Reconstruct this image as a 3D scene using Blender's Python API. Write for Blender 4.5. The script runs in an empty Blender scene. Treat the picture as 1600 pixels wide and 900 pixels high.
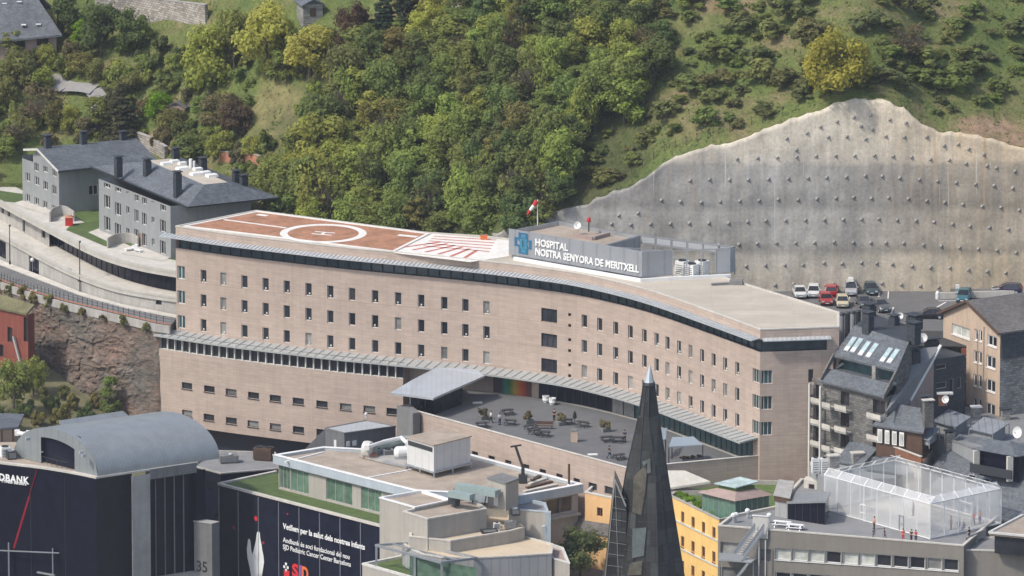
import bpy, bmesh, math, random
from mathutils import Vector, Matrix, noise
R = math.radians
S = bpy.context.scene
COL = S.collection
rnd = random.Random(7)

# ------------------------------------------------------------------ camera
TH, FPX, CAMY, CAMZ = R(12.9), 15400., -1400., 337.
cam = bpy.data.cameras.new("camera"); camo = bpy.data.objects.new("camera", cam); COL.objects.link(camo)
camo.location = (0, CAMY, CAMZ); camo.rotation_euler = (R(90) - TH, 0, 0)
cam.sensor_width = 36; cam.lens = 36 * FPX / 1600; cam.clip_start = 1; cam.clip_end = 12000
S.camera = camo
# ------------------------------------------------------------------ sky, sun, exposure
SUN_AZ = Vector((-0.865, -0.50, 0)).normalized(); SUN_EL = R(50)
W = bpy.data.worlds.new("World"); S.world = W; W.use_nodes = True
wn = W.node_tree.nodes; wl = W.node_tree.links
bg = wn.get("Background") or wn.new("ShaderNodeBackground")
out = wn.get("World Output") or wn.new("ShaderNodeOutputWorld")
sky = wn.new("ShaderNodeTexSky"); sky.sky_type = 'NISHITA'; sky.sun_disc = False
sky.sun_elevation = SUN_EL; sky.sun_rotation = math.atan2(SUN_AZ.x, SUN_AZ.y); sky.air_density = 1.0; sky.dust_density = 2.5
wl.new(sky.outputs[0], bg.inputs[0]); bg.inputs[1].default_value = 0.15
wl.new(bg.outputs[0], out.inputs[0])
sl = bpy.data.lights.new("sun", 'SUN'); sl.energy = 2.45; sl.angle = R(4); sl.color = (1, .95, .87)
so = bpy.data.objects.new("sun", sl); COL.objects.link(so)
sdir = Vector((SUN_AZ.x * math.cos(SUN_EL), SUN_AZ.y * math.cos(SUN_EL), math.sin(SUN_EL)))
so.rotation_euler = sdir.to_track_quat('Z', 'Y').to_euler(); so.location = sdir * 300
S.view_settings.view_transform = 'Standard'; S.view_settings.look = 'None'
S.view_settings.gamma = 1; S.view_settings.exposure = 0.34; S.view_settings.use_curve_mapping = False
S.cycles.max_bounces = 6; S.cycles.transparent_max_bounces = 12

# ------------------------------------------------------------------ survey helpers: photo measurements -> world metres
_s, _c = math.sin(TH), math.cos(TH)
def _ray(px, py):
    r = (px - 800) / FPX; u = (450 - py) / FPX
    return r, _c + u * _s, -_s + u * _c
def G(px, py, z):                       # plan point on the level z
    d = _ray(px, py); t = (z - CAMZ) / d[2]; return (d[0] * t, CAMY + d[1] * t)
def D(px, py, Y):                       # (x, z) on the plane y = Y
    d = _ray(px, py); t = (Y - CAMY) / d[1]; return (d[0] * t, CAMZ + d[2] * t)
def D3(px, py, Y):
    x, z = D(px, py, Y); return (x, Y, z)
def Zat(x, y, py):                      # height over plan point x, y
    k = (450 - py) / FPX; dy = y - CAMY
    return CAMZ + (k * dy * _c - dy * _s) / (_c + k * _s)
def PX(x, y, z):
    dy = y - CAMY; dz = z - CAMZ; f = dy * _c - dz * _s
    return 800 + FPX * x / f
def PY(x, y, z):
    dy = y - CAMY; dz = z - CAMZ; f = dy * _c - dz * _s
    return 450 - FPX * (dy * _s + dz * _c) / f
def G3(px, py, z): p = G(px, py, z); return (p[0], p[1], z)
def lerp(a, b, t): return a + (b - a) * t
def tab(x, T):                          # piecewise-linear table
    if x <= T[0][0]: return T[0][1]
    for (a, va), (b, vb) in zip(T, T[1:]):
        if x <= b: return lerp(va, vb, (x - a) / (b - a))
    return T[-1][1]
def spline(P, n=8):
    Q = [P[0]] + list(P) + [P[-1]]; out = []
    for i in range(1, len(Q) - 2):
        p0, p1, p2, p3 = (Vector(q) for q in Q[i - 1:i + 3])
        for k in range(n):
            t = k / n
            out.append(tuple(.5 * ((2 * p1) + (p2 - p0) * t + (2 * p0 - 5 * p1 + 4 * p2 - p3) * t * t + (3 * p1 - p0 - 3 * p2 + p3) * t ** 3)))
    out.append(tuple(P[-1])); return out
class Path:
    """Plan polyline; outward is to the right of its direction."""
    def __init__(self, P):
        self.P = [Vector((p[0], p[1])) for p in P]; self.S = [0.]
        for a, b in zip(self.P, self.P[1:]): self.S.append(self.S[-1] + (b - a).length)
        self.L = self.S[-1]
    def seg(self, s):
        i = 0
        while i < len(self.P) - 2 and s > self.S[i + 1] + 1e-6: i += 1
        return i
    def nrm(self, s):
        i = self.seg(s); t = (self.P[i + 1] - self.P[i]).normalized(); return Vector((t.y, -t.x))
    def at(self, s, off=0.):
        i = self.seg(s); a, b = self.P[i], self.P[i + 1]; L = self.S[i + 1] - self.S[i]
        p = a + (b - a) * ((s - self.S[i]) / L)
        return p + self.nrm(s) * off
    def spx(self, px, z):               # arc length at which this path crosses a photo column
        lo, hi = 0., self.L
        for _ in range(40):
            m = (lo + hi) / 2; p = self.at(m)
            if PX(p.x, p.y, z) < px: lo = m
            else: hi = m
        return lo
def offset(P, d):                       # open polyline moved d to its right
    P = [Vector((p[0], p[1])) for p in P]; out = []
    for i, p in enumerate(P):
        ns = []
        for a, b in ((i - 1, i), (i, i + 1)):
            if a >= 0 and b < len(P):
                t = (P[b] - P[a]).normalized(); ns.append(Vector((t.y, -t.x)))
        n = sum(ns, Vector((0, 0))); n = n / max(.3, n.length) if len(ns) == 1 else n.normalized() / max(.35, math.sqrt((1 + ns[0].dot(ns[1])) / 2))
        out.append(tuple(p + n * d))
    return out
def inset(P, d):                        # closed ccw polygon moved inwards by d
    P = [Vector((p[0], p[1])) for p in P]; n = len(P); out = []
    for i in range(n):
        t0 = (P[i] - P[i - 1]).normalized(); t1 = (P[(i + 1) % n] - P[i]).normalized()
        n0 = Vector((-t0.y, t0.x)); n1 = Vector((-t1.y, t1.x)); m = (n0 + n1).normalized()
        out.append(tuple(P[i] + m * (d / max(.35, m.dot(n0)))))
    return out
def para(a, b, c, z):                   # near corner a, left b, right c (photo points on level z) -> ccw quad b, a, c, d
    A, B, C = Vector(G(*a, z)), Vector(G(*b, z)), Vector(G(*c, z)); return [tuple(B), tuple(A), tuple(C), tuple(B + C - A)]

# ------------------------------------------------------------------ mesh builder
class MB:
    def __init__(s): s.v = []; s.f = []; s.m = []; s.uv = []; s.sm = []
    def face(s, pts, m=0, uv=None, smooth=False):
        i = len(s.v); s.v += [tuple(p) for p in pts]; s.f.append(list(range(i, i + len(pts)))); s.m.append(m); s.uv.append(uv); s.sm.append(smooth)
    def box(s, c, d, rz=0, m=0, top=1.0):
        hx, hy, hz = d[0] / 2, d[1] / 2, d[2] / 2; cr, sr = math.cos(rz), math.sin(rz); P = []
        for z, k in ((-hz, 1), (hz, top)):
            for x, y in ((-hx, -hy), (hx, -hy), (hx, hy), (-hx, hy)):
                x *= k; y *= k
                P.append((c[0] + x * cr - y * sr, c[1] + x * sr + y * cr, c[2] + z))
        s.hexa(P, m)
    def hexa(s, P, m=0):
        for q in ((3, 2, 1, 0), (4, 5, 6, 7), (0, 1, 5, 4), (1, 2, 6, 5), (2, 3, 7, 6), (3, 0, 4, 7)): s.face([P[i] for i in q], m)
    def prism(s, poly, z0, z1, m=0, mt=None, bottom=True):
        n = len(poly)
        for i in range(n):
            a, b = poly[i], poly[(i + 1) % n]
            s.face([(a[0], a[1], z0), (b[0], b[1], z0), (b[0], b[1], z1), (a[0], a[1], z1)], m)
        s.face([(p[0], p[1], z1) for p in poly], m if mt is None else mt)
        if bottom: s.face([(p[0], p[1], z0) for p in reversed(poly)], m)
    def slab(s, top, th, m=0, ms=None):        # any 3d polygon (ccw from above) given a thickness downwards
        n = len(top); lo = [(p[0], p[1], p[2] - th) for p in top]
        s.face(top, m); s.face(list(reversed(lo)), m if ms is None else ms)
        for i in range(n):
            j = (i + 1) % n; s.face([lo[i], lo[j], top[j], top[i]], m if ms is None else ms)
    def tube(s, a, b, r, m=0, n=6, r2=None, caps=True):
        a, b = Vector(a), Vector(b); r2 = r if r2 is None else r2; d = (b - a)
        if d.length < 1e-6: return
        q = d.to_track_quat('Z', 'Y'); A = []; B = []
        for i in range(n):
            t = 2 * math.pi * i / n; o = q @ Vector((math.cos(t), math.sin(t), 0)); A.append(a + o * r); B.append(b + o * r2)
        for i in range(n):
            j = (i + 1) % n; s.face([A[i], A[j], B[j], B[i]], m, smooth=n > 6)
        if caps:
            s.face(list(reversed(A)), m)
            if r2 > .001: s.face(B, m)
    def pipe(s, P, r, m=0, n=6):
        for a, b in zip(P, P[1:]): s.tube(a, b, r, m, n)
    def lathe(s, c, prof, m=0, n=12, ax=None):
        c = Vector(c); q = (Vector(ax).to_track_quat('Z', 'Y') if ax is not None else None)
        def pt(r, z, i):
            t = 2 * math.pi * i / n; v = Vector((r * math.cos(t), r * math.sin(t), z)); return c + (q @ v if q else v)
        for (r0, z0), (r1, z1) in zip(prof, prof[1:]):
            for i in range(n):
                j = i + 1
                if r0 < 1e-4: s.face([pt(0, z0, 0), pt(r1, z1, j), pt(r1, z1, i)][::-1], m, smooth=True)
                elif r1 < 1e-4: s.face([pt(r0, z0, i), pt(r0, z0, j), pt(0, z1, 0)], m, smooth=True)
                else: s.face([pt(r0, z0, i), pt(r0, z0, j), pt(r1, z1, j), pt(r1, z1, i)], m, smooth=True)
    def bar(s, a, b, w, h, m=0):        # horizontal-ish bar with rectangular section, a and b on its axis
        a, b = Vector(a), Vector(b); d = (b - a).normalized(); up = Vector((0, 0, 1))
        if abs(d.z) > .95: up = Vector((0, 1, 0))
        x = d.cross(up).normalized() * w / 2; z = x.cross(d).normalized() * h / 2
        P = [a - x - z, a + x - z, b + x - z, b - x - z, a - x + z, a + x + z, b + x + z, b - x + z]
        s.hexa([P[0], P[1], P[2], P[3], P[4], P[5], P[6], P[7]], m)
    def wall(s, path, z0, z1, holes=(), depth=.25, m=0, mr=None, s0=None, s1=None):
        """vertical wall along a Path with openings (sa, sb, za, zb) that get reveals"""
        s0 = 0 if s0 is None else s0; s1 = path.L if s1 is None else s1; mr = m if mr is None else mr
        ss = sorted({s0, s1} | {x for x in path.S if s0 < x < s1} | {v for h in holes for v in h[:2] if s0 < v < s1})
        zs = sorted({z0, z1} | {v for h in holes for v in h[2:4] if z0 < v < z1})
        for a, b in zip(ss, ss[1:]):
            if b - a < 1e-5: continue
            mid = (a + b) / 2; n = path.nrm(mid); i = path.seg(mid)
            def on(t):
                A, B = path.P[i], path.P[i + 1]; return A + (B - A) * ((t - path.S[i]) / (path.S[i + 1] - path.S[i]))
            pa, pb = on(a), on(b); run = None
            def q(za, zb): s.face([(pa.x, pa.y, za), (pb.x, pb.y, za), (pb.x, pb.y, zb), (pa.x, pa.y, zb)], m, [(a, za), (b, za), (b, zb), (a, zb)])
            for za, zb in zip(zs, zs[1:]):
                zm = (za + zb) / 2
                if any(h[0] < mid < h[1] and h[2] < zm < h[3] for h in holes):
                    if run: q(*run); run = None
                else: run = (run[0], zb) if run else (za, zb)
            if run: q(*run)
        for h in holes:
            a, b, za, zb = h[:4]; hs = [a] + [x for x in path.S if a < x < b] + [b]
            for u, v in zip(hs, hs[1:]):
                n = path.nrm((u + v) / 2) * -depth; p, q_ = path.at(u + 1e-7), path.at(v - 1e-7)
                for z, fl in ((za, 0), (zb, 1)):
                    F = [(p.x, p.y, z), (q_.x, q_.y, z), (q_.x + n.x, q_.y + n.y, z), (p.x + n.x, p.y + n.y, z)]
                    s.face(F[::-1] if fl else F, mr)
            for u, fl in ((a + 1e-7, 0), (b - 1e-7, 1)):
                n = path.nrm(u) * -depth; p = path.at(u)
                F = [(p.x, p.y, za), (p.x, p.y, zb), (p.x + n.x, p.y + n.y, zb), (p.x + n.x, p.y + n.y, za)]
                s.face(F if fl else F[::-1], mr)
    def build(s, name, mats, parent=None, weld=False):
        me = bpy.data.meshes.new(name); o0 = ORG.get(parent.name, (0, 0, 0)) if parent else (0, 0, 0)
        me.from_pydata([(v[0] - o0[0], v[1] - o0[1], v[2] - o0[2]) for v in s.v], [], s.f)
        if not isinstance(mats, (list, tuple)): mats = [mats]
        for m_ in mats: me.materials.append(m_)
        me.polygons.foreach_set("material_index", s.m); me.polygons.foreach_set("use_smooth", s.sm)
        uvl = me.uv_layers.new(name="UVMap"); buf = []
        for f, uv, p in zip(s.f, s.uv, me.polygons):
            if uv: 
                for t in uv: buf += [t[0], t[1]]
                continue
            n = p.normal
            if abs(n.z) > .85:
                for i in f: buf += [s.v[i][0], s.v[i][1]]
            else:
                l = math.hypot(n.x, n.y) or 1; tx, ty = -n.y / l, n.x / l
                for i in f: v = s.v[i]; buf += [v[0] * tx + v[1] * ty, v[2] / max(.3, l)]
        uvl.data.foreach_set("uv", buf)
        if weld:
            b = bmesh.new(); b.from_mesh(me); bmesh.ops.remove_doubles(b, verts=b.verts, dist=1e-4); b.to_mesh(me); b.free()
        me.update()
        o = bpy.data.objects.new(name, me); COL.objects.link(o)
        if parent: o.parent = parent; ORG[o.name] = o0
        return o
ORG = {}
def thing(name, label, cat, loc=(0, 0, 0), group=None):
    o = bpy.data.objects.new(name, None); COL.objects.link(o); o.location = loc; o.empty_display_size = .5
    ORG[o.name] = tuple(loc); return tag(o, label, cat, group)
def tag(o, label, cat, group=None):
    o['label'] = label; o['category'] = cat
    if group: o['group'] = group
    return o
def struct(o): o['kind'] = 'structure'; return o
def stuff(o): o['kind'] = 'stuff'; return o
def recentre(o, loc):                    # a one-mesh thing gets its origin at its base
    o.data.transform(Matrix.Translation([-c for c in loc])); o.location = loc; ORG[o.name] = tuple(loc); return o
def dup(root, loc, rz=0, label=None, group=None, scale=None, mats=None):
    """copy of a thing with copies of its parts and sub-parts; mats: {part stem: material} put on the copies"""
    def cp(o, par):
        c = o.copy(); COL.objects.link(c)
        if par: c.parent = par
        st = o.name.split('.')[0]
        if mats and st in mats and c.material_slots:
            c.material_slots[0].link = 'OBJECT'; c.material_slots[0].material = mats[st]
        for ch in list(kids.get(o.name, [])): cp(ch, c)
        return c
    kids = {}
    def walk(o):
        kids[o.name] = list(o.children)
        for ch in o.children: walk(ch)
    walk(root)
    r = cp(root, None); r.location = loc; r.rotation_euler = (0, 0, rz)
    if scale is not None: r.scale = scale if isinstance(scale, (tuple, list)) else (scale,) * 3
    if label: r['label'] = label
    if group: r['group'] = group
    return r

# ------------------------------------------------------------------ materials
M = {}
def nodes(name):
    m = bpy.data.materials.new(name); m.use_nodes = True; nt = m.node_tree; b = nt.nodes["Principled BSDF"]; return m, nt, b
def N(nt, t, **kw):
    n = nt.nodes.new(t)
    for k, v in kw.items(): setattr(n, k, v)
    return n
def ramp(nt, fac, stops):
    r = N(nt, "ShaderNodeValToRGB"); e = r.color_ramp.elements
    while len(e) < len(stops): e.new(.5)
    for i, (p, c) in enumerate(stops): e[i].position = p; e[i].color = (*c, 1) if len(c) == 3 else c
    nt.links.new(fac, r.inputs[0]); return r.outputs[0]
def mixc(nt, f, a, b, mode='MIX'):
    n = N(nt, "ShaderNodeMix", data_type='RGBA', blend_type=mode)
    for sock, v in ((n.inputs[0], f), (n.inputs[6], a), (n.inputs[7], b)):
        if hasattr(v, 'is_output'): nt.links.new(v, sock)
        elif isinstance(v, (int, float)): sock.default_value = v
        else: sock.default_value = (*v, 1)
    return n.outputs[2]
def noise_(nt, scale, vec=None, detail=4, rough=.6):
    n = N(nt, "ShaderNodeTexNoise"); n.inputs['Scale'].default_value = scale; n.inputs['Detail'].default_value = detail; n.inputs['Roughness'].default_value = rough
    if vec is not None: nt.links.new(vec, n.inputs['Vector'])
    return n.outputs['Fac']
def geo(nt): return N(nt, "ShaderNodeNewGeometry").outputs['Position']
def uvc(nt): return N(nt, "ShaderNodeUVMap").outputs[0]
def mapv(nt, vec, sc=(1, 1, 1), loc=(0, 0, 0), rot=(0, 0, 0)):
    n = N(nt, "ShaderNodeMapping"); n.inputs['Scale'].default_value = sc; n.inputs['Location'].default_value = loc; n.inputs['Rotation'].default_value = rot
    nt.links.new(vec, n.inputs[0]); return n.outputs[0]
def bump(nt, b, h, st=.3, dist=.1):
    n = N(nt, "ShaderNodeBump"); n.inputs['Strength'].default_value = st; n.inputs['Distance'].default_value = dist
    nt.links.new(h, n.inputs['Height']); nt.links.new(n.outputs[0], b.inputs['Normal'])
def sc(c, k): return tuple(min(1, x * k) for x in c)
def mat(name, c, rough=.8, var=.16, scale=.35, metal=0., spec=.3, bmp=0., streak=0.):
    m, nt, b = nodes(name); p = geo(nt)
    f = noise_(nt, scale, p, 5, .65)
    col = ramp(nt, f, [(.3, sc(c, 1 - var)), (.7, sc(c, 1 + var))])
    f2 = noise_(nt, scale * 9, p, 3); col = mixc(nt, 1., col, ramp(nt, f2, [(.3, (1 - var * .5,) * 3), (.7, (1 + var * .5,) * 3)]), 'MULTIPLY')
    if streak:
        f3 = noise_(nt, 1., mapv(nt, p, (1.6, 1.6, .12)), 4); col = mixc(nt, 1., col, ramp(nt, f3, [(.38, (1 - streak,) * 3), (.62, (1,) * 3)]), 'MULTIPLY')
    nt.links.new(col, b.inputs['Base Color']); b.inputs['Roughness'].default_value = rough; b.inputs['Metallic'].default_value = metal; b.inputs['Specular IOR Level'].default_value = spec
    if bmp: bump(nt, b, f2, bmp, .05)
    M[name] = m; return m
def glass(name, c, rough=.12, spec=.5, var=.6):
    m, nt, b = nodes(name); r = N(nt, "ShaderNodeObjectInfo").outputs['Random']
    f = noise_(nt, .8, geo(nt), 2)
    col = mixc(nt, 1., ramp(nt, r, [(0, sc(c, 1 - var * .5)), (1, sc(c, 1 + var))]), ramp(nt, f, [(.3, (.7,) * 3), (.7, (1.25,) * 3)]), 'MULTIPLY')
    nt.links.new(col, b.inputs['Base Color']); b.inputs['Roughness'].default_value = rough; b.inputs['Specular IOR Level'].default_value = spec
    M[name] = m; return m
def coursed(name, c, w, h, mortar=.02, var=.12, mc=.75, rough=.85, big=.1, streak=.06):
    m, nt, b = nodes(name); u = uvc(nt); t = N(nt, "ShaderNodeTexBrick"); nt.links.new(u, t.inputs['Vector'])
    t.inputs['Scale'].default_value = 1; t.inputs['Brick Width'].default_value = w; t.inputs['Row Height'].default_value = h; t.inputs['Mortar Size'].default_value = mortar
    t.inputs['Color1'].default_value = (*sc(c, 1 - var), 1); t.inputs['Color2'].default_value = (*sc(c, 1 + var), 1); t.inputs['Mortar'].default_value = (*sc(c, mc), 1)
    p = geo(nt); f = noise_(nt, .18, p, 5, .7); f2 = noise_(nt, 1, mapv(nt, u, (.12, 2.2, 1)), 3)
    col = mixc(nt, 1., t.outputs['Color'], ramp(nt, f, [(.3, (1 - big,) * 3), (.7, (1 + big,) * 3)]), 'MULTIPLY')
    col = mixc(nt, 1., col, ramp(nt, f2, [(.3, (1 - streak,) * 3), (.7, (1 + streak,) * 3)]), 'MULTIPLY')
    if name == 'brick':                 # movement joints and run-off streaks of the facing
        t2 = N(nt, "ShaderNodeTexBrick"); nt.links.new(u, t2.inputs['Vector']); t2.inputs['Scale'].default_value = 1; t2.inputs['Brick Width'].default_value = 8.6; t2.inputs['Row Height'].default_value = 3.6; t2.inputs['Mortar Size'].default_value = .05; t2.offset = 0
        for k_, v_ in (('Color1', .985), ('Color2', 1.02), ('Mortar', .90)): t2.inputs[k_].default_value = (v_, v_, v_, 1)
        col = mixc(nt, 1., col, t2.outputs['Color'], 'MULTIPLY'); col = mixc(nt, 1., col, ramp(nt, noise_(nt, 1., mapv(nt, u, (1.1, .10, 1)), 4, .65), [(.32, (.92, .915, .91)), (.55, (1, 1, 1))]), 'MULTIPLY')
    nt.links.new(col, b.inputs['Base Color']); b.inputs['Roughness'].default_value = rough; b.inputs['Specular IOR Level'].default_value = .2
    bump(nt, b, t.outputs['Fac'], -.25, .03); M[name] = m; return m
def seamed(name, c, pitch=.6, along='u', rough=.45, metal=.3, var=.12, dark=.7):
    m, nt, b = nodes(name); u = uvc(nt); sep = N(nt, "ShaderNodeSeparateXYZ"); nt.links.new(u, sep.inputs[0])
    a = N(nt, "ShaderNodeMath", operation='DIVIDE'); nt.links.new(sep.outputs[0 if along == 'u' else 1], a.inputs[0]); a.inputs[1].default_value = pitch
    fr = N(nt, "ShaderNodeMath", operation='FRACT'); nt.links.new(a.outputs[0], fr.inputs[0])
    line = ramp(nt, fr.outputs[0], [(0, (dark,) * 3), (.12, (1, 1, 1)), (.88, (1, 1, 1)), (1, (dark,) * 3)])
    f = noise_(nt, .5, geo(nt), 5, .7); f2 = noise_(nt, 6, geo(nt), 3)
    col = mixc(nt, 1., ramp(nt, f, [(.3, sc(c, 1 - var)), (.7, sc(c, 1 + var))]), line, 'MULTIPLY')
    col = mixc(nt, 1., col, ramp(nt, f2, [(.3, (1 - var * .5,) * 3), (.7, (1 + var * .5,) * 3)]), 'MULTIPLY')
    nt.links.new(col, b.inputs['Base Color']); b.inputs['Roughness'].default_value = rough; b.inputs['Metallic'].default_value = metal
    M[name] = m; return m

coursed('brick', (.455, .364, .304), 1.3, .42, .02, .06, .87, streak=.055, big=.08)
coursed('stone_wall', (.30, .29, .27), .7, .35, .03, .3, .6, big=.2)
coursed('stone_dark', (.155, .15, .14), .7, .35, .03, .3, .6, big=.2)
coursed('slate', (.125, .138, .152), .45, .28, .02, .22, .55, .6, .16, .10)
coursed('slate_dark', (.055, .062, .072), .45, .28, .02, .25, .6, .55, .16, .1)
coursed('slate_brown', (.15, .14, .13), .45, .28, .02, .22, .6, .65, .2, .1)
coursed('rubble', (.36, .33, .29), .6, .35, .04, .35, .5, big=.25)
seamed('zinc', (.31, .33, .335), .55, 'u', .42, .35, .12, .86)
seamed('zinc_face', (.27, .295, .30), 1.4, 'u', .5, .3, .08, .85)
seamed('zinc_canopy', (.40, .415, .405), .9, 'u', .5, .2, .1, .9)
seamed('louvre', (.50, .515, .515), .32, 'u', .5, .1, .1, .6)
seamed('zinc_white', (.40, .425, .45), .7, 'u', .5, .0, .08, .85)
seamed('white_panel', (.58, .585, .57), 1.5, 'u', .6, .0, .07, .88)
seamed('sheet_metal', (.36, .39, .42), .9, 'u', .4, .5, .18, .5)
seamed('siding', (.36, .36, .355), 1.2, 'u', .6, .0, .08, .75)
seamed('metal_panel', (.31, .325, .345), 2.4, 'u', .5, .15, .07, .8)
mat('white', (.75, .75, .73), .6, .07); mat('offwhite', (.62, .61, .57), .7, .1, streak=.12)
mat('paleblue', (.42, .475, .51), .55, .06, streak=.08)
mat('concrete', (.40, .385, .355), .9, .14, .4, bmp=.2, streak=.15)
mat('concrete_pale', (.56, .53, .47), .9, .12, .5, bmp=.2, streak=.1)
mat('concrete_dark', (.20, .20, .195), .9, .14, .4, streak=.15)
mat('render_beige', (.40, .375, .33), .9, .07, .3, streak=.1)
mat('render_taupe', (.245, .225, .195), .9, .06, .3, streak=.08)
mat('render_tan', (.56, .43, .32), .9, .09, .3, streak=.14)
mat('render_orange', (.80, .50, .24), .9, .06, .3, streak=.08)
mat('render_yellow', (.83, .55, .20), .9, .07, .3, streak=.08)
mat('render_grey', (.275, .285, .285), .9, .07, .3, streak=.1)
mat('render_red', (.23, .07, .05), .85, .14, .5, streak=.15)
mat('render_pink', (.36, .27, .24), .9, .1, .3, streak=.12)
mat('roof_gravel', (.36, .30, .24), .95, .2, .35, bmp=.3)
coursed('roof_pale', (.47, .42, .345), 11, 2.6, .05, .05, .86, .95, .10, .05)
mat('roof_sand', (.56, .46, .33), .9, .1, .25)
mat('membrane', (.225, .225, .225), .85, .13, .3)
mat('tarmac_red', (.39, .20, .12), .9, .28, .45, bmp=.15, streak=.12)
mat('paint_white', (.74, .71, .66), .8, .12, 1.2); mat('paint_red', (.50, .17, .13), .8, .15, 1.2)
mat('lane_grey', (.27, .26, .25), .95, .14, .4); mat('asphalt', (.14, .138, .135), .95, .14, .3, bmp=.2); mat('paving', (.135, .137, .14), .9, .12, .35)
mat('kerb', (.47, .45, .40), .9, .12, .5)
mat('steel', (.42, .44, .46), .4, .1, 1, .6); mat('steel_dark', (.05, .055, .06), .5, .15, 1, .3); mat('galv', (.55, .58, .6), .4, .1, 1, .5)
seamed('siding_dark', (.16,.165,.17), 1.2, 'u', .6, .0, .08, .8)
mat('reflect_pale', (.13,.15,.145), .3, .3, .6); mat('reflect_brown', (.115,.103,.078), .4, .5, .7)  # last two: tints of the reflections painted on the spire
coursed('spire_glass', (.045, .047, .045), 1.3, 2.1, .05, .45, .6, .18, .25, .1); M['spire_glass'].node_tree.nodes['Principled BSDF'].inputs['Specular IOR Level'].default_value = .6
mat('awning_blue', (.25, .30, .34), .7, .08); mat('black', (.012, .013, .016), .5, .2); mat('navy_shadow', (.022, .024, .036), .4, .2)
mat('wood', (.22, .10, .055), .7, .2, 1.5); mat('wood_dark', (.10, .06, .04), .7, .2, 1.5)
mat('red', (.50, .03, .03), .5, .1); mat('terracotta', (.42, .19, .12), .8, .2, 1)
mat('rubber', (.02, .02, .02), .8, .1); mat('lawn', (.10, .15, .045), .95, .28, .8, bmp=.4); mat('turf', (.085, .125, .04), .95, .25, 1.0, bmp=.4)
mat('green_glass', (.10, .19, .14), .15, .25, .5, spec=.6); mat('duct_green', (.27, .34, .33), .5, .1)
glass('pane', (.026, .029, .034), .12, .5); glass('pane_blind', (.20, .20, .19), .35, .4, .7); glass('pane_teal', (.035, .075, .08), .12, .5, .5)
glass('pane_green', (.10, .17, .12), .15, .5, .4); glass('bank_glass', (.008, .009, .019), .10, .2, .4)
glass('blind_pale', (.50, .51, .46), .6, .3, .15); glass('sky_pane', (.38, .50, .50), .1, .6, .1); glass('attic_glass', (.03, .05, .06), .1, .5, .8)
for nm, c in (('sign_white', (.82, .82, .80)), ('sign_blue', (.03, .14, .26)), ('sign_teal', (.05, .22, .32)), ('logo_red', (.65, .03, .04)), ('logo_orange', (.75, .16, .04)), ('logo_violet', (.22, .10, .30)), ('line_red', (.42, .015, .03)), ('number_grey', (.03, .03, .03))): mat(nm, c, .6, .04)
for nm, c in (('skin', (.48, .29, .21)), ('hair_dark', (.02, .015, .012)), ('cloth_black', (.02, .02, .022)), ('cloth_white', (.7, .7, .7)), ('cloth_blue', (.05, .10, .28)), ('cloth_red', (.55, .05, .05)), ('cloth_grey', (.15, .15, .16)), ('cloth_pink', (.7, .32, .26)), ('cloth_navy', (.03, .04, .09))): mat(nm, c, .9, .08, 4)
for nm, c in (('car_white', (.72, .72, .70)), ('car_red', (.40, .02, .025)), ('car_silver', (.42, .42, .43)), ('car_teal', (.025, .06, .075)), ('car_cream', (.60, .53, .36)), ('car_grey', (.10, .105, .11)), ('car_black', (.015, .017, .024)), ('car_blue', (.03, .13, .17)), ('car_purple', (.025, .02, .05))):
    m_ = mat(nm, c, .28, .03, 1, 0.1, .6); m_.node_tree.nodes["Principled BSDF"].inputs['Coat Weight'].default_value = .5
# mural: coloured vertical bands along u
m_, nt, b = nodes('mural'); sep = N(nt, "ShaderNodeSeparateXYZ"); nt.links.new(uvc(nt), sep.inputs[0])
nt.links.new(ramp(nt, sep.outputs[0], [(0, (.10, .03, .03)), (.2, (.05, .05, .05)), (.3, (.03, .22, .18)), (.42, (.06, .20, .05)), (.55, (.40, .28, .03)), (.66, (.48, .16, .02)), (.78, (.45, .05, .02)), (.88, (.14, .04, .02)), (1, (.09, .05, .035))]), b.inputs['Base Color'])
b.inputs['Roughness'].default_value = .6; M['mural'] = m_
# foliage
def leafmat(name, c, hue=.5):
    c = (c[0] * 1.47, c[1] * 1.32, c[2] * 1.25); m, nt, b = nodes(name); p = geo(nt); oi = N(nt, "ShaderNodeObjectInfo").outputs['Random']
    f = noise_(nt, .45, p, 3); f2 = noise_(nt, 3.5, p, 2)
    col = ramp(nt, f, [(.3, sc(c, .68)), (.7, sc(c, 1.25))])
    col = mixc(nt, 1., col, ramp(nt, f2, [(.3, (.75,) * 3), (.7, (1.25,) * 3)]), 'MULTIPLY')
    col = mixc(nt, 1., col, ramp(nt, oi, [(0, (.82, .86, .82)), (.35, (1.15, 1.04, .88)), (.65, (.92, 1.05, .92)), (1, (1.15, 1.12, .88))]), 'MULTIPLY')
    nt.links.new(col, b.inputs['Base Color']); b.inputs['Roughness'].default_value = .75; b.inputs['Specular IOR Level'].default_value = .15
    tr = N(nt, "ShaderNodeBsdfTranslucent"); nt.links.new(col, tr.inputs[0]); mx = N(nt, "ShaderNodeMixShader"); mx.inputs[0].default_value = .58
    o = nt.nodes["Material Output"]; nt.links.new(b.outputs[0], mx.inputs[1]); nt.links.new(tr.outputs[0], mx.inputs[2]); nt.links.new(mx.outputs[0], o.inputs[0])
    M[name] = m; return m
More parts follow.
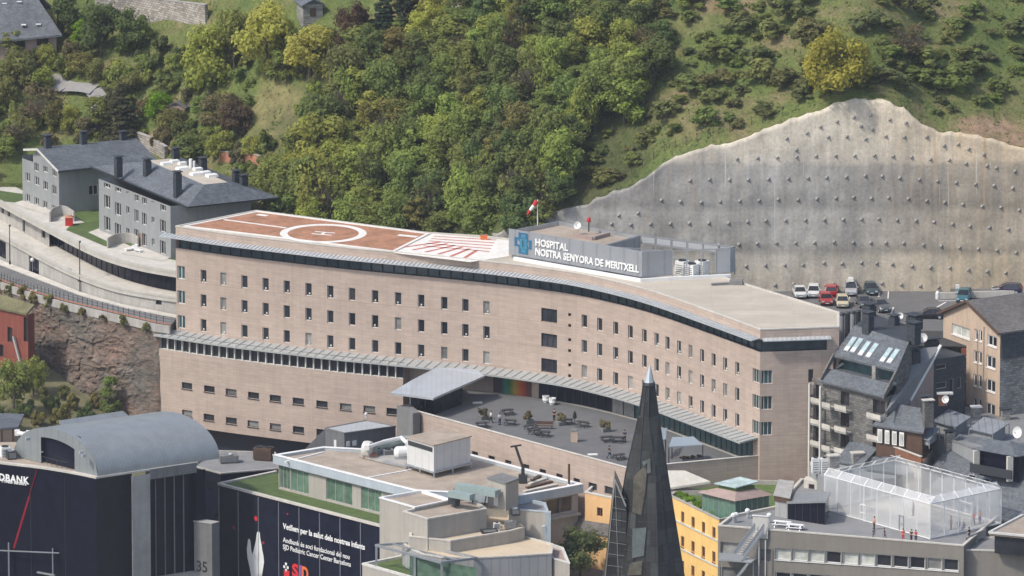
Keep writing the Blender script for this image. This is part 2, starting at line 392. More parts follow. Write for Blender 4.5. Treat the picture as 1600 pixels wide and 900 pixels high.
for nm, c in (('leaf_mid', (.18, .235, .085)), ('leaf_dark', (.125, .175, .075)), ('leaf_light', (.26, .32, .10)), ('leaf_yellow', (.36, .40, .12)), ('leaf_oak', (.36, .365, .08)), ('leaf_olive', (.19, .195, .085)),
              ('leaf_bright', (.16, .28, .035)), ('leaf_brown', (.115, .09, .065)), ('leaf_grey', (.16, .155, .10)), ('leaf_conifer', (.045, .07, .05)), ('leaf_cedar', (.10, .10, .065)), ('leaf_hedge', (.125, .165, .068)), ('leaf_grass', (.15, .185, .08)), ('leaf_scrub', (.19, .235, .10)), ('leaf_heath', (.155, .18, .09))): leafmat(nm, c)
mat('bark', (.13, .105, .08), .95, .3, 2)
# hillside ground
m_, nt, b = nodes('hill_ground'); p = geo(nt); f = noise_(nt, .09, p, 6, .68); f2 = noise_(nt, .6, p, 6, .7); f3 = noise_(nt, 3., p, 4)
col = ramp(nt, f, [(.32, (0.076, 0.108, 0.035)), (.46, (0.116, 0.150, 0.045)), (.56, (0.151, 0.154, 0.060)), (.68, (0.212, 0.168, 0.101))])
col = mixc(nt, 1., col, ramp(nt, f2, [(.3, (.7, .74, .7)), (.5, (1, 1, 1)), (.72, (1.25, 1.18, 1.1))]), 'MULTIPLY'); col = mixc(nt, 1., col, ramp(nt, f3, [(.3, (.7,) * 3), (.7, (1.3,) * 3)]), 'MULTIPLY')
at_ = N(nt, "ShaderNodeAttribute", attribute_name='cover'); sp_ = N(nt, "ShaderNodeSeparateColor"); nt.links.new(at_.outputs['Color'], sp_.inputs[0])
tex = ramp(nt, f2, [(.3, (.6,) * 3), (.7, (1.35,) * 3)])
col = mixc(nt, sp_.outputs[0], col, mixc(nt, 1., tex, (.29, .20, .13), 'MULTIPLY')); col = mixc(nt, sp_.outputs[1], col, mixc(nt, 1., tex, (.21, .19, .085), 'MULTIPLY')); col = mixc(nt, sp_.outputs[2], col, mixc(nt, 1., tex, (.07, .08, .035), 'MULTIPLY'))
nt.links.new(col, b.inputs['Base Color']); b.inputs['Roughness'].default_value = .95; b.inputs['Specular IOR Level'].default_value = .1; bump(nt, b, f2, .8, .6); M['hill_ground'] = m_
# sprayed concrete of the anchored wall
m_, nt, b = nodes('shotcrete'); p = geo(nt); sep = N(nt, "ShaderNodeSeparateXYZ"); nt.links.new(p, sep.inputs[0])
f = noise_(nt, .12, p, 6, .65); fv = noise_(nt, 1., mapv(nt, p, (.55, .1, .05)), 5, .7); fv2 = noise_(nt, 1., mapv(nt, p, (1.6, .2, .03)), 3, .6); fs = noise_(nt, 2.2, p, 5, .7)
fw = noise_(nt, .25, p, 3)
a = N(nt, "ShaderNodeMath", operation='MULTIPLY_ADD'); nt.links.new(fw, a.inputs[0]); a.inputs[1].default_value = 1.6; nt.links.new(sep.outputs[2], a.inputs[2])
mr = N(nt, "ShaderNodeMapRange"); nt.links.new(a.outputs[0], mr.inputs[0]); mr.inputs[1].default_value = 25; mr.inputs[2].default_value = 55
band = ramp(nt, mr.outputs[0], [(0, (.46, .43, .37)), (.19, (.43, .41, .365)), (.225, (.27, .265, .25)), (.27, (.36, .355, .34)), (.40, (.37, .365, .35)), (.435, (.27, .27, .265)), (.48, (.31, .31, .305)), (.585, (.33, .33, .325)), (.62, (.36, .355, .34)), (.645, (.53, .50, .45)), (.75, (.58, .545, .475)), (1, (.62, .57, .49))])
mx_ = N(nt, "ShaderNodeMapRange"); nt.links.new(sep.outputs[0], mx_.inputs[0]); mx_.inputs[1].default_value = 45; mx_.inputs[2].default_value = 66
wf = N(nt, "ShaderNodeMath", operation='MULTIPLY'); nt.links.new(mx_.outputs[0], wf.inputs[0]); nt.links.new(ramp(nt, fv, [(.25, (.4,) * 3), (.6, (1,) * 3)]), wf.inputs[1])
col = mixc(nt, wf.outputs[0], band, mixc(nt, 1., band, (1.10, .97, .80), 'MULTIPLY'))
col = mixc(nt, 1., col, ramp(nt, f, [(.3, (.72,) * 3), (.7, (1.25,) * 3)]), 'MULTIPLY'); col = mixc(nt, 1., col, ramp(nt, fv, [(.3, (.74,) * 3), (.68, (1.16,) * 3)]), 'MULTIPLY')
col = mixc(nt, 1., col, ramp(nt, fs, [(.28, (.80,) * 3), (.7, (1.16,) * 3)]), 'MULTIPLY')
rm_ = N(nt, "ShaderNodeMath", operation='MULTIPLY_ADD'); nt.links.new(mx_.outputs[0], rm_.inputs[0]); rm_.inputs[1].default_value = .75; rm_.inputs[2].default_value = .25; rs_ = N(nt, "ShaderNodeMath", operation='MULTIPLY'); nt.links.new(rm_.outputs[0], rs_.inputs[0]); nt.links.new(ramp(nt, fv2, [(.58, (0, 0, 0)), (.68, (.75,) * 3)]), rs_.inputs[1])
col = mixc(nt, rs_.outputs[0], col, (.44, .32, .21)); col = mixc(nt, ramp(nt, fv2, [(.28, (.6,) * 3), (.35, (0, 0, 0))]), col, (.66, .64, .59))
col = mixc(nt, 1., col, (1.03, 1.0, .94), 'MULTIPLY'); nt.links.new(col, b.inputs['Base Color']); b.inputs['Roughness'].default_value = .95; bump(nt, b, fs, .5, .15); M['shotcrete'] = m_
# rock of the road cut
m_, nt, b = nodes('rock'); p = geo(nt); v = mapv(nt, p, (.5, .5, 1.1), rot=(.2, .5, .3)); f = noise_(nt, .5, v, 8, .75); f2 = noise_(nt, 2.5, v, 6, .75); f4 = noise_(nt, .16, p, 4)
col = ramp(nt, f, [(.30, (.085, .08, .072)), (.44, (.17, .155, .135)), (.54, (.215, .175, .145)), (.62, (.25, .235, .21)), (.75, (.36, .325, .27))])
col = mixc(nt, 1., col, ramp(nt, f2, [(.28, (.4,) * 3), (.7, (1.5,) * 3)]), 'MULTIPLY'); col = mixc(nt, 1., col, ramp(nt, f4, [(.38, (1.0, .80, .72)), (.62, (.80, .82, .80))]), 'MULTIPLY')
nt.links.new(col, b.inputs['Base Color']); b.inputs['Roughness'].default_value = .95; bump(nt, b, f2, .9, .4); M['rock'] = m_
mat('soil', (.15, .14, .075), .95, .35, .3, bmp=.5); mat('city_ground', (.10, .10, .10), .95, .2, .05)
mat('earth', (.34, .235, .155), .95, .25, .6, bmp=.5)
# netting: thin knitted mesh, mostly holes
m_, nt, b = nodes('net'); b.inputs['Base Color'].default_value = (.75, .76, .76, 1); b.inputs['Roughness'].default_value = .8; b.inputs['Alpha'].default_value = .34; M['net'] = m_
m_, nt, b = nodes('net_dense'); b.inputs['Base Color'].default_value = (.8, .81, .81, 1); b.inputs['Roughness'].default_value = .8; b.inputs['Alpha'].default_value = .36; M['net_dense'] = m_
m_, nt, b = nodes('mesh_panel'); b.inputs['Base Color'].default_value = (.45, .47, .49, 1); b.inputs['Roughness'].default_value = .5; b.inputs['Alpha'].default_value = .72; M['mesh_panel'] = m_

# ------------------------------------------------------------------ building helpers
def window(parent, path, h, depth=.25, fm='offwhite', pm='pane', nx=0, nz=0, name='window', fw=.09, sill=None, extra=None):
    """frame mesh (the part) with its pane (sub-part) set back in an opening h of a Path wall"""
    a, b, za, zb = h[:4]; mid = (a + b) / 2; n = path.nrm(mid); pa, pb = path.at(a), path.at(b)
    t = (pb - pa).normalized(); off = -n * (depth - .06)
    def P(u, z, d=0.): q = pa + (pb - pa) * u + off + n * d; return (q.x, q.y, z)
    f = MB(); L = (pb - pa).length; k = fw / L; kz = fw
    xs = [(0, k), (1 - k, 1)] + [(i / (nx + 1) - k / 2, i / (nx + 1) + k / 2) for i in range(1, nx + 1)]
    def blk(u0, u1, z0, z1, d0=-.03, d1=.03): f.hexa([P(u0, z0, d1), P(u1, z0, d1), P(u1, z0, d0), P(u0, z0, d0), P(u0, z1, d1), P(u1, z1, d1), P(u1, z1, d0), P(u0, z1, d0)])
    for u0, u1 in xs: blk(u0, u1, za, zb)
    zz = [(za, za + kz), (zb - kz, zb)] + [(lerp(za, zb, i / (nz + 1)) - kz / 2, lerp(za, zb, i / (nz + 1)) + kz / 2) for i in range(1, nz + 1)]
    for z0, z1 in zz: blk(k, 1 - k, z0, z1, -.028, .028)
    if sill: blk(-.03, 1.03, za - .1, za - .003, -.02, depth + .04)
    o = f.build(name, M[fm], parent)
    g = MB(); g.face([P(0, za, -.035), P(1, za, -.035), P(1, zb, -.035), P(0, zb, -.035)]); g.build('pane', M[pm], o)
    if extra:
        e = MB(); u = .5 + rnd.uniform(-.1, .15); e.box(P(u, za + .36, .06), (.22, .05, .24), math.atan2(t.y, t.x)); e.build('notice', M[extra], o)
    return o
def hwin(path, s, w, z, h): return (s - w / 2, s + w / 2, z - h / 2, z + h / 2)
def block(parent, poly, z0, z1, wm, rm='membrane', cap='concrete', holes=None, par=.35, pt=.3, name='wall', wkw=None, capz=.08, roofname='roof', capout=.06, depth=.22):
    """walls of a closed ccw plan with openings per side, a flat roof and a parapet with a capping"""
    holes = holes or {}; w = MB(); n = len(poly)
    for i in range(n):
        p = Path([poly[i], poly[(i + 1) % n]]); hs = holes.get(i, []); w.wall(p, z0, z1, hs, depth)
    o = w.build(name, M[wm], parent)
    for i, hs in holes.items():
        p = Path([poly[i], poly[(i + 1) % n]])
        for h in hs: window(parent, p, h, depth, **{**(wkw or {}), **(h[4] if len(h) > 4 else {})})
    if rm:
        r = MB(); inn = inset(poly, pt)
        r.face([(x, y, z1 - par) for x, y in inn])
        r.build(roofname, M[rm], parent)
        c = MB(); outp = inset(poly, -capout); inn2 = inset(poly, pt)
        for i in range(n):
            j = (i + 1) % n; A, B, C_, E_ = outp[i], outp[j], inn2[j], inn2[i]
            c.face([(*A, z1 + capz), (*B, z1 + capz), (*C_, z1 + capz), (*E_, z1 + capz)]); c.face([(*A, z1 - .1), (*B, z1 - .1), (*B, z1 + capz), (*A, z1 + capz)])
            c.face([(*E_, z1 - par - .02), (*E_, z1 + capz), (*C_, z1 + capz), (*C_, z1 - par - .02)]); c.face([(*A, z1 - .1), (poly[i][0], poly[i][1], z1 - .1), (poly[j][0], poly[j][1], z1 - .1), (*B, z1 - .1)])
        c.build('parapet', M[cap], parent)
    return o
def text(parent, name, s, o, x, up, height, m, width=None, depth=.03, bold=0., space=1.0):
    """lettering built as thin solid letters: o = lower left corner, x and up = directions in the wall"""
    cu = bpy.data.curves.new(name, 'FONT'); cu.body = s; cu.size = 1; cu.extrude = .02; cu.offset = bold; cu.space_character = space; cu.resolution_u = 3
    t = bpy.data.objects.new(name, cu); COL.objects.link(t); bpy.context.view_layer.update()
    me = bpy.data.meshes.new_from_object(t.evaluated_get(bpy.context.evaluated_depsgraph_get())); bpy.data.objects.remove(t); bpy.data.curves.remove(cu)
    xs = [v.co.x for v in me.vertices]; x0, x1 = min(xs), max(xs); k = height / .70; kx = (width / (x1 - x0)) if width else k
    x, up = Vector(x).normalized(), Vector(up).normalized(); n = x.cross(up); org = ORG.get(parent.name, (0, 0, 0))
    for v in me.vertices:
        p = Vector(o) + x * ((v.co.x - x0) * kx) + up * (v.co.y * k) + n * ((v.co.z + .021) * depth / .04); v.co = p - Vector(org)
    me.materials.clear(); me.materials.append(M[m]); q = bpy.data.objects.new(name, me); COL.objects.link(q); q.parent = parent; ORG[q.name] = org; return q
def chimney(parent, x, y, z0, z1, w=.9, d=.9, rz=0., m='slate_dark', cap='slate_dark', name='chimney'):
    c = MB(); c.box((x, y, (z0 + z1) / 2), (w, d, z1 - z0), rz)
    for sx in (-1, 1):
        for sy in (-1, 1): c.box((x + sx * w * .32 * math.cos(rz) - sy * d * .32 * math.sin(rz), y + sx * w * .32 * math.sin(rz) + sy * d * .32 * math.cos(rz), z1 + .12), (.14, .14, .24), rz)
    o = c.build(name, M[m], parent); k = MB(); k.box((x, y, z1 + .29), (w * 1.25, d * 1.25, .12), rz); k.build('chimney_cap', M[cap], o); return o
# ================================================================== SETTING
WALLTOP_PX = [(776, 366), (800, 352), (840, 340), (880, 326), (915, 320), (945, 305), (980, 294), (1010, 277), (1040, 252), (1080, 236), (1110, 228), (1145, 222), (1180, 209), (1215, 194), (1250, 181), (1285, 172), (1305, 161), (1340, 154), (1380, 156), (1410, 168), (1440, 193), (1470, 207), (1500, 207), (1540, 214), (1580, 227), (1620, 233), (1760, 262)]
PARK_Z = 25.1; WY = -40.
WT = []
for px, py in WALLTOP_PX:
    y = WY
    for _ in range(4): x, z = D(px, py, y); y = WY + .12 * (z - PARK_Z)
    WT.append((x, y, z))
WTX = [(x, z) for x, y, z in WT]; WTY = [(x, y) for x, y, z in WT]
HB = [(-140, 34, 25, .55), (-70, 32, 25, .58), (-56, 26, 25, .58), (-46, 10, 24, .6), (-38, -6, 24, .6), (-30, -15, 24, .6), (-20, -21, 24.5, .6), (-10, -28, 27, .58), (-4, -34, 31.5, .56)]
HYB = [(a, b) for a, b, c, d in HB] + [(WT[0][0], WT[0][1])] + WTY[1:]
HZB = [(a, c) for a, b, c, d in HB] + WTX
HSL = [(a, d) for a, b, c, d in HB] + [(0, .55), (20, .55), (40, .5), (55, .48), (80, .48), (160, .45)]
def hill(x, y):
    yb = tab(x, HYB); v = max(0, y - yb); k = min(1, v / 3.)
    z = tab(x, HZB) + (v * tab(x, HSL) if v < 75 else 75 * tab(x, HSL) + (v - 75) * .3)
    return z + k * (1.1 * noise.noise((x * .07, y * .07, 3)) + .45 * noise.noise((x * .25, y * .25, 9)))
def H(px, py):                           # where the line of sight of a photo point meets the hillside
    d = _ray(px, py); t0 = 1280 / d[1]; x = d[0] * t0
    for k in range(900):
        t = (1340 + k * .4) / d[1]; p = (d[0] * t, CAMY + d[1] * t, CAMZ + d[2] * t)
        if p[1] > tab(p[0], HYB) and p[2] <= hill(p[0], p[1]): return p
    return p
hm = []; xs = [-600, -420, -300, -220, -170] + [-140 + i * 1.5 for i in range(188)] + [160, 220, 320, 450, 600]; vs = [0, .4] + [1.2 + i * 1.5 for i in range(52)] + [85, 100, 130, 180, 260, 380]
HM = MB(); gv = [[(x, tab(x, HYB) + v, hill(x, tab(x, HYB) + v)) for v in vs] for x in xs]
for i in range(len(xs) - 1):
    for j in range(len(vs) - 1): HM.face([gv[i][j], gv[i + 1][j], gv[i + 1][j + 1], gv[i][j + 1]], smooth=True)
    HM.face([(*gv[i][0][:2], 8), (*gv[i + 1][0][:2], 8), gv[i + 1][0], gv[i][0]])
HS = struct(HM.build('hillside', M['hill_ground'], weld=True)); ca = HS.data.color_attributes.new('cover', 'FLOAT_COLOR', 'POINT')
def blob(x, y, z, cx, cy, rx, ry): px, py = PX(x, y, z), PY(x, y, z); q = ((px - cx) / rx) ** 2 + ((py - cy) / ry) ** 2 + .5 * noise.noise((x * .3, y * .3, z * .2)); return max(0., min(1., (1.15 - q) * 2.2))
for v in HS.data.vertices:
    c = v.co; e = max(blob(*c, 1535, 198, 52, 18), blob(*c, 1590, 218, 40, 10), blob(*c, 1130, 8, 60, 14) * .7, blob(*c, 1215, 60, 26, 10) * .5, blob(*c, 165, 115, 24, 18) * .8, blob(*c, 235, 225, 40, 16), blob(*c, 725, 115, 30, 12) * .8, blob(*c, 1060, 205, 60, 8) * .4)
    d_ = max(blob(*c, 436, 168, 48, 44), blob(*c, 250, 95, 40, 14) * .8, blob(*c, 120, 208, 50, 14) * .8, blob(*c, 1070, 40, 60, 18) * .5)
    w_ = blob(*c, 740, 220, 300, 170); ca.data[v.index].color = (e, d_, w_ * .8, 1)
g = MB(); g.face([(-2600, -2600, -18), (2600, -2600, -18), (2600, 2600, -18), (-2600, 2600, -18)]); struct(g.build('city_ground', M['city_ground']))
# car park with its painted bays
g = MB(); pk = [G(1180, 512, PARK_Z), G(1640, 520, PARK_Z), (90, WY - .2), (14, WY - .2), (14, -52)]
g.prism(pk, PARK_Z - 2.2, PARK_Z); struct(g.build('parking_lot', M['asphalt']))
g = MB()
for px in (1247, 1272, 1287, 1316, 1346, 1376):
    a = G(px + 12, 462, PARK_Z); g.box((a[0], a[1] + .5, PARK_Z + .006), (.14, 4.6, .004), -.05)
for (a, b) in (((1390, 497), (1396, 480)), ((1464, 480), (1478, 472)), ((1466, 470), (1496, 470)), ((1372, 470), (1374, 457))):
    p, q = G(*a, PARK_Z), G(*b, PARK_Z); g.bar((*p, PARK_Z + .008), (*q, PARK_Z + .008), .22, .006)
struct(g.build('parking_markings', M['paint_white']))

# anchored sprayed-concrete wall behind the car park
RW = thing('retaining_wall', 'tall grey sprayed concrete retaining wall studded with anchor heads behind the car park', 'wall', (40, WY, PARK_Z))
w = MB(); nx, nz = 150, 40; gx = [lerp(WT[0][0] - .6, 90, i / nx) for i in range(nx + 1)]
def wpt(x, k, off=0.):
    zt = tab(x, WTX) + .35 * noise.noise((x * .8, 2, 5)); zb = PARK_Z - 3; z = lerp(zb, zt, k)
    yy = WY + .12 * (z - PARK_Z) - .25 + (.30 * noise.noise((x * .12, 7, z * .12)) + .14 * noise.noise((x * .5, 1, z * .5))) * (1 if k < .97 else .5)
    return (x, yy - off, z)
for i in range(nx):
    for j in range(nz): w.face([wpt(gx[i], j / nz), wpt(gx[i + 1], j / nz), wpt(gx[i + 1], (j + 1) / nz), wpt(gx[i], (j + 1) / nz)], smooth=True)
    a, b = wpt(gx[i], 1), wpt(gx[i + 1], 1); w.face([a, b, (b[0], b[1] + .75, b[2] + .05), (a[0], a[1] + .75, a[2] + .05)])
    w.face([(b[0], b[1] + .75, b[2] - 1.2), (a[0], a[1] + .75, a[2] - 1.2), (a[0], a[1] + .75, a[2] + .05), (b[0], b[1] + .75, b[2] + .05)])
w.build('wall', M['shotcrete'], RW, weld=True)
rows = [[(10, 305), (97, 303), (184, 299), (271, 297), (358, 296), (443, 295), (531, 293), (615, 296), (697, 300), (781, 310), (865, 316), (940, 328), (1034, 336), (1076, 350), (1158, 363)],
 [(58, 398), (147, 398), (235, 396), (318, 392), (406, 388), (490, 384), (566, 387), (645, 393), (732, 400), (814, 407), (897, 413), (982, 423), (1065, 430), (1148, 438)],
 [(16, 494), (102, 488), (190, 488), (274, 486), (360, 483), (438, 481), (518, 482), (595, 484), (683, 489), (765, 496), (845, 502), (926, 512), (1013, 519), (1096, 526), (1178, 535)],
 [(47, 586), (135, 584), (223, 582), (308, 580), (392, 577), (474, 576), (551, 578), (633, 579), (717, 585), (798, 592), (880, 599), (958, 609), (1045, 615), (1130, 622)],
 [(8, 688), (94, 686), (180, 684), (264, 682), (351, 680), (437, 682), (515, 682), (582, 684), (662, 687), (750, 692), (829, 697), (911, 704), (995, 712), (1078, 718), (1164, 728)],
 [(45, 785), (131, 783), (213, 782), (306, 773), (387, 775), (474, 773), (542, 777), (612, 779), (700, 787), (782, 793), (868, 795), (951, 802), (1035, 810), (1117, 818)],
 [(88, 872), (170, 868), (258, 866), (347, 866), (565, 865), (651, 870), (737, 876), (818, 882)]]
small = [(140, 217), (230, 195), (290, 165), (365, 145), (440, 125), (515, 108), (325, 212), (408, 208), (492, 220), (582, 208), (665, 215), (765, 210), (905, 243), (842, 248), (952, 262), (1020, 285), (472, 160), (523, 175), (600, 137), (672, 153), (182, 267), (903, 888), (985, 893)]
left = [(908, 405), (995, 403), (1084, 400), (1168, 400), (1118, 310), (780, 494), (865, 499), (958, 500), (1043, 498), (1130, 495), (590, 560), (676, 552), (558, 602), (644, 600), (732, 600), (820, 598), (905, 596), (992, 595), (1080, 592), (1165, 588), (1036, 690), (1126, 690), (1158, 787)]
def apos(ox, p): px, py = ox + p[0] / 2.857, 140 + p[1] / 2.857; x, z = D(px, py, -39.2); y = WY + .12 * (z - PARK_Z); x, z = D(px, py, y - .3); return wpt(x, (z - PARK_Z + 3) / (tab(x, WTX) - PARK_Z + 3))
def head(b, p, r=.19):
    b.box((p[0], p[1] - .05, p[2]), (r * 2.1, .16, r * 2.1)); b.lathe((p[0], p[1] - .1, p[2]), [(r, 0), (r * .95, .1), (r * .6, .2), (0, .23)], n=8, ax=(0, -1, .1))
big = [apos(1180, q) for r_ in rows for q in r_]
for i, p in enumerate(big[:100]):
    b = MB(); head(b, p); b.build('anchor_head', M['concrete'], RW)
b = MB()
for p in big[100:] + [apos(760, q) for q in left]: head(b, p)
stuff(b.build('anchor_row', M['concrete'], RW))
b = MB()
for q in small: head(b, apos(1180, q), .19)
stuff(b.build('upper_anchors', M['concrete'], RW))

# ================================================================== HOSPITAL
HO = thing('hospital', 'long curved pinkish brick hospital with a red helipad and lettered sign on its flat roof', 'hospital', (-5, -52, 1))
FC = spline([(-47.8, -33.0), (-41.3, -37.3), (-35.3, -40.7), (-29, -44.0), (-23, -47.0), (-16, -50), (-9, -53.0), (-1.2, -56.7), (4.5, -60), (9.8, -63.7), (16.2, -70.3), (21.2, -77.0), (27.1, -86.6), (30.5, -92.2), (33.7, -97.6)], 5)
F = Path(FC); BR = G(1311, 510, 33.); EW = Path([FC[-1], BR])
ZB, ZA, ZP = 29.8, 31.5, 33.0          # brick top, attic band top, parapet top
roof_back = [G(1311, 487, 33), G(1130, 432, 33), (14, -49.), (-3.6, -39.5), G(663, 362, 33), G(400, 328, 33)]
plan = FC + [BR] + roof_back            # ccw
def wz(px, py): s = F.spx(px, 24); p = F.at(s); return s, Zat(p.x, p.y, py)
LX = [318, 349, 382, 415, 448, 482, 516, 550, 586, 622, 658, 694, 727, 760]
RX = [913, 937, 962, 985, 1007, 1026, 1043, 1061, 1079, 1097, 1115, 1133, 1152]
ROWZ = (26.25, 22.65, 19.05)
holes = []; spec = []
for px in LX:
    for z in ROWZ: holes.append(hwin(F, F.spx(px, z), 1.0, z, 1.85)); spec.append(dict(fm='offwhite', pm='pane_blind' if rnd.random() < .12 else 'pane', extra='offwhite' if rnd.random() < .55 else None))
for px in RX:
    for z in ROWZ: holes.append(hwin(F, F.spx(px, z), 1.0, z, 1.85)); spec.append(dict(fm='offwhite', pm='pane_blind' if rnd.random() < .12 else 'pane', extra='white' if rnd.random() < .2 else None))
for z in ROWZ:
    holes.append(hwin(F, F.spx(858, z), 2.6, z, 1.95)); spec.append(dict(name='wide_window', fm='steel_dark', nx=2))
    for dz in (.55, -1.0): holes.append(hwin(F, F.spx(890, z), .5, z + dz, .45)); spec.append(dict(name='vent_window', fm='steel_dark', pm='black', fw=.05))
    holes.append((F.L - 1.9, F.L - .001, z - .95, z + .95)); spec.append(dict(name='corner_window', fm='offwhite', pm='pane_teal', nx=2, fw=.07))
    holes.append((.25, 1.55, z - .95, z + 1.0)); spec.append(dict(name='end_window', fm='offwhite', pm='pane_teal', nx=1, fw=.12))
w = MB(); w.wall(F, 1., ZB, holes, .28)
eh = [(.001, 1.7, z - .95, z + .95) for z in ROWZ]; eh2 = [(6.65, 7.35, z - .9, z + .9) for z in ROWZ]
w.wall(EW, -6, ZB, eh + eh2, .28)
w.wall(Path([BR] + roof_back), -6, ZP - .05); w.wall(Path([roof_back[-1], FC[0]]), -6, ZP - .05)
w.build('brick_wall', M['brick'], HO)
for h, sp in zip(holes, spec): window(HO, F, h, .28, **sp)
for h in eh: window(HO, EW, h, .28, name='corner_window', pm='pane_teal', nx=2, fw=.07)
for h in eh2: window(HO, EW, h, .28, name='side_window', fm='steel_dark')
# attic ribbon window, set back under the eave
AP = Path(offset(FC + [BR], -.55)); w = MB(); w.wall(AP, ZB + .02, ZA, s1=AP.L - 1.5)
w.build('attic_glazing', M['attic_glass'], HO)
w = MB(); ph = Path(FC)
for k in range(62):
    s = .4 + k * (F.L - .8) / 61; p = F.at(s, -.42); n = F.nrm(s); w.box((p.x, p.y, (ZB + ZA) / 2), (.10, .14, ZA - ZB), math.atan2(n.y, n.x) + R(90))
fl = FC + [BR]; flo = offset(fl, -.62)
for i in range(len(fl) - 1): w.face([(*fl[i], ZB), (*fl[i + 1], ZB), (*flo[i + 1], ZB), (*flo[i], ZB)])
w.build('attic_mullions', M['steel_dark'], HO)
w = MB(); w.wall(F, ZA, ZP); w.wall(EW, ZA, ZP); w.wall(Path([EW.at(EW.L - 1.6), EW.at(EW.L)]), ZB, ZA)
e0 = EW.at(EW.L - 1.6, -.001); w.wall(Path([EW.at(EW.L - 1.6, -.6), e0]), ZB, ZA)
so_ = offset(FC + [BR], -.6)
for i in range(len(so_) - 1): w.face([(*fl[i], ZA), (*so_[i], ZA), (*so_[i + 1], ZA), (*fl[i + 1], ZA)])
w.build('parapet_wall', M['brick'], HO)
def eave(name, path, s0, s1, zi, zo, wd, th, mt, m2, step=None):
    o = MB(); ss = [s0] + [x for x in path.S if s0 < x < s1] + [s1]; acc = 0
    P0 = [path.at(s) for s in ss]; P1 = offset([tuple(p) for p in P0], wd)
    P0b = offset([tuple(p) for p in P0], .003)
    for i in range(len(ss) - 1):
        a, b, c, d = P1[i], P1[i + 1], P0b[i + 1], P0b[i]; l = ss[i + 1] - ss[i]
        o.face([(*a, zo), (*b, zo), (*c, zi), (*d, zi)], 0, [(acc, 0), (acc + l, 0), (acc + l, wd), (acc, wd)])
        o.face([(*b, zo - th), (*a, zo - th), (*d, zi - th), (*c, zi - th)], 1); o.face([(*a, zo - th), (*b, zo - th), (*b, zo), (*a, zo)], 1); acc += l
    for i, fl_ in ((0, 0), (-1, 1)):
        q = [(*P1[i], zo - th), (*P1[i], zo), (*P0b[i], zi), (*P0b[i], zi - th)]; o.face(q if fl_ else q[::-1], 1)
    if step:
        k = 0
        while s0 + k * step < s1:
            s = s0 + k * step; p = path.at(s, .05); q = path.at(s, wd); o.bar((p.x, p.y, zi + .05), (q.x, q.y, zo + .05), .07, .10, 1); k += 1
    return o.build(name, [M[mt], M[m2]], HO)
eave('louvred_eave', F, 0, F.L - .05, 31.75, 31.55, 1.45, .12, 'louvre', 'galv', .65)
eave('louvred_eave', EW, -.0 + .2, EW.L - 1.2, 31.74, 31.56, 1.1, .12, 'louvre', 'galv', .65)
E0 = Path([(FC[0][0] - 1.6, FC[0][1] + 1.1)] + FC[:2]); eave('louvred_eave', E0, 0, E0.S[1], 31.75, 31.55, 1.45, .12, 'louvre', 'galv', .65)
# roof deck
DZ = 32.86
d = MB(); d.face([(*p, DZ) for p in inset(plan, .28)]); d.build('roof_deck', M['roof_pale'], HO)
c = MB(); inn = inset(plan, .3); outp = inset(plan, -.05)
for i in range(len(plan)):
    j = (i + 1) % len(plan); c.face([(*outp[i], ZP), (*outp[j], ZP), (*inn[j], ZP), (*inn[i], ZP)]); c.face([(*outp[i], ZP - .16), (*outp[j], ZP - .16), (*outp[j], ZP), (*outp[i], ZP)]); c.face([(*inn[i], DZ - .1), (*inn[i], ZP), (*inn[j], ZP), (*inn[j], DZ - .1)])
c.build('roof_coping', M['concrete_pale'], HO)
HP = DZ + .05
pad = MB(); outer = [G(284, 353.5, HP), G(330, 359, HP), G(440, 372, HP), G(616, 393.5, HP), G(672, 365, HP), G(402, 330, HP)]
pad.prism(inset(outer, .45), DZ - .02, HP); pd = pad.build('helipad', M['tarmac_red'], HO)
bd = MB(); bi = inset(outer, .5)
for i in range(len(outer)):
    j = (i + 1) % len(outer); bd.hexa([(*outer[i], DZ), (*outer[j], DZ), (*bi[j], DZ), (*bi[i], DZ), (*outer[i], HP + .05), (*outer[j], HP + .05), (*bi[j], HP + .05), (*bi[i], HP + .05)])
bd.build('pad_border', M['paint_white'], pd)
C0 = Vector(G(505, 364.6, HP)); cz = HP + .006; ci = MB()
for i in range(64):
    a, b = 2 * math.pi * i / 64, 2 * math.pi * (i + 1) / 64
    ci.face([(C0.x + r * math.cos(t), C0.y + r * math.sin(t), cz) for r, t in ((5.05, a), (6.15, a), (6.15, b), (5.05, b))])
ci.build('touchdown_circle', M['paint_white'], pd)
hh = MB(); hx = Vector(G(525, 366, HP)) - Vector(G(485, 363, HP)); hx.normalize(); hy = Vector((-hx.y, hx.x))
def hq(u0, u1, v0, v1): hh.face([(*(C0 + hx * u + hy * v), cz + .002) for u, v in ((u0, v0), (u1, v0), (u1, v1), (u0, v1))])
hq(-1.5, 1.5, -.95, -.5); hq(-1.5, 1.5, .5, .95); hq(-.22, .22, -.5, .5)
hh.build('letter_marking', M['paint_white'], pd)
ln = MB()
def strip(b, a, c, w, z): b.bar((*G(*a, z), z), (*G(*c, z), z), w, .008)
strip(ln, (350, 343), (447, 356), .55, cz); strip(ln, (402, 335), (418, 337), .9, cz); strip(ln, (622, 367), (652, 370), 1.0, cz); ln.build('guide_line', M['paint_white'], pd)
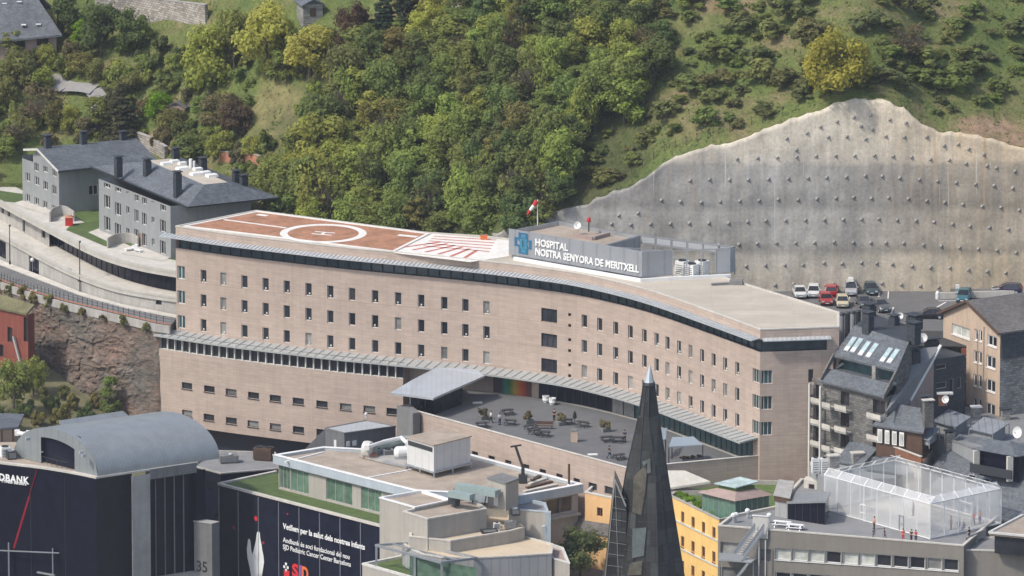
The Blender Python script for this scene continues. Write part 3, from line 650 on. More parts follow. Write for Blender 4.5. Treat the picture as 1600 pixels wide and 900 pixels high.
# striped walkway beside the pad
ap = [G(616, 394.5, HP), G(735, 409, HP), G(795, 400, HP), G(796, 375, HP), G(676, 365, HP)]
a_ = MB(); a_.prism(ap, DZ - .02, HP - .012); ch = a_.build('chevron_apron', M['paint_white'], HO)
st = MB(); cz2 = HP - .002
for (a, b) in (((626, 392), (700, 374)), ((649, 396), (712, 381)), ((672, 399), (722, 386)), ((694, 402), (733, 391)), ((716, 405), (745, 396))): pass
for k in range(6):
    u = k / 5; strip(st, (lerp(625, 724, u), lerp(387, 404, u)), (lerp(688, 745, u), lerp(382, 395, u) - 4), .55, cz2)
for k in range(5): strip(st, (lerp(678, 662, k / 4), lerp(369, 384, k / 4)), (lerp(775, 765, k / 4), lerp(374, 392, k / 4) + 1), .42, cz2)
st.build('red_stripe', M['paint_red'], ch)
# long metal canopy between the wards and the base storey
CZI, CZO = 17.75, 17.4
s_tip = F.spx(1184, 17.7)
lowP = [tuple(Vector(FC[0]) + Vector((-1.7, 1.1)))] + FC
LF = Path(lowP); eave('long_canopy', LF, 0, LF.L - (F.L - s_tip), CZI, CZO, 2.9, .22, 'zinc_canopy', 'zinc_canopy', 1.4)
# base storey of the left wing
s_end = F.spx(640, 14)
base = [tuple(Vector(FC[0]) + Vector((-1.5, .9)))] + [p for p, s in zip(FC, F.S) if s < s_end] + [tuple(F.at(s_end))]
BF = Path(offset(base, 2.3)); lh = []; lsp = []
def bz(px, py): s = BF.spx(px, 12); p = BF.at(s); return s, Zat(p.x, p.y, py)
for px, py in ((292, 603), (327, 608), (361, 613), (396, 618), (430, 622.5), (466, 627), (503, 631.5), (540, 635.7), (577, 639.5), (613, 643)): s, z = bz(px, py); lh.append(hwin(BF, s, 1.8, z, .95))
for px, py in ((292, 646), (326, 652.2), (361, 657.5), (395, 662.5), (430, 667), (466, 671.5), (503, 676), (540, 680.5)): s, z = bz(px, py); lh.append(hwin(BF, s, 1.8, z, .95))
zb0 = 4.6
w = MB(); w.wall(BF, zb0, 15.35, lh, .3); L0, L1 = BF.at(0), BF.at(BF.L - 1e-6)
bk0 = Vector(base[0]) + Vector((4.5, 5)); bk1 = F.at(s_end, -2)
w.wall(Path([bk0, L0]), zb0, 17.3); w.wall(Path([L1, bk1]), -6, 17.3)
w.face([(*p, zb0) for p in [tuple(BF.P[i]) for i in range(len(BF.P) - 1, -1, -1)]] + [(*bk0, zb0)][:0] + [(p[0], p[1], zb0) for p in base])
w.build('base_wall', M['brick'], HO)
for h in lh: window(HO, BF, h, .3, name='low_window', fm='steel_dark', pm='pane_blind' if rnd.random() < .5 else 'pane', sill=1)
w = MB(); GP = Path(offset(base, 1.75)); w.wall(GP, 15.3, 17.6); w.build('ribbon_glazing', M['pane'], HO)
w = MB(); k = 0
while k * 1.28 < BF.L - .6:
    s = .3 + k * 1.28; p = BF.at(s, -.32); n = BF.nrm(s); w.box((p.x, p.y, 16.45), (.17, .34, 2.2), math.atan2(n.y, n.x) + R(90)); k += 1
bs = offset(base, 1.7); bo = [tuple(p) for p in BF.P]
for i in range(len(bo) - 1): w.face([(*bo[i], 15.352), (*bo[i + 1], 15.352), (*bs[i + 1], 15.352), (*bs[i], 15.352)])
w.build('ribbon_mullions', M['offwhite'], HO)
# shaded ground floor under the base wall
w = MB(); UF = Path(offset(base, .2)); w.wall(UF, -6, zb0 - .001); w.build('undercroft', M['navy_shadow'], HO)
# terrace
TZ = 14.2
t0, t1, t2, t3 = G(640, 640, TZ + 1), G(985, 733, TZ + 1), G(1045, 725.5, TZ + 1), tuple(F.at(F.L - .35))
sb = [tuple(F.at(lerp(s_end, F.L - .4, k / 24))) for k in range(25)]
tpoly = [t0, t1, t2, t3] + sb[::-1]
tp = MB(); tp.face([(*p, TZ) for p in tpoly]); tp.build('terrace_floor', M['paving'], HO)
tb = MB(); si = offset(sb, .05); s2 = offset(sb, .75)
for i in range(len(sb) - 1): tb.face([(*s2[i], TZ + .006), (*s2[i + 1], TZ + .006), (*si[i + 1], TZ + .006), (*si[i], TZ + .006)])
for k in range(9):
    for (a, b) in (((lerp(700, 1010, k / 8), lerp(655, 735, k / 8)), (lerp(860, 1140, k / 8), lerp(640, 712, k / 8))),): pass
tb.build('paving_border', M['kerb'], HO)
TW = Path([t0, t1, t2, t3]); th = []
for px, py in ((716, 702), (742, 709), (768, 715.7), (794, 722.7), (822, 729), (848, 736.7), (874, 744), (901, 751), (926, 761.5), (951, 767)):
    s = TW.spx(px, 10); p = TW.at(s); th.append(hwin(TW, s, 1.3 if px < 910 else 1.7, Zat(p.x, p.y, py), .62 if px < 910 else 1.2))
w = MB(); w.wall(TW, -6, TZ + 1.0, th, .3); ti = offset([t0, t1, t2, t3], -.3)
for i, (a, b) in enumerate(((t0, t1), (t1, t2), (t2, t3))): w.face([(*a, TZ + 1.0), (*b, TZ + 1.0), (*ti[i + 1], TZ + 1.0), (*ti[i], TZ + 1.0)]); w.face([(*ti[i], TZ), (*ti[i], TZ + 1.0), (*ti[i + 1], TZ + 1.0), (*ti[i + 1], TZ)])
w.build('terrace_wall', M['brick'], HO)
c = MB(); to_ = offset([t0, t1, t2, t3], .08); ti2 = offset([t0, t1, t2, t3], -.38)
for i in range(3): c.hexa([(*to_[i], TZ + 1.004), (*to_[i + 1], TZ + 1.004), (*ti2[i + 1], TZ + 1.004), (*ti2[i], TZ + 1.004), (*to_[i], TZ + 1.08), (*to_[i + 1], TZ + 1.08), (*ti2[i + 1], TZ + 1.08), (*ti2[i], TZ + 1.08)])
c.build('terrace_coping', M['concrete_pale'], HO)
for h in th: window(HO, TW, h, .3, name='terrace_wall_window', fm='steel_dark')
# glass front of the terrace under the canopy
def glaz(name, pa, pb, off, m, z0=TZ + .01, z1=CZI - .15, mull=1.3, mm='steel_dark'):
    sa, sb_ = F.spx(pa, TZ + 1.5), F.spx(pb, TZ + 1.5); n = max(2, int((sb_ - sa) / 1.0)); P = Path([tuple(F.at(lerp(sa, sb_, i / n), off)) for i in range(n + 1)])
    w = MB(); w.wall(P, z0, z1); o = w.build(name, M[m], HO)
    if mull:
        f = MB(); k = int(P.L / mull)
        for i in range(k + 1): p = P.at(min(P.L - 1e-4, P.L * i / k), .03); nn = P.nrm(min(P.L - .01, P.L * i / k)); f.box((p.x, p.y, (z0 + z1) / 2), (.09, .12, z1 - z0), math.atan2(nn.y, nn.x) + R(90))
        f.build('glazing_mullions', M[mm], o)
    return o
glaz('terrace_glazing', 843, 956, .05, 'bank_glass'); glaz('pale_glazing', 957, 992, .06, 'pane_blind', mull=1.6); glaz('terrace_glazing', 993, 1176, .05, 'pane_teal')
sa, sb_ = F.spx(771, 15.5), F.spx(831, 15.5); P = Path([tuple(F.at(lerp(sa, sb_, i / 6), .05)) for i in range(7)]); w = MB()
for i in range(6):
    a, b = P.P[i], P.P[i + 1]; w.face([(*a, TZ + .01), (*b, TZ + .01), (*b, CZI - .2), (*a, CZI - .2)], 0, [(i / 6, 0), ((i + 1) / 6, 0), ((i + 1) / 6, 1), (i / 6, 1)])
w.build('rainbow_mural', M['mural'], HO)
# sloping entrance roof with glass lobby below
er = [(G(610, 613.5, 17.5), 17.5), (G(640, 617, 17.35), 17.35), (G(677, 622, 17.2), 17.2), (G(757, 587, 17.7), 17.7), (G(745, 577, 18.2), 18.2), (G(682, 574, 18.35), 18.35), (G(645, 593, 18.1), 18.1)]
w = MB(); w.slab([(*p, z) for p, z in er], .3, 0, 1); w.build('entrance_roof', [M['zinc_white'], M['galv']], HO)
lob = [G(642, 640, TZ), G(676, 649, TZ), G(722, 650 - 18, TZ), G(700, 612, TZ)]
w = MB(); LP = Path([lob[0], lob[1]]); w.wall(LP, TZ + .01, 17.1); w.wall(Path([lob[1], lob[2]]), TZ + .01, 17.25); w.wall(Path([lob[2], lob[3]]), TZ + .01, 17.4)
lb = w.build('entrance_lobby', M['bank_glass'], HO); f = MB()
for a, b in ((lob[0], lob[1]), (lob[1], lob[2])):
    for k in range(4): p = Vector(a).lerp(Vector(b), k / 3.); f.box((p.x, p.y, (TZ + 17.1) / 2), (.12, .12, 17.1 - TZ - .02))
f.build('lobby_post', M['steel_dark'], lb)
gb = [G(620, 634, TZ + 1.2), G(645, 646, TZ + 1.2), G(656, 644, TZ + 1.2), G(640, 631, TZ + 1.2)]
w = MB(); w.prism(gb, -4, TZ + 1.2); w.build('stair_tower', M['concrete_dark'], HO)
# ---- roof house with the lettered screen
RZ = 33.02; SH = 4.0
pA, pB, pC = G(795, 401, RZ), G(1003, 437, RZ), G(1051, 434, RZ)
pD = G(1140, 430, RZ); pE = D(1017, 367, 0); 
nb = Vector(pB) - Vector(pA); nb.normalize(); back = Vector((-nb.y, nb.x))
bA = Vector(pA) + back * 11.5 + nb * 1.0; bD = Vector(pD) + back * 4.0
sc_ = MB(); SP = Path([pA, pB, pC]); so2 = [pA, pB, pC]; sin_ = offset(so2, -.25)
for i in range(2):
    a, b, c_, d_ = so2[i], so2[i + 1], sin_[i + 1], sin_[i]
    sc_.hexa([(*a, RZ + .35), (*b, RZ + .35), (*c_, RZ + .35), (*d_, RZ + .35), (*a, RZ + SH), (*b, RZ + SH), (*c_, RZ + SH), (*d_, RZ + SH)])
scr = sc_.build('sign_screen', M['metal_panel'], HO)
xd = Vector((nb.x, nb.y, 0)); up = Vector((0, 0, 1)); Ls = (Vector(pB) - Vector(pA)).length; fn = Vector((nb.y, -nb.x, 0))
def sgn(u, z): p = Vector(pA) + nb * (u * Ls); return Vector((p.x, p.y, RZ + z)) + fn * .01
text(scr, 'sign_lettering', "HOSPITAL", sgn(.205, 2.3), xd, up, .98, 'sign_white', Ls * .245, .12, .022)
text(scr, 'sign_lettering', "NOSTRA SENYORA DE MERITXELL", sgn(.205, .95), xd, up, .98, 'sign_white', Ls * .775, .12, .022)
lg = MB(); lg2 = MB()
def lq(b, u0, u1, z0, z1, d): q = [sgn(u0, z0), sgn(u1, z0), sgn(u1, z1), sgn(u0, z1)]; b.hexa([q[0] + fn * d, q[1] + fn * d, q[1] + fn * .003, q[0] + fn * .003, q[3] + fn * d, q[2] + fn * d, q[2] + fn * .003, q[3] + fn * .003])
def ring(b, u0, u1, z0, z1, d, t=.018, tz=.22): lq(b, u0, u1, z0, z0 + tz, d); lq(b, u0, u1, z1 - tz, z1, d); lq(b, u0, u0 + t, z0 + tz, z1 - tz, d); lq(b, u1 - t, u1, z0 + tz, z1 - tz, d)
ring(lg, .075, .145, 2.55, 3.75, .05); ring(lg, .045, .105, 1.75, 3.0, .06); ring(lg, .11, .172, 1.6, 2.85, .06); ring(lg, .075, .145, .75, 2.0, .05)
ring(lg2, .085, .14, 1.5, 2.9, .08); lq(lg2, .095, .13, .95, 1.45, .07); lq(lg2, .095, .128, 3.0, 3.4, .07)
lg.build('sign_emblem', M['sign_blue'], scr); lg2.build('sign_emblem', M['sign_teal'], scr)
# enclosed half of the roof house: gravel roof with low walls
q0 = Vector(pA) + nb * .3 + back * .27; q1 = Vector(pA) + nb * (Ls * .70) + back * .27; q2 = q1 + back * 8.5; q3 = q0 + back * 8.8 + nb * 1.5
block(HO, [tuple(q0), tuple(q1), tuple(q2), tuple(q3)], DZ, RZ + 3.7, 'metal_panel', 'roof_gravel', 'steel', par=.5, pt=.25, name='roof_house')
m0 = Vector(pA) + nb * (Ls * .34) + back * 4.4
w = MB(); w.bar((*m0, RZ + 3.45), (*(m0 + nb * 3.6 - back * .2), RZ + 3.45), .18, .5); w.bar((*(m0 + nb * 3.7), RZ + 3.45), (*(m0 + nb * 3.7 + back * 3.6), RZ + 3.45), .18, .5); w.build('roof_upstand', M['render_pink'], HO)
# open plant yard behind the right end of the screen
fr = MB(); P_ = [tuple(q2), tuple(Vector(pD) + back * 3.2), pD]
b0, b1 = q2, Vector(pD) + back * 1.2
for k in range(7):
    p = b0.lerp(b1, k / 6); fr.box((p.x, p.y, RZ + 1.9), (.16, .16, 3.9))
for z in (RZ + 3.8, RZ + 2.7, RZ + 1.2): fr.bar((*b0, z), (*b1, z), .16, .16)
c0, c1 = Vector(pC), Vector(pD)
for k in range(5): p = c0.lerp(c1, k / 4); fr.box((p.x, p.y, RZ + 1.9), (.16, .16, 3.9))
fr.bar((*c0, RZ + 3.8), (*c1, RZ + 3.8), .16, .16); fr.bar((*c1, RZ + 3.8), (*b1, RZ + 3.8), .16, .16); fr.bar((*c0, RZ + 3.8), (*(q1 + nb * 1), RZ + 3.8), .14, .14)
fr.build('yard_frame', M['steel'], HO)
pn = MB()
for k in range(6):
    a, b = b0.lerp(b1, k / 6 + .012), b0.lerp(b1, (k + 1) / 6 - .012); pn.bar((*a, RZ + 3.25), (*b, RZ + 3.25), .05, .85)
    
a, b = c0.lerp(c1, .76), c1; pn.bar((*a, RZ + 2.0), (*b, RZ + 2.0), .06, 3.3); pn.bar((*c1, RZ + 2.0), (*b1, RZ + 2.0), .06, 3.3)
pn.build('yard_screen', M['mesh_panel'], HO)
ku = MB(); ko = offset([tuple(Vector(pA) + nb * 1.5), pB, pC, pD], .9); ki = offset([tuple(Vector(pA) + nb * 1.5), pB, pC, pD], .45)
for i in range(3): ku.hexa([(*ko[i], DZ), (*ko[i + 1], DZ), (*ki[i + 1], DZ), (*ki[i], DZ), (*ko[i], RZ + .3), (*ko[i + 1], RZ + .3), (*ki[i + 1], RZ + .3), (*ki[i], RZ + .3)])
ku.build('roof_kerb', M['white'], HO)
# things standing on the roof
def machine(name, label, cat, c, d, rz, m='white', m2='steel_dark', fans=2, group=None):
    t = thing(name, label, cat, c, group); b = MB(); b.box((c[0], c[1], c[2] + d[2] / 2 + .15), d, rz); b.box((c[0], c[1], c[2] + .08), (d[0] * .9, d[1] * .9, .16), rz, 0); b.build('casing', M[m], t)
    for k in range(fans):
        u = (k + .5) / fans - .5; x, y = c[0] + u * d[0] * math.cos(rz), c[1] + u * d[0] * math.sin(rz)
        f = MB(); f.lathe((x, y, c[2] + d[2] + .152), [(min(d[1], d[0] / fans) * .40, 0), (min(d[1], d[0] / fans) * .42, .14), (min(d[1], d[0] / fans) * .33, .14), (min(d[1], d[0] / fans) * .3, .02), (0, .02)], n=14); f.build('fan', M[m2], t)
    b = MB(); n = Vector((math.sin(rz), -math.cos(rz)))
    for k in range(5): z = c[2] + .3 + k * d[2] * .16; p = Vector(c[:2]) + n * (d[1] / 2 + .012); b.box((p.x, p.y, z), (d[0] * .8, .03, .06), rz)
    b.build('louvre', M[m2], t); return t
az = math.atan2(nb.y, nb.x)
for i, (px, py, w_, h_) in enumerate(((1066, 424, 1.5, 1.9), (1081, 427, 1.5, 1.7), (1097, 425, 1.6, 2.0))):
    machine('chiller_unit', ('white chiller unit at the near end of the roof plant yard', 'middle white chiller unit in the roof plant yard', 'white chiller unit beside the mesh corner panel of the roof yard')[i], 'chiller', (*(Vector(G(px, py + 4, RZ))), DZ), (w_, 1.4, h_), az, 'white', fans=1, group='chillers in the roof yard')
p = Vector(q1) + nb * 1.5 + back * 2.2; machine('cooling_unit', 'long pale cooling unit behind the sign screen on the hospital roof', 'cooling unit', (p.x, p.y, DZ), (3.4, 1.8, 2.4), az, 'galv', fans=3)
t = thing('windsock', 'red and white windsock on a white pole above the hospital roof', 'windsock', (*(G(840, 352, 36.5)), 36.5)); x, y = G(840, 352, 36.5)
b = MB(); b.tube((x, y, 36.4), (x, y, 40.2), .07, n=8); b.build('pole', M['white'], t)
ps = [Vector((x - .1, y, 40.0)), Vector((x - .55, y - .1, 39.35)), Vector((x - 1.05, y - .2, 38.7)), Vector((x - 1.45, y - .25, 38.1))]
for i in range(3): b = MB(); b.tube(ps[i], ps[i + 1], .34 - i * .07, n=10, r2=.28 - i * .07, caps=False); b.build('sock_band', M['white' if i == 1 else 'red'], t)
def dish(name, label, x, y, z, r=.55, face=(-.3, -1, .35), group=None, m='white'):
    t = thing(name, label, 'satellite dish', (x, y, z), group); b = MB(); b.tube((x, y, z), (x, y, z + r * 1.5), .05); b.build('mast', M['galv'], t)
    f = Vector(face).normalized(); c = Vector((x, y, z + r * 1.6)) + f * .12; b = MB(); b.lathe(c, [(0, 0), (r * .5, .06), (r * .85, .17), (r, .26), (r * .98, .28), (r * .8, .2), (r * .45, .09), (0, .04)], n=16, ax=f); b.build('bowl', M[m], t)
    b = MB(); b.tube(c + Vector((0, 0, -r * .8)) + f * .2, c + f * .75, .025); b.box(tuple(c + f * .78), (.1, .1, .1)); b.build('feed_arm', M['steel_dark'], t); return t
dish('satellite_dish', 'round white satellite dish on the gravel roof behind the hospital sign', *G(903, 362, 36.6), 36.6, .55)
t = thing('beacon', 'red obstruction light on a post above the hospital roof', 'beacon light', (*G(920, 362, 36.6), 36.6)); x, y = G(920, 362, 36.6)
b = MB(); b.tube((x, y, 36.6), (x, y, 38.0), .09); b.build('post', M['steel_dark'], t); b = MB(); b.lathe((x, y, 38.0), [(.28, 0), (.3, .3), (.2, .6), (0, .7)]); b.build('lamp', M['red'], t)
x, y = G(1150, 444, DZ); t = thing('roof_hatch', 'dark low hatch with a long duct lying on the pale hospital roof', 'roof hatch', (x, y, DZ)); b = MB(); b.box((x, y, DZ + .3), (2.0, 1.3, .6), -.1, top=.85); b.build('hatch', M['concrete_dark'], t); b = MB(); b.bar((x - 1, y - .2, DZ + .15), (x - 3.4, y - .8, DZ + .15), .5, .3); b.build('duct', M['concrete_dark'], t)
x, y = G(756, 374, HP); t = thing('fire_box', 'small orange fire box on the striped apron beside the helipad', 'fire box', (x, y, HP)); b = MB(); b.box((x, y, HP + .3), (1.0, .5, .5)); b.build('box', M['logo_orange'], t); b = MB(); b.box((x, y, HP + .6), (1.06, .56, .08)); b.build('lid', M['terracotta'], t)
# ================================================================== LEFT: road, podium, grey apartment blocks, rock cut
def gl(P, z): return [G(px, py, z) for px, py in P]
LSe = spline(gl([(-90, 322), (-40, 347), (0, 367), (30, 384), (100, 421), (167, 447), (222, 459), (279, 467)], 21.1), 4)
USe = spline(gl([(-90, 272), (-40, 298), (0, 317), (77, 359), (150, 396), (213, 416), (279, 428)], 24.4), 4)
LSP, USP = Path(LSe), Path(USe)
rbase = [(-90, 377), (-40, 392), (0, 407), (67, 433), (127, 458), (193, 477), (277, 493), (330, 500)]
def road_z(px): return tab(px, [(-90, 17.6), (0, 17.9), (130, 18.1), (277, 18.4)])
rin = [(*p, Zat(p[0], p[1], tab(PX(p[0], p[1], 21.1), rbase))) for p in LSe]
rout_px = [(-90, 405), (-40, 425), (0, 440), (50, 458), (95, 471), (140, 482), (200, 496), (245, 507), (266, 510)]
rout = []
zr = [(PX(*p), p[2]) for p in rin]
for px, py in rout_px: z = tab(px, zr); rout.append((*G(px, py, z), z))
rd = MB(); n = 30
RI = Path(rin); RO = Path(rout)
def pzs(P3, k):
    P = Path(P3); s = P.L * k * .9999; i = P.seg(s); t = (s - P.S[i]) / (P.S[i + 1] - P.S[i]); return tuple(Vector(P3[i]).lerp(Vector(P3[i + 1]), t))
RA = [pzs(rin, k / n) for k in range(n + 1)]; RB = [pzs(rout, k / n) for k in range(n + 1)]
def mid(a, b, t): return tuple(Vector(a).lerp(Vector(b), t))
for k in range(n): rd.slab([mid(RA[k], RB[k], 0), mid(RB[k], RA[k], 0), mid(RB[k + 1], RA[k + 1], 0), mid(RA[k + 1], RB[k + 1], 0)], .8)
struct(rd.build('road', M['asphalt']))
sw = MB()
for k in range(n):
    a, b = mid(RA[k], RB[k], .22), mid(RA[k + 1], RB[k + 1], .22); u = (0, 0, .13)
    sw.slab([tuple(Vector(q) + Vector(u)) for q in (a, b, RA[k + 1], RA[k])], .2)
struct(sw.build('pavement', M['concrete_pale']))
PO = thing('podium', 'curved two-level concrete podium with a dark glass band below the grey apartment blocks', 'podium', (-60, 0, 18))
def ledge(edge, z, th, back, name, m='concrete_pale', mf='kerb'):
    b = MB(); bk = offset(edge, -back)
    for i in range(len(edge) - 1):
        a, c = edge[i], edge[i + 1]; d, e = bk[i + 1], bk[i]
        b.face([(*a, z), (*c, z), (*d, z), (*e, z)], 0); b.face([(*a, z - th), (*c, z - th), (*c, z), (*a, z)], 1); b.face([(*c, z - th), (*a, z - th), (*e, z - th), (*d, z - th)], 1)
    return b.build(name, [M[m], M[mf]], PO)
ledge(LSe, 21.1, .55, 5.5, 'lower_terrace'); ledge(USe, 24.4, .6, 6.5, 'upper_terrace')
def rim(edge, z, h, name):
    b = MB(); o, i_ = offset(edge, .06), offset(edge, -.35)
    for k in range(len(edge) - 1): b.hexa([(*o[k], z + .003), (*o[k + 1], z + .003), (*i_[k + 1], z + .003), (*i_[k], z + .003), (*o[k], z + h), (*o[k + 1], z + h), (*i_[k + 1], z + h), (*i_[k], z + h)])
    b.build(name, M['kerb'], PO)
rim(LSe, 21.1, .25, 'lower_rim'); rim(USe, 24.4, .35, 'upper_rim')
WPth = Path(offset(LSe, -.25)); b = MB(); hs = []
for px, py in ((87, 411), (124, 432), (158, 441), (199, 452), (248, 467), (107, 419)):
    s = WPth.spx(px, 19); p = WPth.at(s); hs.append(hwin(WPth, s, 1.0, Zat(p.x, p.y, py + 5), .8))
s = WPth.spx(53, 19); hs.append((s - 2.0, s + 2.0, 17.3, 20.3)); s = WPth.spx(3, 19); hs.append((s - 1.6, s + 1.6, 17.6, 20.2))
b.wall(WPth, 15, 20.56, hs, .3); b.build('street_wall', M['concrete'], PO)
for h in hs: window(PO, WPth, h, .3, name='wall_opening', fm='steel_dark', pm='bank_glass' if h[1] - h[0] > 2 else 'pane', nx=3 if h[1] - h[0] > 2 else 0)
GB = Path(offset(USe, -2.4)); b = MB(); sg = GB.spx(78, 23); b.wall(GB, 21.1, 23.81, s0=sg); b.build('glass_band', M['bank_glass'], PO)
f = MB(); k = 0
while sg + k * 1.8 < GB.L: p = GB.at(min(GB.L - .01, sg + k * 1.8), .05); f.box((p.x, p.y, 22.45), (.08, .1, 2.68)); k += 1
f.build('glazing_mullions', M['steel_dark'], PO)
b = MB(); hs = []; GW = Path(offset(USe, -1.2)); 
for px, w_, z0, z1 in ((37, 1.0, 21.2, 23.3), (68, 1.6, 21.9, 23.2)): s = GW.spx(px, 22); hs.append((s - w_ / 2, s + w_ / 2, z0, z1))
for px in (4, 14): s = GW.spx(px, 22); hs.append((s - .5, s + .5, 22.3, 23.4))
b.wall(GW, 21.1, 23.81, hs, .3, s1=GW.spx(77, 22)); b.build('upper_wall', M['concrete'], PO)
for h in hs: window(PO, GW, h, .3, name='upper_opening', fm='steel_dark')
# ground behind the podium, lawns
b = MB(); ub = offset(USe, -6.3); bkl = [(-40, 2), (-46, 14), (-60, 32), (-90, 40), (-130, 40)]
b.face([(*p, 24.36) for p in ub] + [(*p, 24.36) for p in [(-36, -8)] + bkl]); struct(b.build('garden_ground', M['lawn']))
lw = MB()
lw.face([G3(a, b_, 24.43) for a, b_ in ((-40, 300), (-6, 313), (36, 318), (36, 303), (-40, 292))]); lw.face([G3(a, b_, 24.43) for a, b_ in ((103, 359), (165, 385), (188, 377), (155, 345), (112, 350))])
stuff(lw.build('lawn', M['turf']))
pt_ = MB(); pt_.face([G3(a, b_, 24.45) for a, b_ in ((138, 363), (168, 377), (184, 368), (156, 356))]); pt_.face([G3(a, b_, 24.45) for a, b_ in ((190, 396), (255, 408), (270, 400), (225, 382), (205, 384))]); pt_.face([G3(a, b_, 24.45) for a, b_ in ((17, 318), (78, 336), (95, 333), (36, 313))])
struct(pt_.build('patio', M['concrete_pale']))
ZL = 24.4
# block A with the gable
def windows_px(path, L, depth=.2):
    hs = []
    for px, py, w_, h_ in L: s = path.spx(px, 28); p = path.at(s); hs.append(hwin(path, s, w_, Zat(p.x, p.y, py), h_))
    return hs
A = thing('apartment_house', 'grey gabled apartment house with a slate roof and three chimneys beside the lawn', 'apartment building', (*G(93, 335, ZL), ZL))
a0, a1 = Vector(G(35.5, 313, ZL)), Vector(G(92.5, 334, ZL)); ad = (a1 - a0).normalized(); ab = Vector((.885, .465)) ; a2 = a1 + ab * 15.; a3 = a0 + ab * 15.
fa = Path([a0, a1]); pk_ = fa.at(fa.L * .52); zE = Zat(a1.x, a1.y, 263); zP = Zat(pk_.x, pk_.y, 234); zL_ = Zat(a0.x, a0.y, 247)
ha = windows_px(fa, ((57, 257, 1.3, 2.1), (71, 258.5, 1.3, 2.1), (85, 265, 1.3, 2.1), (43.5, 277, 1.3, 1.3), (57.5, 283, 1.3, 1.3), (71, 290, 1.3, 1.3), (84.5, 297, 1.3, 1.4), (43, 313, 1.3, 1.9), (57, 319, 1.3, 2.0), (70, 324.5, 1.3, 2.0), (84, 329, 1.3, 1.6)))
ha = [(a, b, max(c, ZL + .05), d) for a, b, c, d in ha]
b = MB(); b.wall(fa, ZL, zL_, ha, .22); gy = Path([a1, a2]); hr = windows_px(gy, ((146, 297, 1.5, 1.5),)); b.wall(gy, ZL, zE, hr, .22); b.wall(Path([a2, a3]), ZL, zE); b.wall(Path([a3, a0]), ZL, zL_ + .4)
hc = [h for h in ha if h[3] > zL_]
def gpt(u, z): p = fa.at(fa.L * u if u < 1 else fa.L - 1e-6); return (p.x, p.y, z)
u0 = .30
b.face([gpt(u0, zL_), gpt(1, zL_), gpt(1, zE), gpt(.52, zP), gpt(u0, zP - (.52 - u0) * 4.2)])
o2 = a3 - a0; b.face([tuple(Vector(p) + Vector((*o2, 0))) for p in (gpt(1, zL_), gpt(0, zL_), gpt(.52, zP), gpt(1, zE))])
b.build('wall', M['render_grey'], A)
for h in ha + []: window(A, fa, h, .22, fm='offwhite', pm='pane', nx=1)
for h in hr: window(A, gy, h, .22, fm='offwhite', pm='pane', nx=1)
bk3 = Vector((*ab, 0)); 
def rp(u, z, k): q = a0 + (a1 - a0) * u; return Vector((q.x, q.y, z)) + bk3 * k
sl_ = (zP - zE) / .48
r = MB(); r.slab([rp(1.09, zE - .09 * sl_ + .2, -.6), rp(1.09, zE - .09 * sl_ + .2, 15.6), rp(.52, zP + .2, 15.6), rp(.52, zP + .2, -.6)], .22)
r.slab([rp(.52, zP + .2, -.6), rp(.52, zP + .2, 15.6), rp(-.02, zP - .54 * sl_ * .55, 15.6), rp(-.02, zP - .54 * sl_ * .55, 6)], .2) ; r.slab([rp(.521, zP + .2, -.6), rp(.521, zP + .2, 6.1), rp(.16, zP - .36 * sl_ * .55 + .2, 6.1), rp(.16, zP - .36 * sl_ * .55 + .2, -.6)], .2)
r.build('roof', M['slate'], A)
f = MB(); f.bar(rp(1.09, zE - .09 * sl_ + .1, -.66), rp(.52, zP + .12, -.66), .12, .3); f.bar(rp(.52, zP + .12, -.66), rp(.15, zP - .37 * sl_ * .55 + .12, -.66), .12, .3); f.build('bargeboard', M['offwhite'], A)
f = MB(); f.bar(rp(1.1, zE - .09 * sl_ + .05, -.6), rp(1.1, zE - .09 * sl_ + .05, 15.6), .2, .16); f.build('gutter', M['steel_dark'], A)
for px, yt, yb in ((69, 214, 228), (122, 208, 224), (194, 208, 222)):
    k = {69: 1.2, 122: 7, 194: 13.5}[px]; q = rp(.50, zP, k); chimney(A, q.x, q.y, zP - .6, Zat(q.x, q.y, yt), .9, .9, math.atan2(ab.y, ab.x))
# block B with the hipped roof
Bt = thing('apartment_house', 'grey three-storey apartment house with a hipped slate roof and a row of white skylights', 'apartment building', (*G(267, 403, ZL), ZL))
b0_, b1_ = Vector(G(155, 360, ZL)), Vector(G(267, 404, ZL)); zE = Zat(b1_.x, b1_.y, 322); E1, E2, E3 = (Vector((*G(px, py, zE), zE)) for px, py in ((142, 261), (293, 324), (438, 309))); E4 = E1 + E3 - E2
bb = (E3 - E2).to_2d().normalized(); b2_ = b1_ + bb * ((E3 - E2).length - 2.0); b3_ = b0_ + bb * ((E3 - E2).length - 2.0)
fb = Path([b0_, b1_])
hb = windows_px(fb, ((167.5, 285, 1.9, 1.7), (185, 291.5, 1.7, 1.7), (200, 296, .9, 1.2), (214, 305, 1.3, 1.9), (226, 309.5, 1.4, 1.9), (239, 311, .8, 1.0), (255, 321.5, 1.6, 1.6),
  (167.5, 315.5, 1.8, 1.9), (184.5, 327, 1.8, 1.9), (199.7, 328.5, .9, 1.1), (213.5, 337.5, 1.3, 1.8), (225.5, 342.5, 1.4, 1.8), (239, 343.7, .8, .9), (254.5, 353.5, 1.7, 1.8),
  (167.5, 350, 1.8, 2.1), (184, 359.5, 1.8, 1.9), (199.5, 362.5, .9, 1.1), (213, 368, 1.3, 1.8), (225, 375, 1.4, 1.9), (239, 378, .8, 1.0), (254, 387, 1.7, 2.0)))
zt_ = zE - .02
hb = [(a, b, max(c, ZL + .05), min(d, zt_ - .25)) for a, b, c, d in hb]
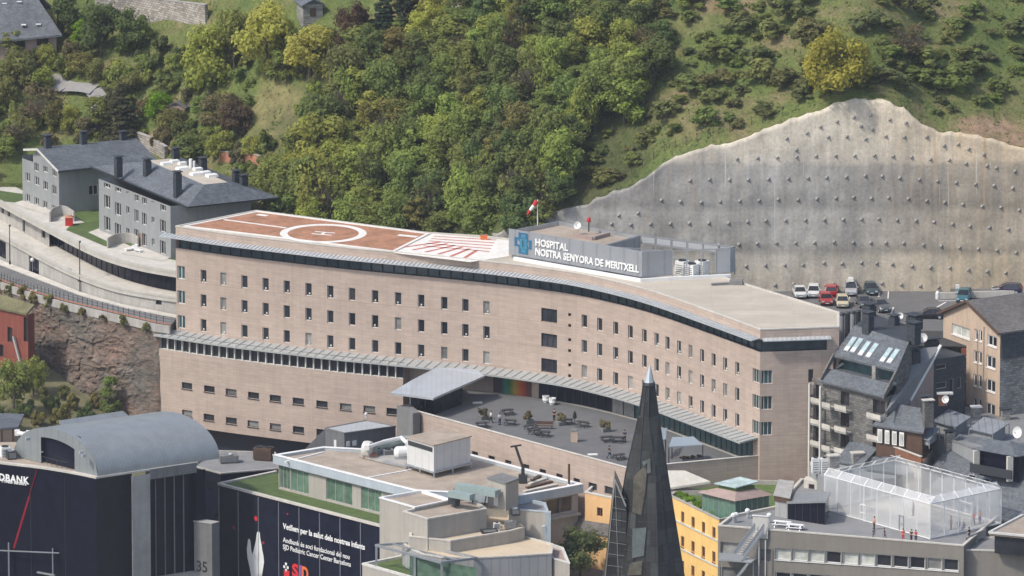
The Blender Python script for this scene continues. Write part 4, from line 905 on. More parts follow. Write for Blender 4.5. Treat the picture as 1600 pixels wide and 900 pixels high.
b = MB(); b.wall(fb, ZL, zt_, hb, .3); b.wall(Path([b1_, b2_]), ZL, zt_); b.wall(Path([b2_, b3_]), ZL, zt_); b.wall(Path([b3_, b0_]), ZL, zt_); b.build('wall', M['render_grey'], Bt)
for h in hb: window(Bt, fb, h, .3, fm='offwhite', pm='pane', nx=1 if h[1] - h[0] > 1 else 0)
zT = zE + 2.5; T1, T2, T3, T4 = (Vector((*G(px, py, zT), zT)) for px, py in ((231, 251), (319, 288.5), (356, 285), (268, 248)))
r = MB()
for q in ((E1, E2, T2, T1), (E2, E3, T3, T2), (E3, E4, T4, T3), (E4, E1, T1, T4)): r.face(q)
r.face([E4, E3, E2, E1])
r.build('roof', M['slate'], Bt)
r = MB(); r.slab([T1 + Vector((0, 0, .03)), T2 + Vector((0, 0, .03)), T3 + Vector((0, 0, .03)), T4 + Vector((0, 0, .03))], .06); r.build('flat_roof', M['roof_pale'], Bt)
f = MB()
for p, q in ((E1, E2), (E2, E3)): f.bar(p, q, .22, .2)
f.build('gutter', M['steel_dark'], Bt)
uu = (T2 - T1).normalized(); vv = (T4 - T1).normalized()
for px, py, w_ in ((259, 257.5, 1.3), (273, 254, 1.2), (285, 257, 1.1), (285, 265, 1.6), (309, 266, 1.2), (306, 273.5, 1.5), (321, 271.5, 1.3), (331, 276, 1.5)):
    x, y = G(px, py, zT); b = MB(); b.box((x, y, zT + .2), (w_ * .8, w_ * 1.1, .36), math.atan2(uu.y, uu.x), top=.9); b.build('skylight', M['white'], Bt)
b = MB(); x, y = G(298, 262, zT); b.tube((x, y, zT), (x, y, zT + 1.3), .25, n=8); b.tube((x + .5, y, zT), (x + .5, y, zT + 1.0), .18, n=8); b.build('vent', M['white'], Bt)
for px, yt, yb, zb_ in ((185, 247, 268, 1.3), (230, 251, 267, 1.9), (277.5, 271, 303, .9), (274, 234, 250, 2.3), (317, 249, 263, 2.3), (369, 269, 285, 1.2), (381, 276, 292, 1.0)):
    x, y = G(px, yb, zE + zb_); chimney(Bt, x, y, zE + zb_ - .8, Zat(x, y, yt), .95, .95, math.atan2(uu.y, uu.x))
# garden walls and small things between the blocks
for nm, lab, P, h_ in (('garden_wall', 'curved grey garden wall below the gabled grey house', [(78, 347), (84, 340), (100, 337), (116, 346)], 1.5), ('garden_wall', 'curved grey garden wall with a timber gate below the hipped grey house', [(168, 388), (182, 381), (205, 380), (216, 386)], 1.5)):
    t = thing(nm, lab, 'garden wall', (*G(*P[0], ZL), ZL)); w = MB(); pp = spline(gl(P, ZL), 5); o, i_ = offset(pp, .1), offset(pp, -.1)
    for k in range(len(pp) - 1): w.hexa([(*o[k], ZL), (*o[k + 1], ZL), (*i_[k + 1], ZL), (*i_[k], ZL), (*o[k], ZL + h_), (*o[k + 1], ZL + h_), (*i_[k + 1], ZL + h_), (*i_[k], ZL + h_)])
    w.build('wall', M['concrete'], t)
    if 'gate' in lab: g_ = MB(); p = pp[-1]; g_.box((p[0] + .5, p[1] + .2, ZL + 1.0), (.9, .12, 2.0), -.6); g_.build('gate', M['wood'], t)
t = thing('play_hut', 'small red garden hut on the lawn beside the grey houses', 'hut', (*G(108, 352, ZL), ZL)); x, y = G(108, 352, ZL); b = MB(); b.box((x, y, ZL + .6), (1.1, 1.0, 1.2)); b.build('hut_body', M['red'], t); b = MB(); b.box((x, y, ZL + 1.35), (1.3, 1.2, .3), top=.4); b.build('hut_roof', M['terracotta'], t)
def lounger(px, py, rz, label):
    x, y = G(px, py, ZL + .1); t = thing('sun_lounger', label, 'sun lounger', (x, y, ZL), 'white loungers on the patio'); c, s_ = math.cos(rz), math.sin(rz)
    b = MB(); b.box((x, y, ZL + .35), (1.4, .7, .12), rz); b.build('seat', M['white'], t); p = Vector((x + .7 * c, y + .7 * s_, ZL + .4)); b = MB(); b.bar(p, p + Vector((.55 * c, .55 * s_, .45)), .7, .1); b.build('backrest', M['white'], t)
    for k in (-.55, .55): b = MB(); b.box((x + k * c, y + k * s_, ZL + .15), (.08, .6, .3), rz); b.build('leg', M['white'], t)
lounger(202, 391, .5, 'white sun lounger nearest the podium edge, backrest towards the gate'); lounger(217, 393, 2.2, 'white sun lounger on the patio, facing the other lounger')
# street lamps along the road
def lamp(px, yb, yt, z, label):
    x, y = G(px, yb, z); t = thing('street_lamp', label, 'street lamp', (x, y, z), 'street lamps along the road'); zt = Zat(x, y, yt); b = MB(); b.tube((x, y, z), (x, y, zt), .09, n=8, r2=.06); b.tube((x, y, z), (x, y, z + .5), .14, n=8); b.build('pole', M['steel_dark'], t)
    b = MB(); b.tube((x, y, zt), (x + .1, y - 1.1, zt + .25), .05); b.build('arm', M['steel_dark'], t); b = MB(); b.box((x + .12, y - 1.4, zt + .26), (.3, .75, .12)); b.build('lamp_head', M['steel_dark'], t)
lamp(15.5, 413, 352, 18.2, 'dark street lamp near the left end of the podium wall'); lamp(125, 460, 377, 18.4, 'dark street lamp halfway along the podium wall')
t = thing('globe_lamp', 'white globe lamp by the garage opening in the podium wall', 'lamp', (*G(51, 423, 18.3), 18.3)); x, y = G(51, 423, 18.3); b = MB(); b.tube((x, y, 18.3), (x, y, 19.6), .05); b.build('post', M['steel'], t); b = MB(); b.lathe((x, y, 19.6), [(0, 0), (.25, .1), (.34, .34), (.25, .58), (0, .68)]); b.build('globe', M['white'], t)
# railing on the outer kerb of the road
RL = thing('railing', 'long dark post-and-wire railing with a red pipe on the outer edge of the road', 'railing', RB[0]); posts = MB()
rp_ = MB(); rk = MB(); tot = Path([p[:2] for p in RB])
off_ = offset([p[:2] for p in RB], -.15)
for k in range(n):
    if PX(*RB[k + 1]) > 300: break
    a, c = Vector((*off_[k], RB[k][2])), Vector((*off_[k + 1], RB[k + 1][2]))
    for h in (.45, .8, 1.2): rk.bar(a + Vector((0, 0, h)), c + Vector((0, 0, h)), .04, .05)
    rp_.bar(a + Vector((0, 0, .28)), c + Vector((0, 0, .28)), .14, .14)
    for q in (a, (a + c) / 2): m_ = MB(); m_.box((q.x, q.y, q.z + .65), (.09, .09, 1.4)); m_.build('post', M['steel_dark'], RL)
rk.build('wire_rail', M['steel'], RL); rp_.build('pipe', M['terracotta'], RL)
# rock cut below the road
cl = MB(); ncx, ncz = 130, 64
CLE = max(k for k in [i / 400 for i in range(401)] if PX(*pzs(rout, k)) < 249)
def cliffpt(u, k):
    q = pzs(rout, lerp(.05, CLE, u)); z = lerp(q[2] - .15, 1.2, k); x, y = q[0], q[1] - .15 - 2.5 * k ** 1.3 * min(1, (1 - u) * 4 + .1) - (6 * max(0, k - .82) / .18 * .5)
    nn = noise.fractal((x * .34 + z * .22 + 5, y * .2, z * .38 - x * .16), 1, 2.1, 5) * 1.0 + noise.noise((x * .12, 2, z * .12)) * 1.0
    rg = abs(noise.noise((x * .9 + z * .6, z * 1.1 - x * .4, 4))) * .7
    kk = min(1, k * 8); return (x + .3 * nn * kk * min(1, (1 - u) * 5), y - (nn + rg + .35 * noise.noise((x * 2.2, z * 2.0, 7))) * kk * min(1, (1 - u) * 5 + .1), z)
for i in range(ncx):
    for j in range(ncz): cl.face([cliffpt(i / ncx, (j + 1) / ncz), cliffpt((i + 1) / ncx, (j + 1) / ncz), cliffpt((i + 1) / ncx, j / ncz), cliffpt(i / ncx, j / ncz)])
struct(cl.build('cliff', M['rock'], weld=True))
kb = MB()
for k in range(n):
    if PX(*RB[k + 1]) < 300: kb.slab([(*offset([p[:2] for p in RB], .25)[k], RB[k][2] + .05), (*offset([p[:2] for p in RB], .25)[k + 1], RB[k + 1][2] + .05), (*off_[k + 1], RB[k + 1][2] + .05), (*off_[k], RB[k][2] + .05)], 1.1)
struct(kb.build('road_kerb', M['concrete']))
# lower slope at the foot of the rock
sp = MB(); gx_ = [-130 + i * 3 for i in range(34)]; gy_ = [-75 + j * 3 for j in range(28)]
def lowz(x, y): return tab(y, [(-75, -6), (-50, -1), (-32, 3.5), (-18, 6), (5, 8)]) + tab(x, [(-80, 4), (-60, 1.5), (-48, -1), (-30, -4)]) + .8 * noise.noise((x * .15, y * .15, 1)) + .3 * noise.noise((x * .6, y * .6, 3))
for i in range(33):
    for j in range(27): sp.face([(gx_[a], gy_[b_], lowz(gx_[a], gy_[b_])) for a, b_ in ((i, j), (i + 1, j), (i + 1, j + 1), (i, j + 1))], smooth=True)
struct(sp.build('lower_slope', M['soil'], weld=True))
def LZ(px, py):
    z = 4.
    for _ in range(30): p = G(px, py, z); z = .6 * z + .4 * lowz(*p)
    return z
# red house at the frame's edge, with planted roof
RH = thing('red_house', 'dark red house with a planted sloping roof below the road', 'house', (*G(20, 575, 8), 8))
r0, r1 = Vector(G(-70, 520, 13.)), Vector(G(44, 545, 13.)); yv = r1; zt0, zt1 = Zat(r0.x, r0.y, 455), Zat(r1.x, r1.y, 492)
zt0 = zt1 + 1.2
rdv = Vector((.55, .83)); P4 = [r0, r1, r1 + rdv * 1.6, r0 + rdv * 1.6]; w = MB(); pf = Path([r0, r1]); hs = [hwin(pf, pf.spx(15.5, 15), 1.0, Zat(*pf.at(pf.spx(15.5, 15)), 523), 2.2), hwin(pf, pf.spx(2, 15), .8, Zat(*pf.at(pf.spx(2, 15)), 548), 1.8), hwin(pf, pf.spx(40.5, 15), .9, Zat(*pf.at(pf.spx(40.5, 15)), 515), 3.6)]
w.wall(pf, 2, zt1, hs, .3); w.wall(Path([P4[1], P4[2]]), 2, zt1); w.wall(Path([P4[3], P4[0]]), 2, zt1); w.build('wall', M['render_red'], RH)
for h in hs: window(RH, pf, h, .3, fm='steel_dark')
w = MB(); w.slab([(*(r0 - rdv * .3), zt1 + .25), (*(r1 - rdv * .3), zt1 + .25), (*P4[2], zt1 + 1.2), (*P4[3], zt1 + 2.2)], .3); w.build('planted_roof', [M['soil'], M['terracotta']], RH)
ws = MB(); p = pf.spx(24, 14); q0, q1 = pf.at(p, .4), pf.at(pf.L - .2, .4); ws.bar((*q0, 14.5), (*q1, 8), .3, .3); ws.build('stair_string', M['concrete'], RH)
t = thing('concrete_pillar', 'tall grey concrete pillar beside the red house below the road', 'pillar', (*G(54, 552, 9.), 9)); x, y = G(54, 552, 9.); b = MB(); b.box((x, y, (6 + Zat(x, y, 455)) / 2), (.8, .8, Zat(x, y, 455) - 6)); b.build('shaft', M['concrete'], t); b = MB(); b.box((x, y, Zat(x, y, 455) + .05), (1.1, 1.1, .2)); b.build('cap', M['concrete_pale'], t)
# ------------------------------------------------------------------ top-left hillside houses, walls, lane
hx_, hy_, hz_ = H(80, 95)
HT = thing('chalet', 'chalet with a large grey slate roof among trees in the upper corner', 'house', (hx_, hy_, hz_)); Y0 = hy_ - .5
e0, e1 = D3(-60, 70, Y0), D3(97, 54, Y0); r0, r1 = D3(-60, -30, Y0 + 6), D3(46, -22, Y0 + 6); w = MB(); w.slab([e0, e1, r1, r0], .3); w.slab([r0, r1, (e1[0], Y0 + 12, e1[2]), (e0[0], Y0 + 12, e0[2])], .3)
rf = w.build('roof', M['slate'], HT)
w = MB(); P = Path([(e0[0] + .8, Y0 + .9), (e1[0] - .9, Y0 + .9)]); h_ = [(P.spx(66, 45) - .9, P.spx(66, 45) + .9, e1[2] - 1.9, e1[2] - .8), (P.spx(30, 45) - .9, P.spx(30, 45) + .9, e1[2] - 2.2, e1[2] - .9)]; w.wall(P, hz_ - 3, e1[2] - .35, h_); w.wall(Path([(e1[0] - .9, Y0 + .9), (e1[0] - .9, Y0 + 11)]), hz_ - 3, e1[2] - .3); w.face([(e1[0] - .9, Y0 + .9, e1[2] - .3), (e1[0] - .9, Y0 + 11, e1[2] - .3), (e1[0] - .9, Y0 + 6, r1[2] - .5)]); w.build('wall', M['render_pink'], HT)
for h in h_: window(HT, P, h, .25, fm='wood_dark')
for px, py, k in ((7, 6, 1), (37, 45, 1), (60, 44, 1), (30, 3, 1)):
    v = (tab(py, [(-26, 1.), (62, 0.)])); x = D(px, py, Y0 + 6 * v)[0]; z = lerp(e1[2], r1[2], v) + .05; b = MB(); b.box((x, Y0 + 6 * v, z), (.75, .5, .12)); b.build('roof_window', M['white'], rf)
# small hillside buildings
def hut(name, label, cat, px, py, w_, d_, h_, wm, rm, rz=0., roof='gable'):
    x, y, z = H(px, py); t = thing(name, label, cat, (x, y, z)); c, s_ = math.cos(rz), math.sin(rz)
    def q(u, v, zz): return (x + u * c - v * s_, y + u * s_ + v * c, zz)
    b = MB(); b.box((x, y + 0, z + h_ / 2 - .5), (w_, d_, h_ + 1), rz); b.build('wall', M[wm], t); r = MB(); o = .35; rh = w_ * .28 if roof == 'gable' else .3
    for s in (-1, 1):
        P = [q(s * (w_ / 2 + o), -d_ / 2 - o, z + h_ - .1), q(s * (w_ / 2 + o), d_ / 2 + o, z + h_ - .1), q(0, d_ / 2 + o, z + h_ + rh), q(0, -d_ / 2 - o, z + h_ + rh)]; r.slab(P if s > 0 else P[::-1], .15)
    for v in (-d_ / 2, d_ / 2): r.face([q(-w_ / 2, v, z + h_), q(w_ / 2, v, z + h_), q(0, v, z + h_ + rh - .1)])
    r.build('roof', M[rm], t); b = MB(); p = q(0, -d_ / 2 - .02, z + h_ * .5); b.box(p, (w_ * .3, .06, h_ * .55), rz); b.build('door', M['wood_dark'], t); return t
hut('hillside_hut', 'small grey-roofed hut half hidden by yellow-green trees at the top edge', 'hut', 484, 28, 3.0, 3.5, 2.4, 'stone_wall', 'slate', .3)
hut('garden_shed', 'little brown-roofed shed among the garden shrubs above the grey houses', 'shed', 283, 176, 2.6, 3, 1.3, 'render_pink', 'slate_brown', -.4)
x, y, z = H(702, 40); t = thing('shrine', 'small white roadside structure with an arch on the wooded slope', 'shrine', (x, y, z)); b = MB(); b.box((x + .4, y, z + 1.4), (.3, .6, 2.6)); b.box((x + 1.5, y, z + 1.4), (.3, .6, 2.6)); b.box((x + .95, y, z + 2.75), (1.6, .8, .3)); b.build('arch', M['white'], t); b = MB(); b.box((x - .6, y, z + .6), (2.2, 1.0, 1.2), .2); b.build('plinth', M['concrete_pale'], t)
for px, yt, yb, lab in ((690, 8, 30, 'short white mast beside the small white structure on the slope'), (715, -8, 14, 'tall white mast at the top edge above the wooded slope'), (870, 283, 322, 'thin pale pole standing at the edge of the wood above the wall')):
    x, y, z = H(px, yb); t = thing('mast', lab, 'mast', (x, y, z)); b = MB(); b.tube((x, y, z - .5), (x, y, Zat(x, y, yt)), .09); b.build('pole', M['offwhite'], t); b = MB(); b.box((x, y, Zat(x, y, yt)), (.3, .2, .3)); b.build('head', M['white'], t)
def hillwall(name, label, P, h_, m, th=.5):
    pts = [H(px, py) for px, py in P]; t = thing(name, label, 'wall', pts[0]); w = MB(); pp = [p[:2] for p in pts]; o = offset(pp, th)
    for k in range(len(pp) - 1): z0, z1 = pts[k][2], pts[k + 1][2]; w.hexa([(*o[k], z0 - 2), (*o[k + 1], z1 - 2), (*pp[k + 1], z1 - 2), (*pp[k], z0 - 2), (*o[k], z0 + h_), (*o[k + 1], z1 + h_), (*pp[k + 1], z1 + h_), (*pp[k], z0 + h_)])
    w.build('masonry', M[m], t); w = MB()
    for k in range(len(pp) - 1): z0, z1 = pts[k][2], pts[k + 1][2]; w.bar((*Vector(o[k]).lerp(Vector(pp[k]), .5), z0 + h_ + .06), (*Vector(o[k + 1]).lerp(Vector(pp[k + 1]), .5), z1 + h_ + .06), th + .1, .12)
    w.build('coping', M['concrete'], t)
hillwall('stone_wall', 'pale rubble stone wall streaked with ivy at the top of the slope', [(150, 14), (200, 18), (260, 26), (325, 34)], 2.6, 'rubble')
hillwall('garden_wall', 'low reddish brown wall behind the hipped grey house', [(345, 250), (400, 255), (452, 268)], 1.3, 'terracotta', .3)
hillwall('stone_wall', 'broken brown stone wall beside the cedar above the grey houses', [(215, 222), (240, 232), (262, 246)], 1.6, 'rubble')
ln_ = MB()
def drape(P, w_):
    pts = [Vector(H(px, py)) for px, py in P]
    for a, b_ in zip(pts, pts[1:]):
        for k in range(6):
            p, q = a.lerp(b_, k / 6), a.lerp(b_, (k + 1) / 6); t = (q - p).to_2d().normalized(); nn = Vector((-t.y, t.x)) * w_ / 2
            ln_.face([(v.x, v.y, max(hill(v.x, v.y), hill((p if i in (0, 3) else q).x, (p if i in (0, 3) else q).y)) + .12) for i, v in enumerate((p.to_2d() - nn, q.to_2d() - nn, q.to_2d() + nn, p.to_2d() + nn))])
drape([(30, 133), (75, 132), (105, 142), (148, 146), (160, 160), (158, 180)], 3.2)
struct(ln_.build('lane', M['lane_grey']))
# ================================================================== RIGHT: dark apartment blocks and roofs beyond the hospital's end
def quad_from(a, b, back, d): a, b = Vector(a), Vector(b); back = Vector(back).normalized(); return [tuple(a), tuple(b), tuple(b + back * d), tuple(a + back * d)]
def hwp(path, px, py, w_, h_, zr): s = path.spx(px, zr); p = path.at(s); return hwin(path, s, w_, Zat(p.x, p.y, py), h_)
RA1 = thing('apartment_block', 'dark slate apartment block with six skylights in its mansard and stacked balconies', 'apartment building', (*G(1330, 700, 14), 12))
z1 = 29.2; e0, e1 = Vector(G(1302, 555, z1)), Vector(G(1401, 579.5, z1)); ed = (e1 - e0).normalized(); en = Vector((ed.y, -ed.x)); eb = -en
g0 = Vector(G(1336, 508, z1 + 3.6))
def v3(p, z): return Vector((p[0], p[1], z))
# skylights lie in the mansard slope
mu = (v3(e1, z1) - v3(e0, z1)).normalized(); mv = (v3(g0, z1 + 3.6) - v3(e0, z1)); mv = (mv - mu * mv.dot(mu)).normalized(); mn = mu.cross(mv)
def slope_hit(px, py):
    d = Vector(_ray(px, py)); o = Vector((0, CAMY, CAMZ)); p0 = v3(e0, z1); return o + d * ((p0 - o).dot(mn) / d.dot(mn))
g1 = slope_hit(1420, 535).to_2d(); zg1 = slope_hit(1420, 535).z
r = MB(); r.slab([v3(e0, z1), v3(e1, z1), v3(g1, zg1), v3(g0, z1 + 3.6)], .25); mroof = r.build('mansard_roof', M['slate'], RA1)
t0_, t1_ = g0 + Vector((2.5, 9)), g1 + Vector((1.6, 8))
r = MB(); r.slab([v3(g0, z1 + 3.6), v3(g1, zg1), v3(t1_, z1 + 3.2), v3(t0_, z1 + 3.2)], .25); r.build('upper_roof', M['slate_dark'], RA1)
for px, py in ((1331, 538), (1341, 540), (1353, 545), (1365, 548), (1387, 555), (1399 - 1, 557)):
    c = slope_hit(px - 2, py); b = MB(); f_ = MB()
    def qd(b_, u0, u1, v0, v1, d): P = [c + mu * u + mv * v for u, v in ((u0, v0), (u1, v0), (u1, v1), (u0, v1))]; b_.hexa([tuple(p + mn * .005) for p in P] + [tuple(p + mn * d) for p in P])
    qd(f_, -.46, .46, -1.25, 1.25, .1); o = f_.build('skylight', M['steel'], mroof); qd(b, -.36, .36, -1.1, 1.1, .12); b.build('skylight_pane', M['sky_pane'], mroof); b2 = MB(); qd(b2, -.36, .36, -1.1, -.45, .14); b2.build('skylight_blind', M['white'], mroof)
# loggia under the eave, lower roof band, body
BZ = 10.; lz = z1 - 3.3
body = [tuple(e0 + en * 1.7 - ed * 3.2), tuple(e1 + en * 1.7), tuple(g1 + Vector((.25, -.1))), tuple(g1 + Vector((1.6, 8))), tuple(e0 + eb * 10 - ed * 3.2)]
bp = Path(body[:2]); hs = []
cols = ((1278, 1.0), (1320, 1.7), (1352, 0), (1373, 2.4))
for px, w_ in cols:
    if w_:
        for k in range(4):
            s = bp.spx(px, 20); zc = lz - 1.9 - k * 3.0; hs.append((s - w_ / 2, s + w_ / 2, zc - .9, zc + 1.1))
w = MB(); w.wall(bp, BZ, lz, hs, .5)
for i in (1, 2, 3, 4): w.wall(Path([body[i], body[(i + 1) % 5]]), BZ, lz)
w.wall(Path([tuple(e1), tuple(g1), tuple(t1_)]), lz, z1 - .2); w.wall(Path([tuple(t0_), tuple(e0)]), lz, z1 - .2)
w.face([v3(e1, z1 - .2), v3(g1, z1 - .2), v3(g1, zg1 - .1)]); w.face([v3(g1, z1 - .2), v3(t1_, z1 - .2), v3(t1_, z1 + 3.1), v3(g1, zg1 - .1)]); w.face([v3(t0_, z1 - .2), v3(e0, z1 - .2), v3(g0, z1 + 3.4), v3(t0_, z1 + 3.1)])
w.build('wall', M['stone_dark'], RA1)
for h in hs: window(RA1, bp, h, .5, fm='wood_dark', pm='pane', nx=1, name='balcony_window')
q = Path([tuple(e0 + eb * 1.6), tuple(e1 + eb * 1.6 - ed * 1.6)]); w = MB(); w.wall(q, lz + .3, z1 - .05); w.build('loggia_glazing', M['pane_teal'], RA1)
r = MB(); r.slab([v3(e0 + en * 2.3 - ed * .3, lz + .1), v3(e1 + en * 2.3, lz + .1), v3(e1 + en * .6, lz + 1.5), v3(e0 + en * .6 - ed * .3, lz + 1.5)], .3); r.slab([v3(e0 + en * .6, lz + 1.48), v3(e1 + en * .6, lz + 1.48), v3(e1 + eb * 1.7, lz + 1.2), v3(e0 + eb * 1.7, lz + 1.2)], .2); r.build('lower_roof', M['slate'], RA1)
b = MB(); p = e0.lerp(e1, .66); b.box((p.x, p.y, (lz + z1 + 1.2) / 2), (.7, .5, z1 - lz - 1.3), math.atan2(ed.y, ed.x)); b.build('loggia_pier', M['stone_wall'], RA1)
for u_, k in ((e0, 0), (e1, 1)):
    b = MB(); b.bar(v3(u_ + en * 2.2, lz + .3), v3(u_ + eb * .2, z1 + .1), .3, .5); b.build('bargeboard', M['slate_brown'], RA1)
b = MB(); b.bar(v3(e0 - ed * 3.0 + en * 1.8, lz - .6), v3(e0 - ed * .4 + eb * 2, z1 - .8), .25, .3); b.bar(v3(e0 - ed * 2.2 + en * 1.8, lz - .9), v3(e0 + ed * .3 + eb * 1.6, z1 - 1.3), .25, .3); b.build('roof_beam', M['concrete_pale'], RA1)
def balc(px, w_, k, dep=1.1, m='concrete_pale'):
    s = bp.spx(px, 20); p = bp.at(s); a = p - ed * w_ / 2; c_ = p + ed * w_ / 2; z = lz - 3.15 - k * 3.0; b = MB()
    P = [a, c_, c_ + en * dep, a + en * dep]; b.hexa([(*P[3], z - .2), (*P[2], z - .2), (*P[1], z - .2), (*P[0], z - .2), (*P[3], z), (*P[2], z), (*P[1], z), (*P[0], z)]); sb_ = b.build('balcony', M['concrete'], RA1)
    b = MB(); o1, o2 = a + en * dep, c_ + en * dep; b.bar((*o1, z + .35), (*o2, z + .35), .14, .62); b.build('balcony_front', M[m], sb_)
    b = MB(); b.bar((*o1, z + .95), (*o2, z + .95), .06, .06); b.bar((*a, z + .95), (*o1, z + .95), .05, .05); b.bar((*c_, z + .95), (*o2, z + .95), .05, .05)
    for j in range(4): pp = o1.lerp(o2, j / 3); b.box((pp.x, pp.y, z + .8), (.05, .05, .35))
    b.build('handrail', M['steel_dark'], sb_)
for k in range(4): balc(1322, 2.3, k); balc(1374, 2.7, k); balc(1303, 1.6, k, 1.5); balc(1279, 1.7, k, .7)
for px in (1271, 1288): s = bp.spx(px, 20); p = bp.at(s, .75); b = MB(); b.box((p.x, p.y, (BZ + lz - .6) / 2), (.28, .28, lz - BZ - .6), math.atan2(ed.y, ed.x)); b.build('balcony_column', M['offwhite'], RA1)
for px, yt, yb, w_ in ((1356, 490, 515, 1.3), (1358, 477, 490, 1.5), (1428, 506, 528, 1.5), (1429, 494, 504, 1.8), (1397, 495, 505, 1.2)):
    x, y = G(px, yb, z1 + 3.5); chimney(RA1, x, y, z1 + 2.6, Zat(x, y, yt), w_, w_ * .8, math.atan2(ed.y, ed.x))
dish('satellite_dish', 'white satellite dish beside the red chimney pot on the flat part of the dark block', *G(1407, 503, z1 + 3.4), z1 + 3.4, .5)
# second, lower block with a white-edged slope
RB1 = thing('apartment_block', 'slate block with a long white-edged roof slope and a dark side wall', 'apartment building', (*G(1450, 640, 22), 12))
zb_, zt_ = 24.2, 30.2; s0, s1, s2, s3 = Vector(G3(1384, 644, zb_)), Vector(G3(1422, 627, zb_)), Vector(G3(1470, 541, zt_)), Vector(G3(1428, 545, zt_))
r = MB(); r.slab([s0, s1, s2, s3], .25); rf = r.build('roof', M['membrane'], RB1); b = MB(); b.bar(s1 + Vector((0, 0, .1)), s2 + Vector((0, 0, .1)), .35, .3); b.build('roof_edge', M['white'], RB1)
c1 = (s2 - s1).lerp(s2 - s1, 1); f1 = Vector((*G(1456, 640, zb_ - 2), 0)); d1 = Vector((*G(1502, 549, zt_ - .5), 0))
pinkA = s1 + Vector((.1, -.1, -.1)); cr = Vector(G3(1459, 563, zt_ - 1.6))
w = MB(); w.face([v3(s1.to_2d(), 10), v3(cr.to_2d(), 10), cr, s1]); w.build('gable_wall', M['render_pink'], RB1)
dr = Vector((.80, .60)); pd_ = Path([tuple(cr.to_2d()), tuple(cr.to_2d() + dr * 5.6)]); hs = [hwp(pd_, 1470, 573, 1.9, .7, 25), hwp(pd_, 1471, 602, 1.9, .9, 25), hwp(pd_, 1487, 605, .8, 2.4, 25), hwp(pd_, 1499, 598, .8, 1.6, 25)]
w = MB(); w.wall(pd_, 10, cr.z, hs, .2); w.wall(Path([pd_.P[1], pd_.P[1] + Vector((-.6, .8)) * 6]), 10, cr.z); w.face([cr, v3(pd_.P[1], cr.z), v3(pd_.P[1] + Vector((-.6, .8)) * 6, cr.z), v3(s3.to_2d(), cr.z)]); w.build('side_wall', M['slate_dark'], RB1)
for h in hs: window(RB1, pd_, h, .2, fm='concrete', pm='pane')
x, y = G(1401, 618, 26.2); b = MB(); n_ = (s1 - s0).normalized().cross((s3 - s0).normalized()); cpt = s0.lerp(s1, .45).lerp(s3.lerp(s2, .45), .22); uu, vv_ = (s1 - s0).normalized(), (s3 - s0).normalized(); P = [cpt + uu * a + vv_ * b__ for a, b__ in ((-.8, -.9), (.8, -.9), (.8, .9), (-.8, .9))]; b.hexa([tuple(p + n_ * .01) for p in P] + [tuple(p + n_ * .16) for p in P]); b.build('skylight', M['white'], rf)
for px, yt, yb, w_, m_ in ((1429, 548, 575, 1.3, 'slate_dark'), (1455, 532, 548, 2.0, 'slate_dark')): x, y = G(px, yb, 28); chimney(RB1, x, y, 24, Zat(x, y, yt), w_, 1.0, .5, m_)
dish('satellite_dish', 'white satellite dish at the top of the white-edged roof slope', *G(1443, 540, 30.2), 30.2, .65)
# tan gabled block at the frame's edge
RC = thing('apartment_block', 'tan gabled apartment block with white windows and a stone-clad side under a slate roof', 'apartment building', (*G(1540, 648, 20), 12))
ze = 32.; k0, k1 = Vector(G(1474, 488, ze)), Vector(G(1563, 519, ze)); kd = (k1 - k0).normalized(); kb_ = Vector((-kd.y, kd.x)); kp = Path([k0, k1]); pkx = kp.at(kp.spx(1514, ze + 3)); zpk = Zat(pkx.x, pkx.y, 471)
hs = [hwp(kp, 1501, 518, 4.4, 1.5, 28), hwp(kp, 1525, 523, .7, 1.6, 28), hwp(kp, 1532, 525, .7, 1.6, 28), hwp(kp, 1550, 533, 2.2, 1.5, 28)]
for k in range(3): hs += [hwp(kp, 1524, 557 + 37 * k, .8, 1.7, 28), hwp(kp, 1531.5, 559 + 37 * k, .8, 1.7, 28), hwp(kp, 1548.5, 566 + 37 * k, 2.2, 1.7, 28)]
s15 = kp.spx(1510, 28); zl2 = Zat(*kp.at(kp.spx(1490, 28)), 533)
low = [h for h in hs if h[3] < zl2 + .2]; up_ = [h for h in hs if h not in low]
hs = [h for h in hs]
w = MB(); w.wall(kp, zl2, ze - .0, [h for h in hs if h[2] > zl2], .22, s0=0); w.wall(kp, 10, zl2, [h for h in hs if h[3] < zl2], .22, s0=s15)
w.face([v3(k0, ze), v3(k1, ze), v3(pkx, zpk)]); w.build('wall', M['render_tan'], RC)
for h in hs:
    if h[3] < zl2 or h[2] > zl2: window(RC, kp, h, .22, fm='white', pm='blind_pale' if h[1] - h[0] > 4 else 'pane', nx=1 if h[1] - h[0] > 1 else 0, nz=0, fw=.16, sill=1)
w = MB(); sp_ = Path([tuple(k1), tuple(k1 + kb_ * 12)]); w.wall(sp_, 10, Zat(k1.x, k1.y, 560)); w.build('stone_side', M['stone_wall'], RC)
w = MB(); zq = Zat(k1.x, k1.y, 560); o_ = (kd.x * .25, kd.y * .25); a, b_ = k1 + kd * .15, k1 + kd * .15 + kb_ * 12; w.face([v3(a + kd * .5, zq), v3(b_ + kd * .5, zq), v3(b_, ze - .1), v3(a, ze - .1)]); w.face([v3(a, zq), v3(a + kd * .5, zq), v3(a, ze - .1)]); w.build('mansard', M['slate_dark'], RC)
r = MB(); sl_ = (zpk - ze) / (k1 - pkx).length; sl2 = (zpk - ze) / (k0 - pkx).length
r.slab([v3(k1 + kd * .5 - kb_ * .5, ze + .2 - .5 * sl_), v3(k1 + kd * .5 + kb_ * 13, ze + .2 - .5 * sl_), v3(pkx + kb_ * 13, zpk + .2), v3(pkx - kb_ * .5, zpk + .2)], .25)
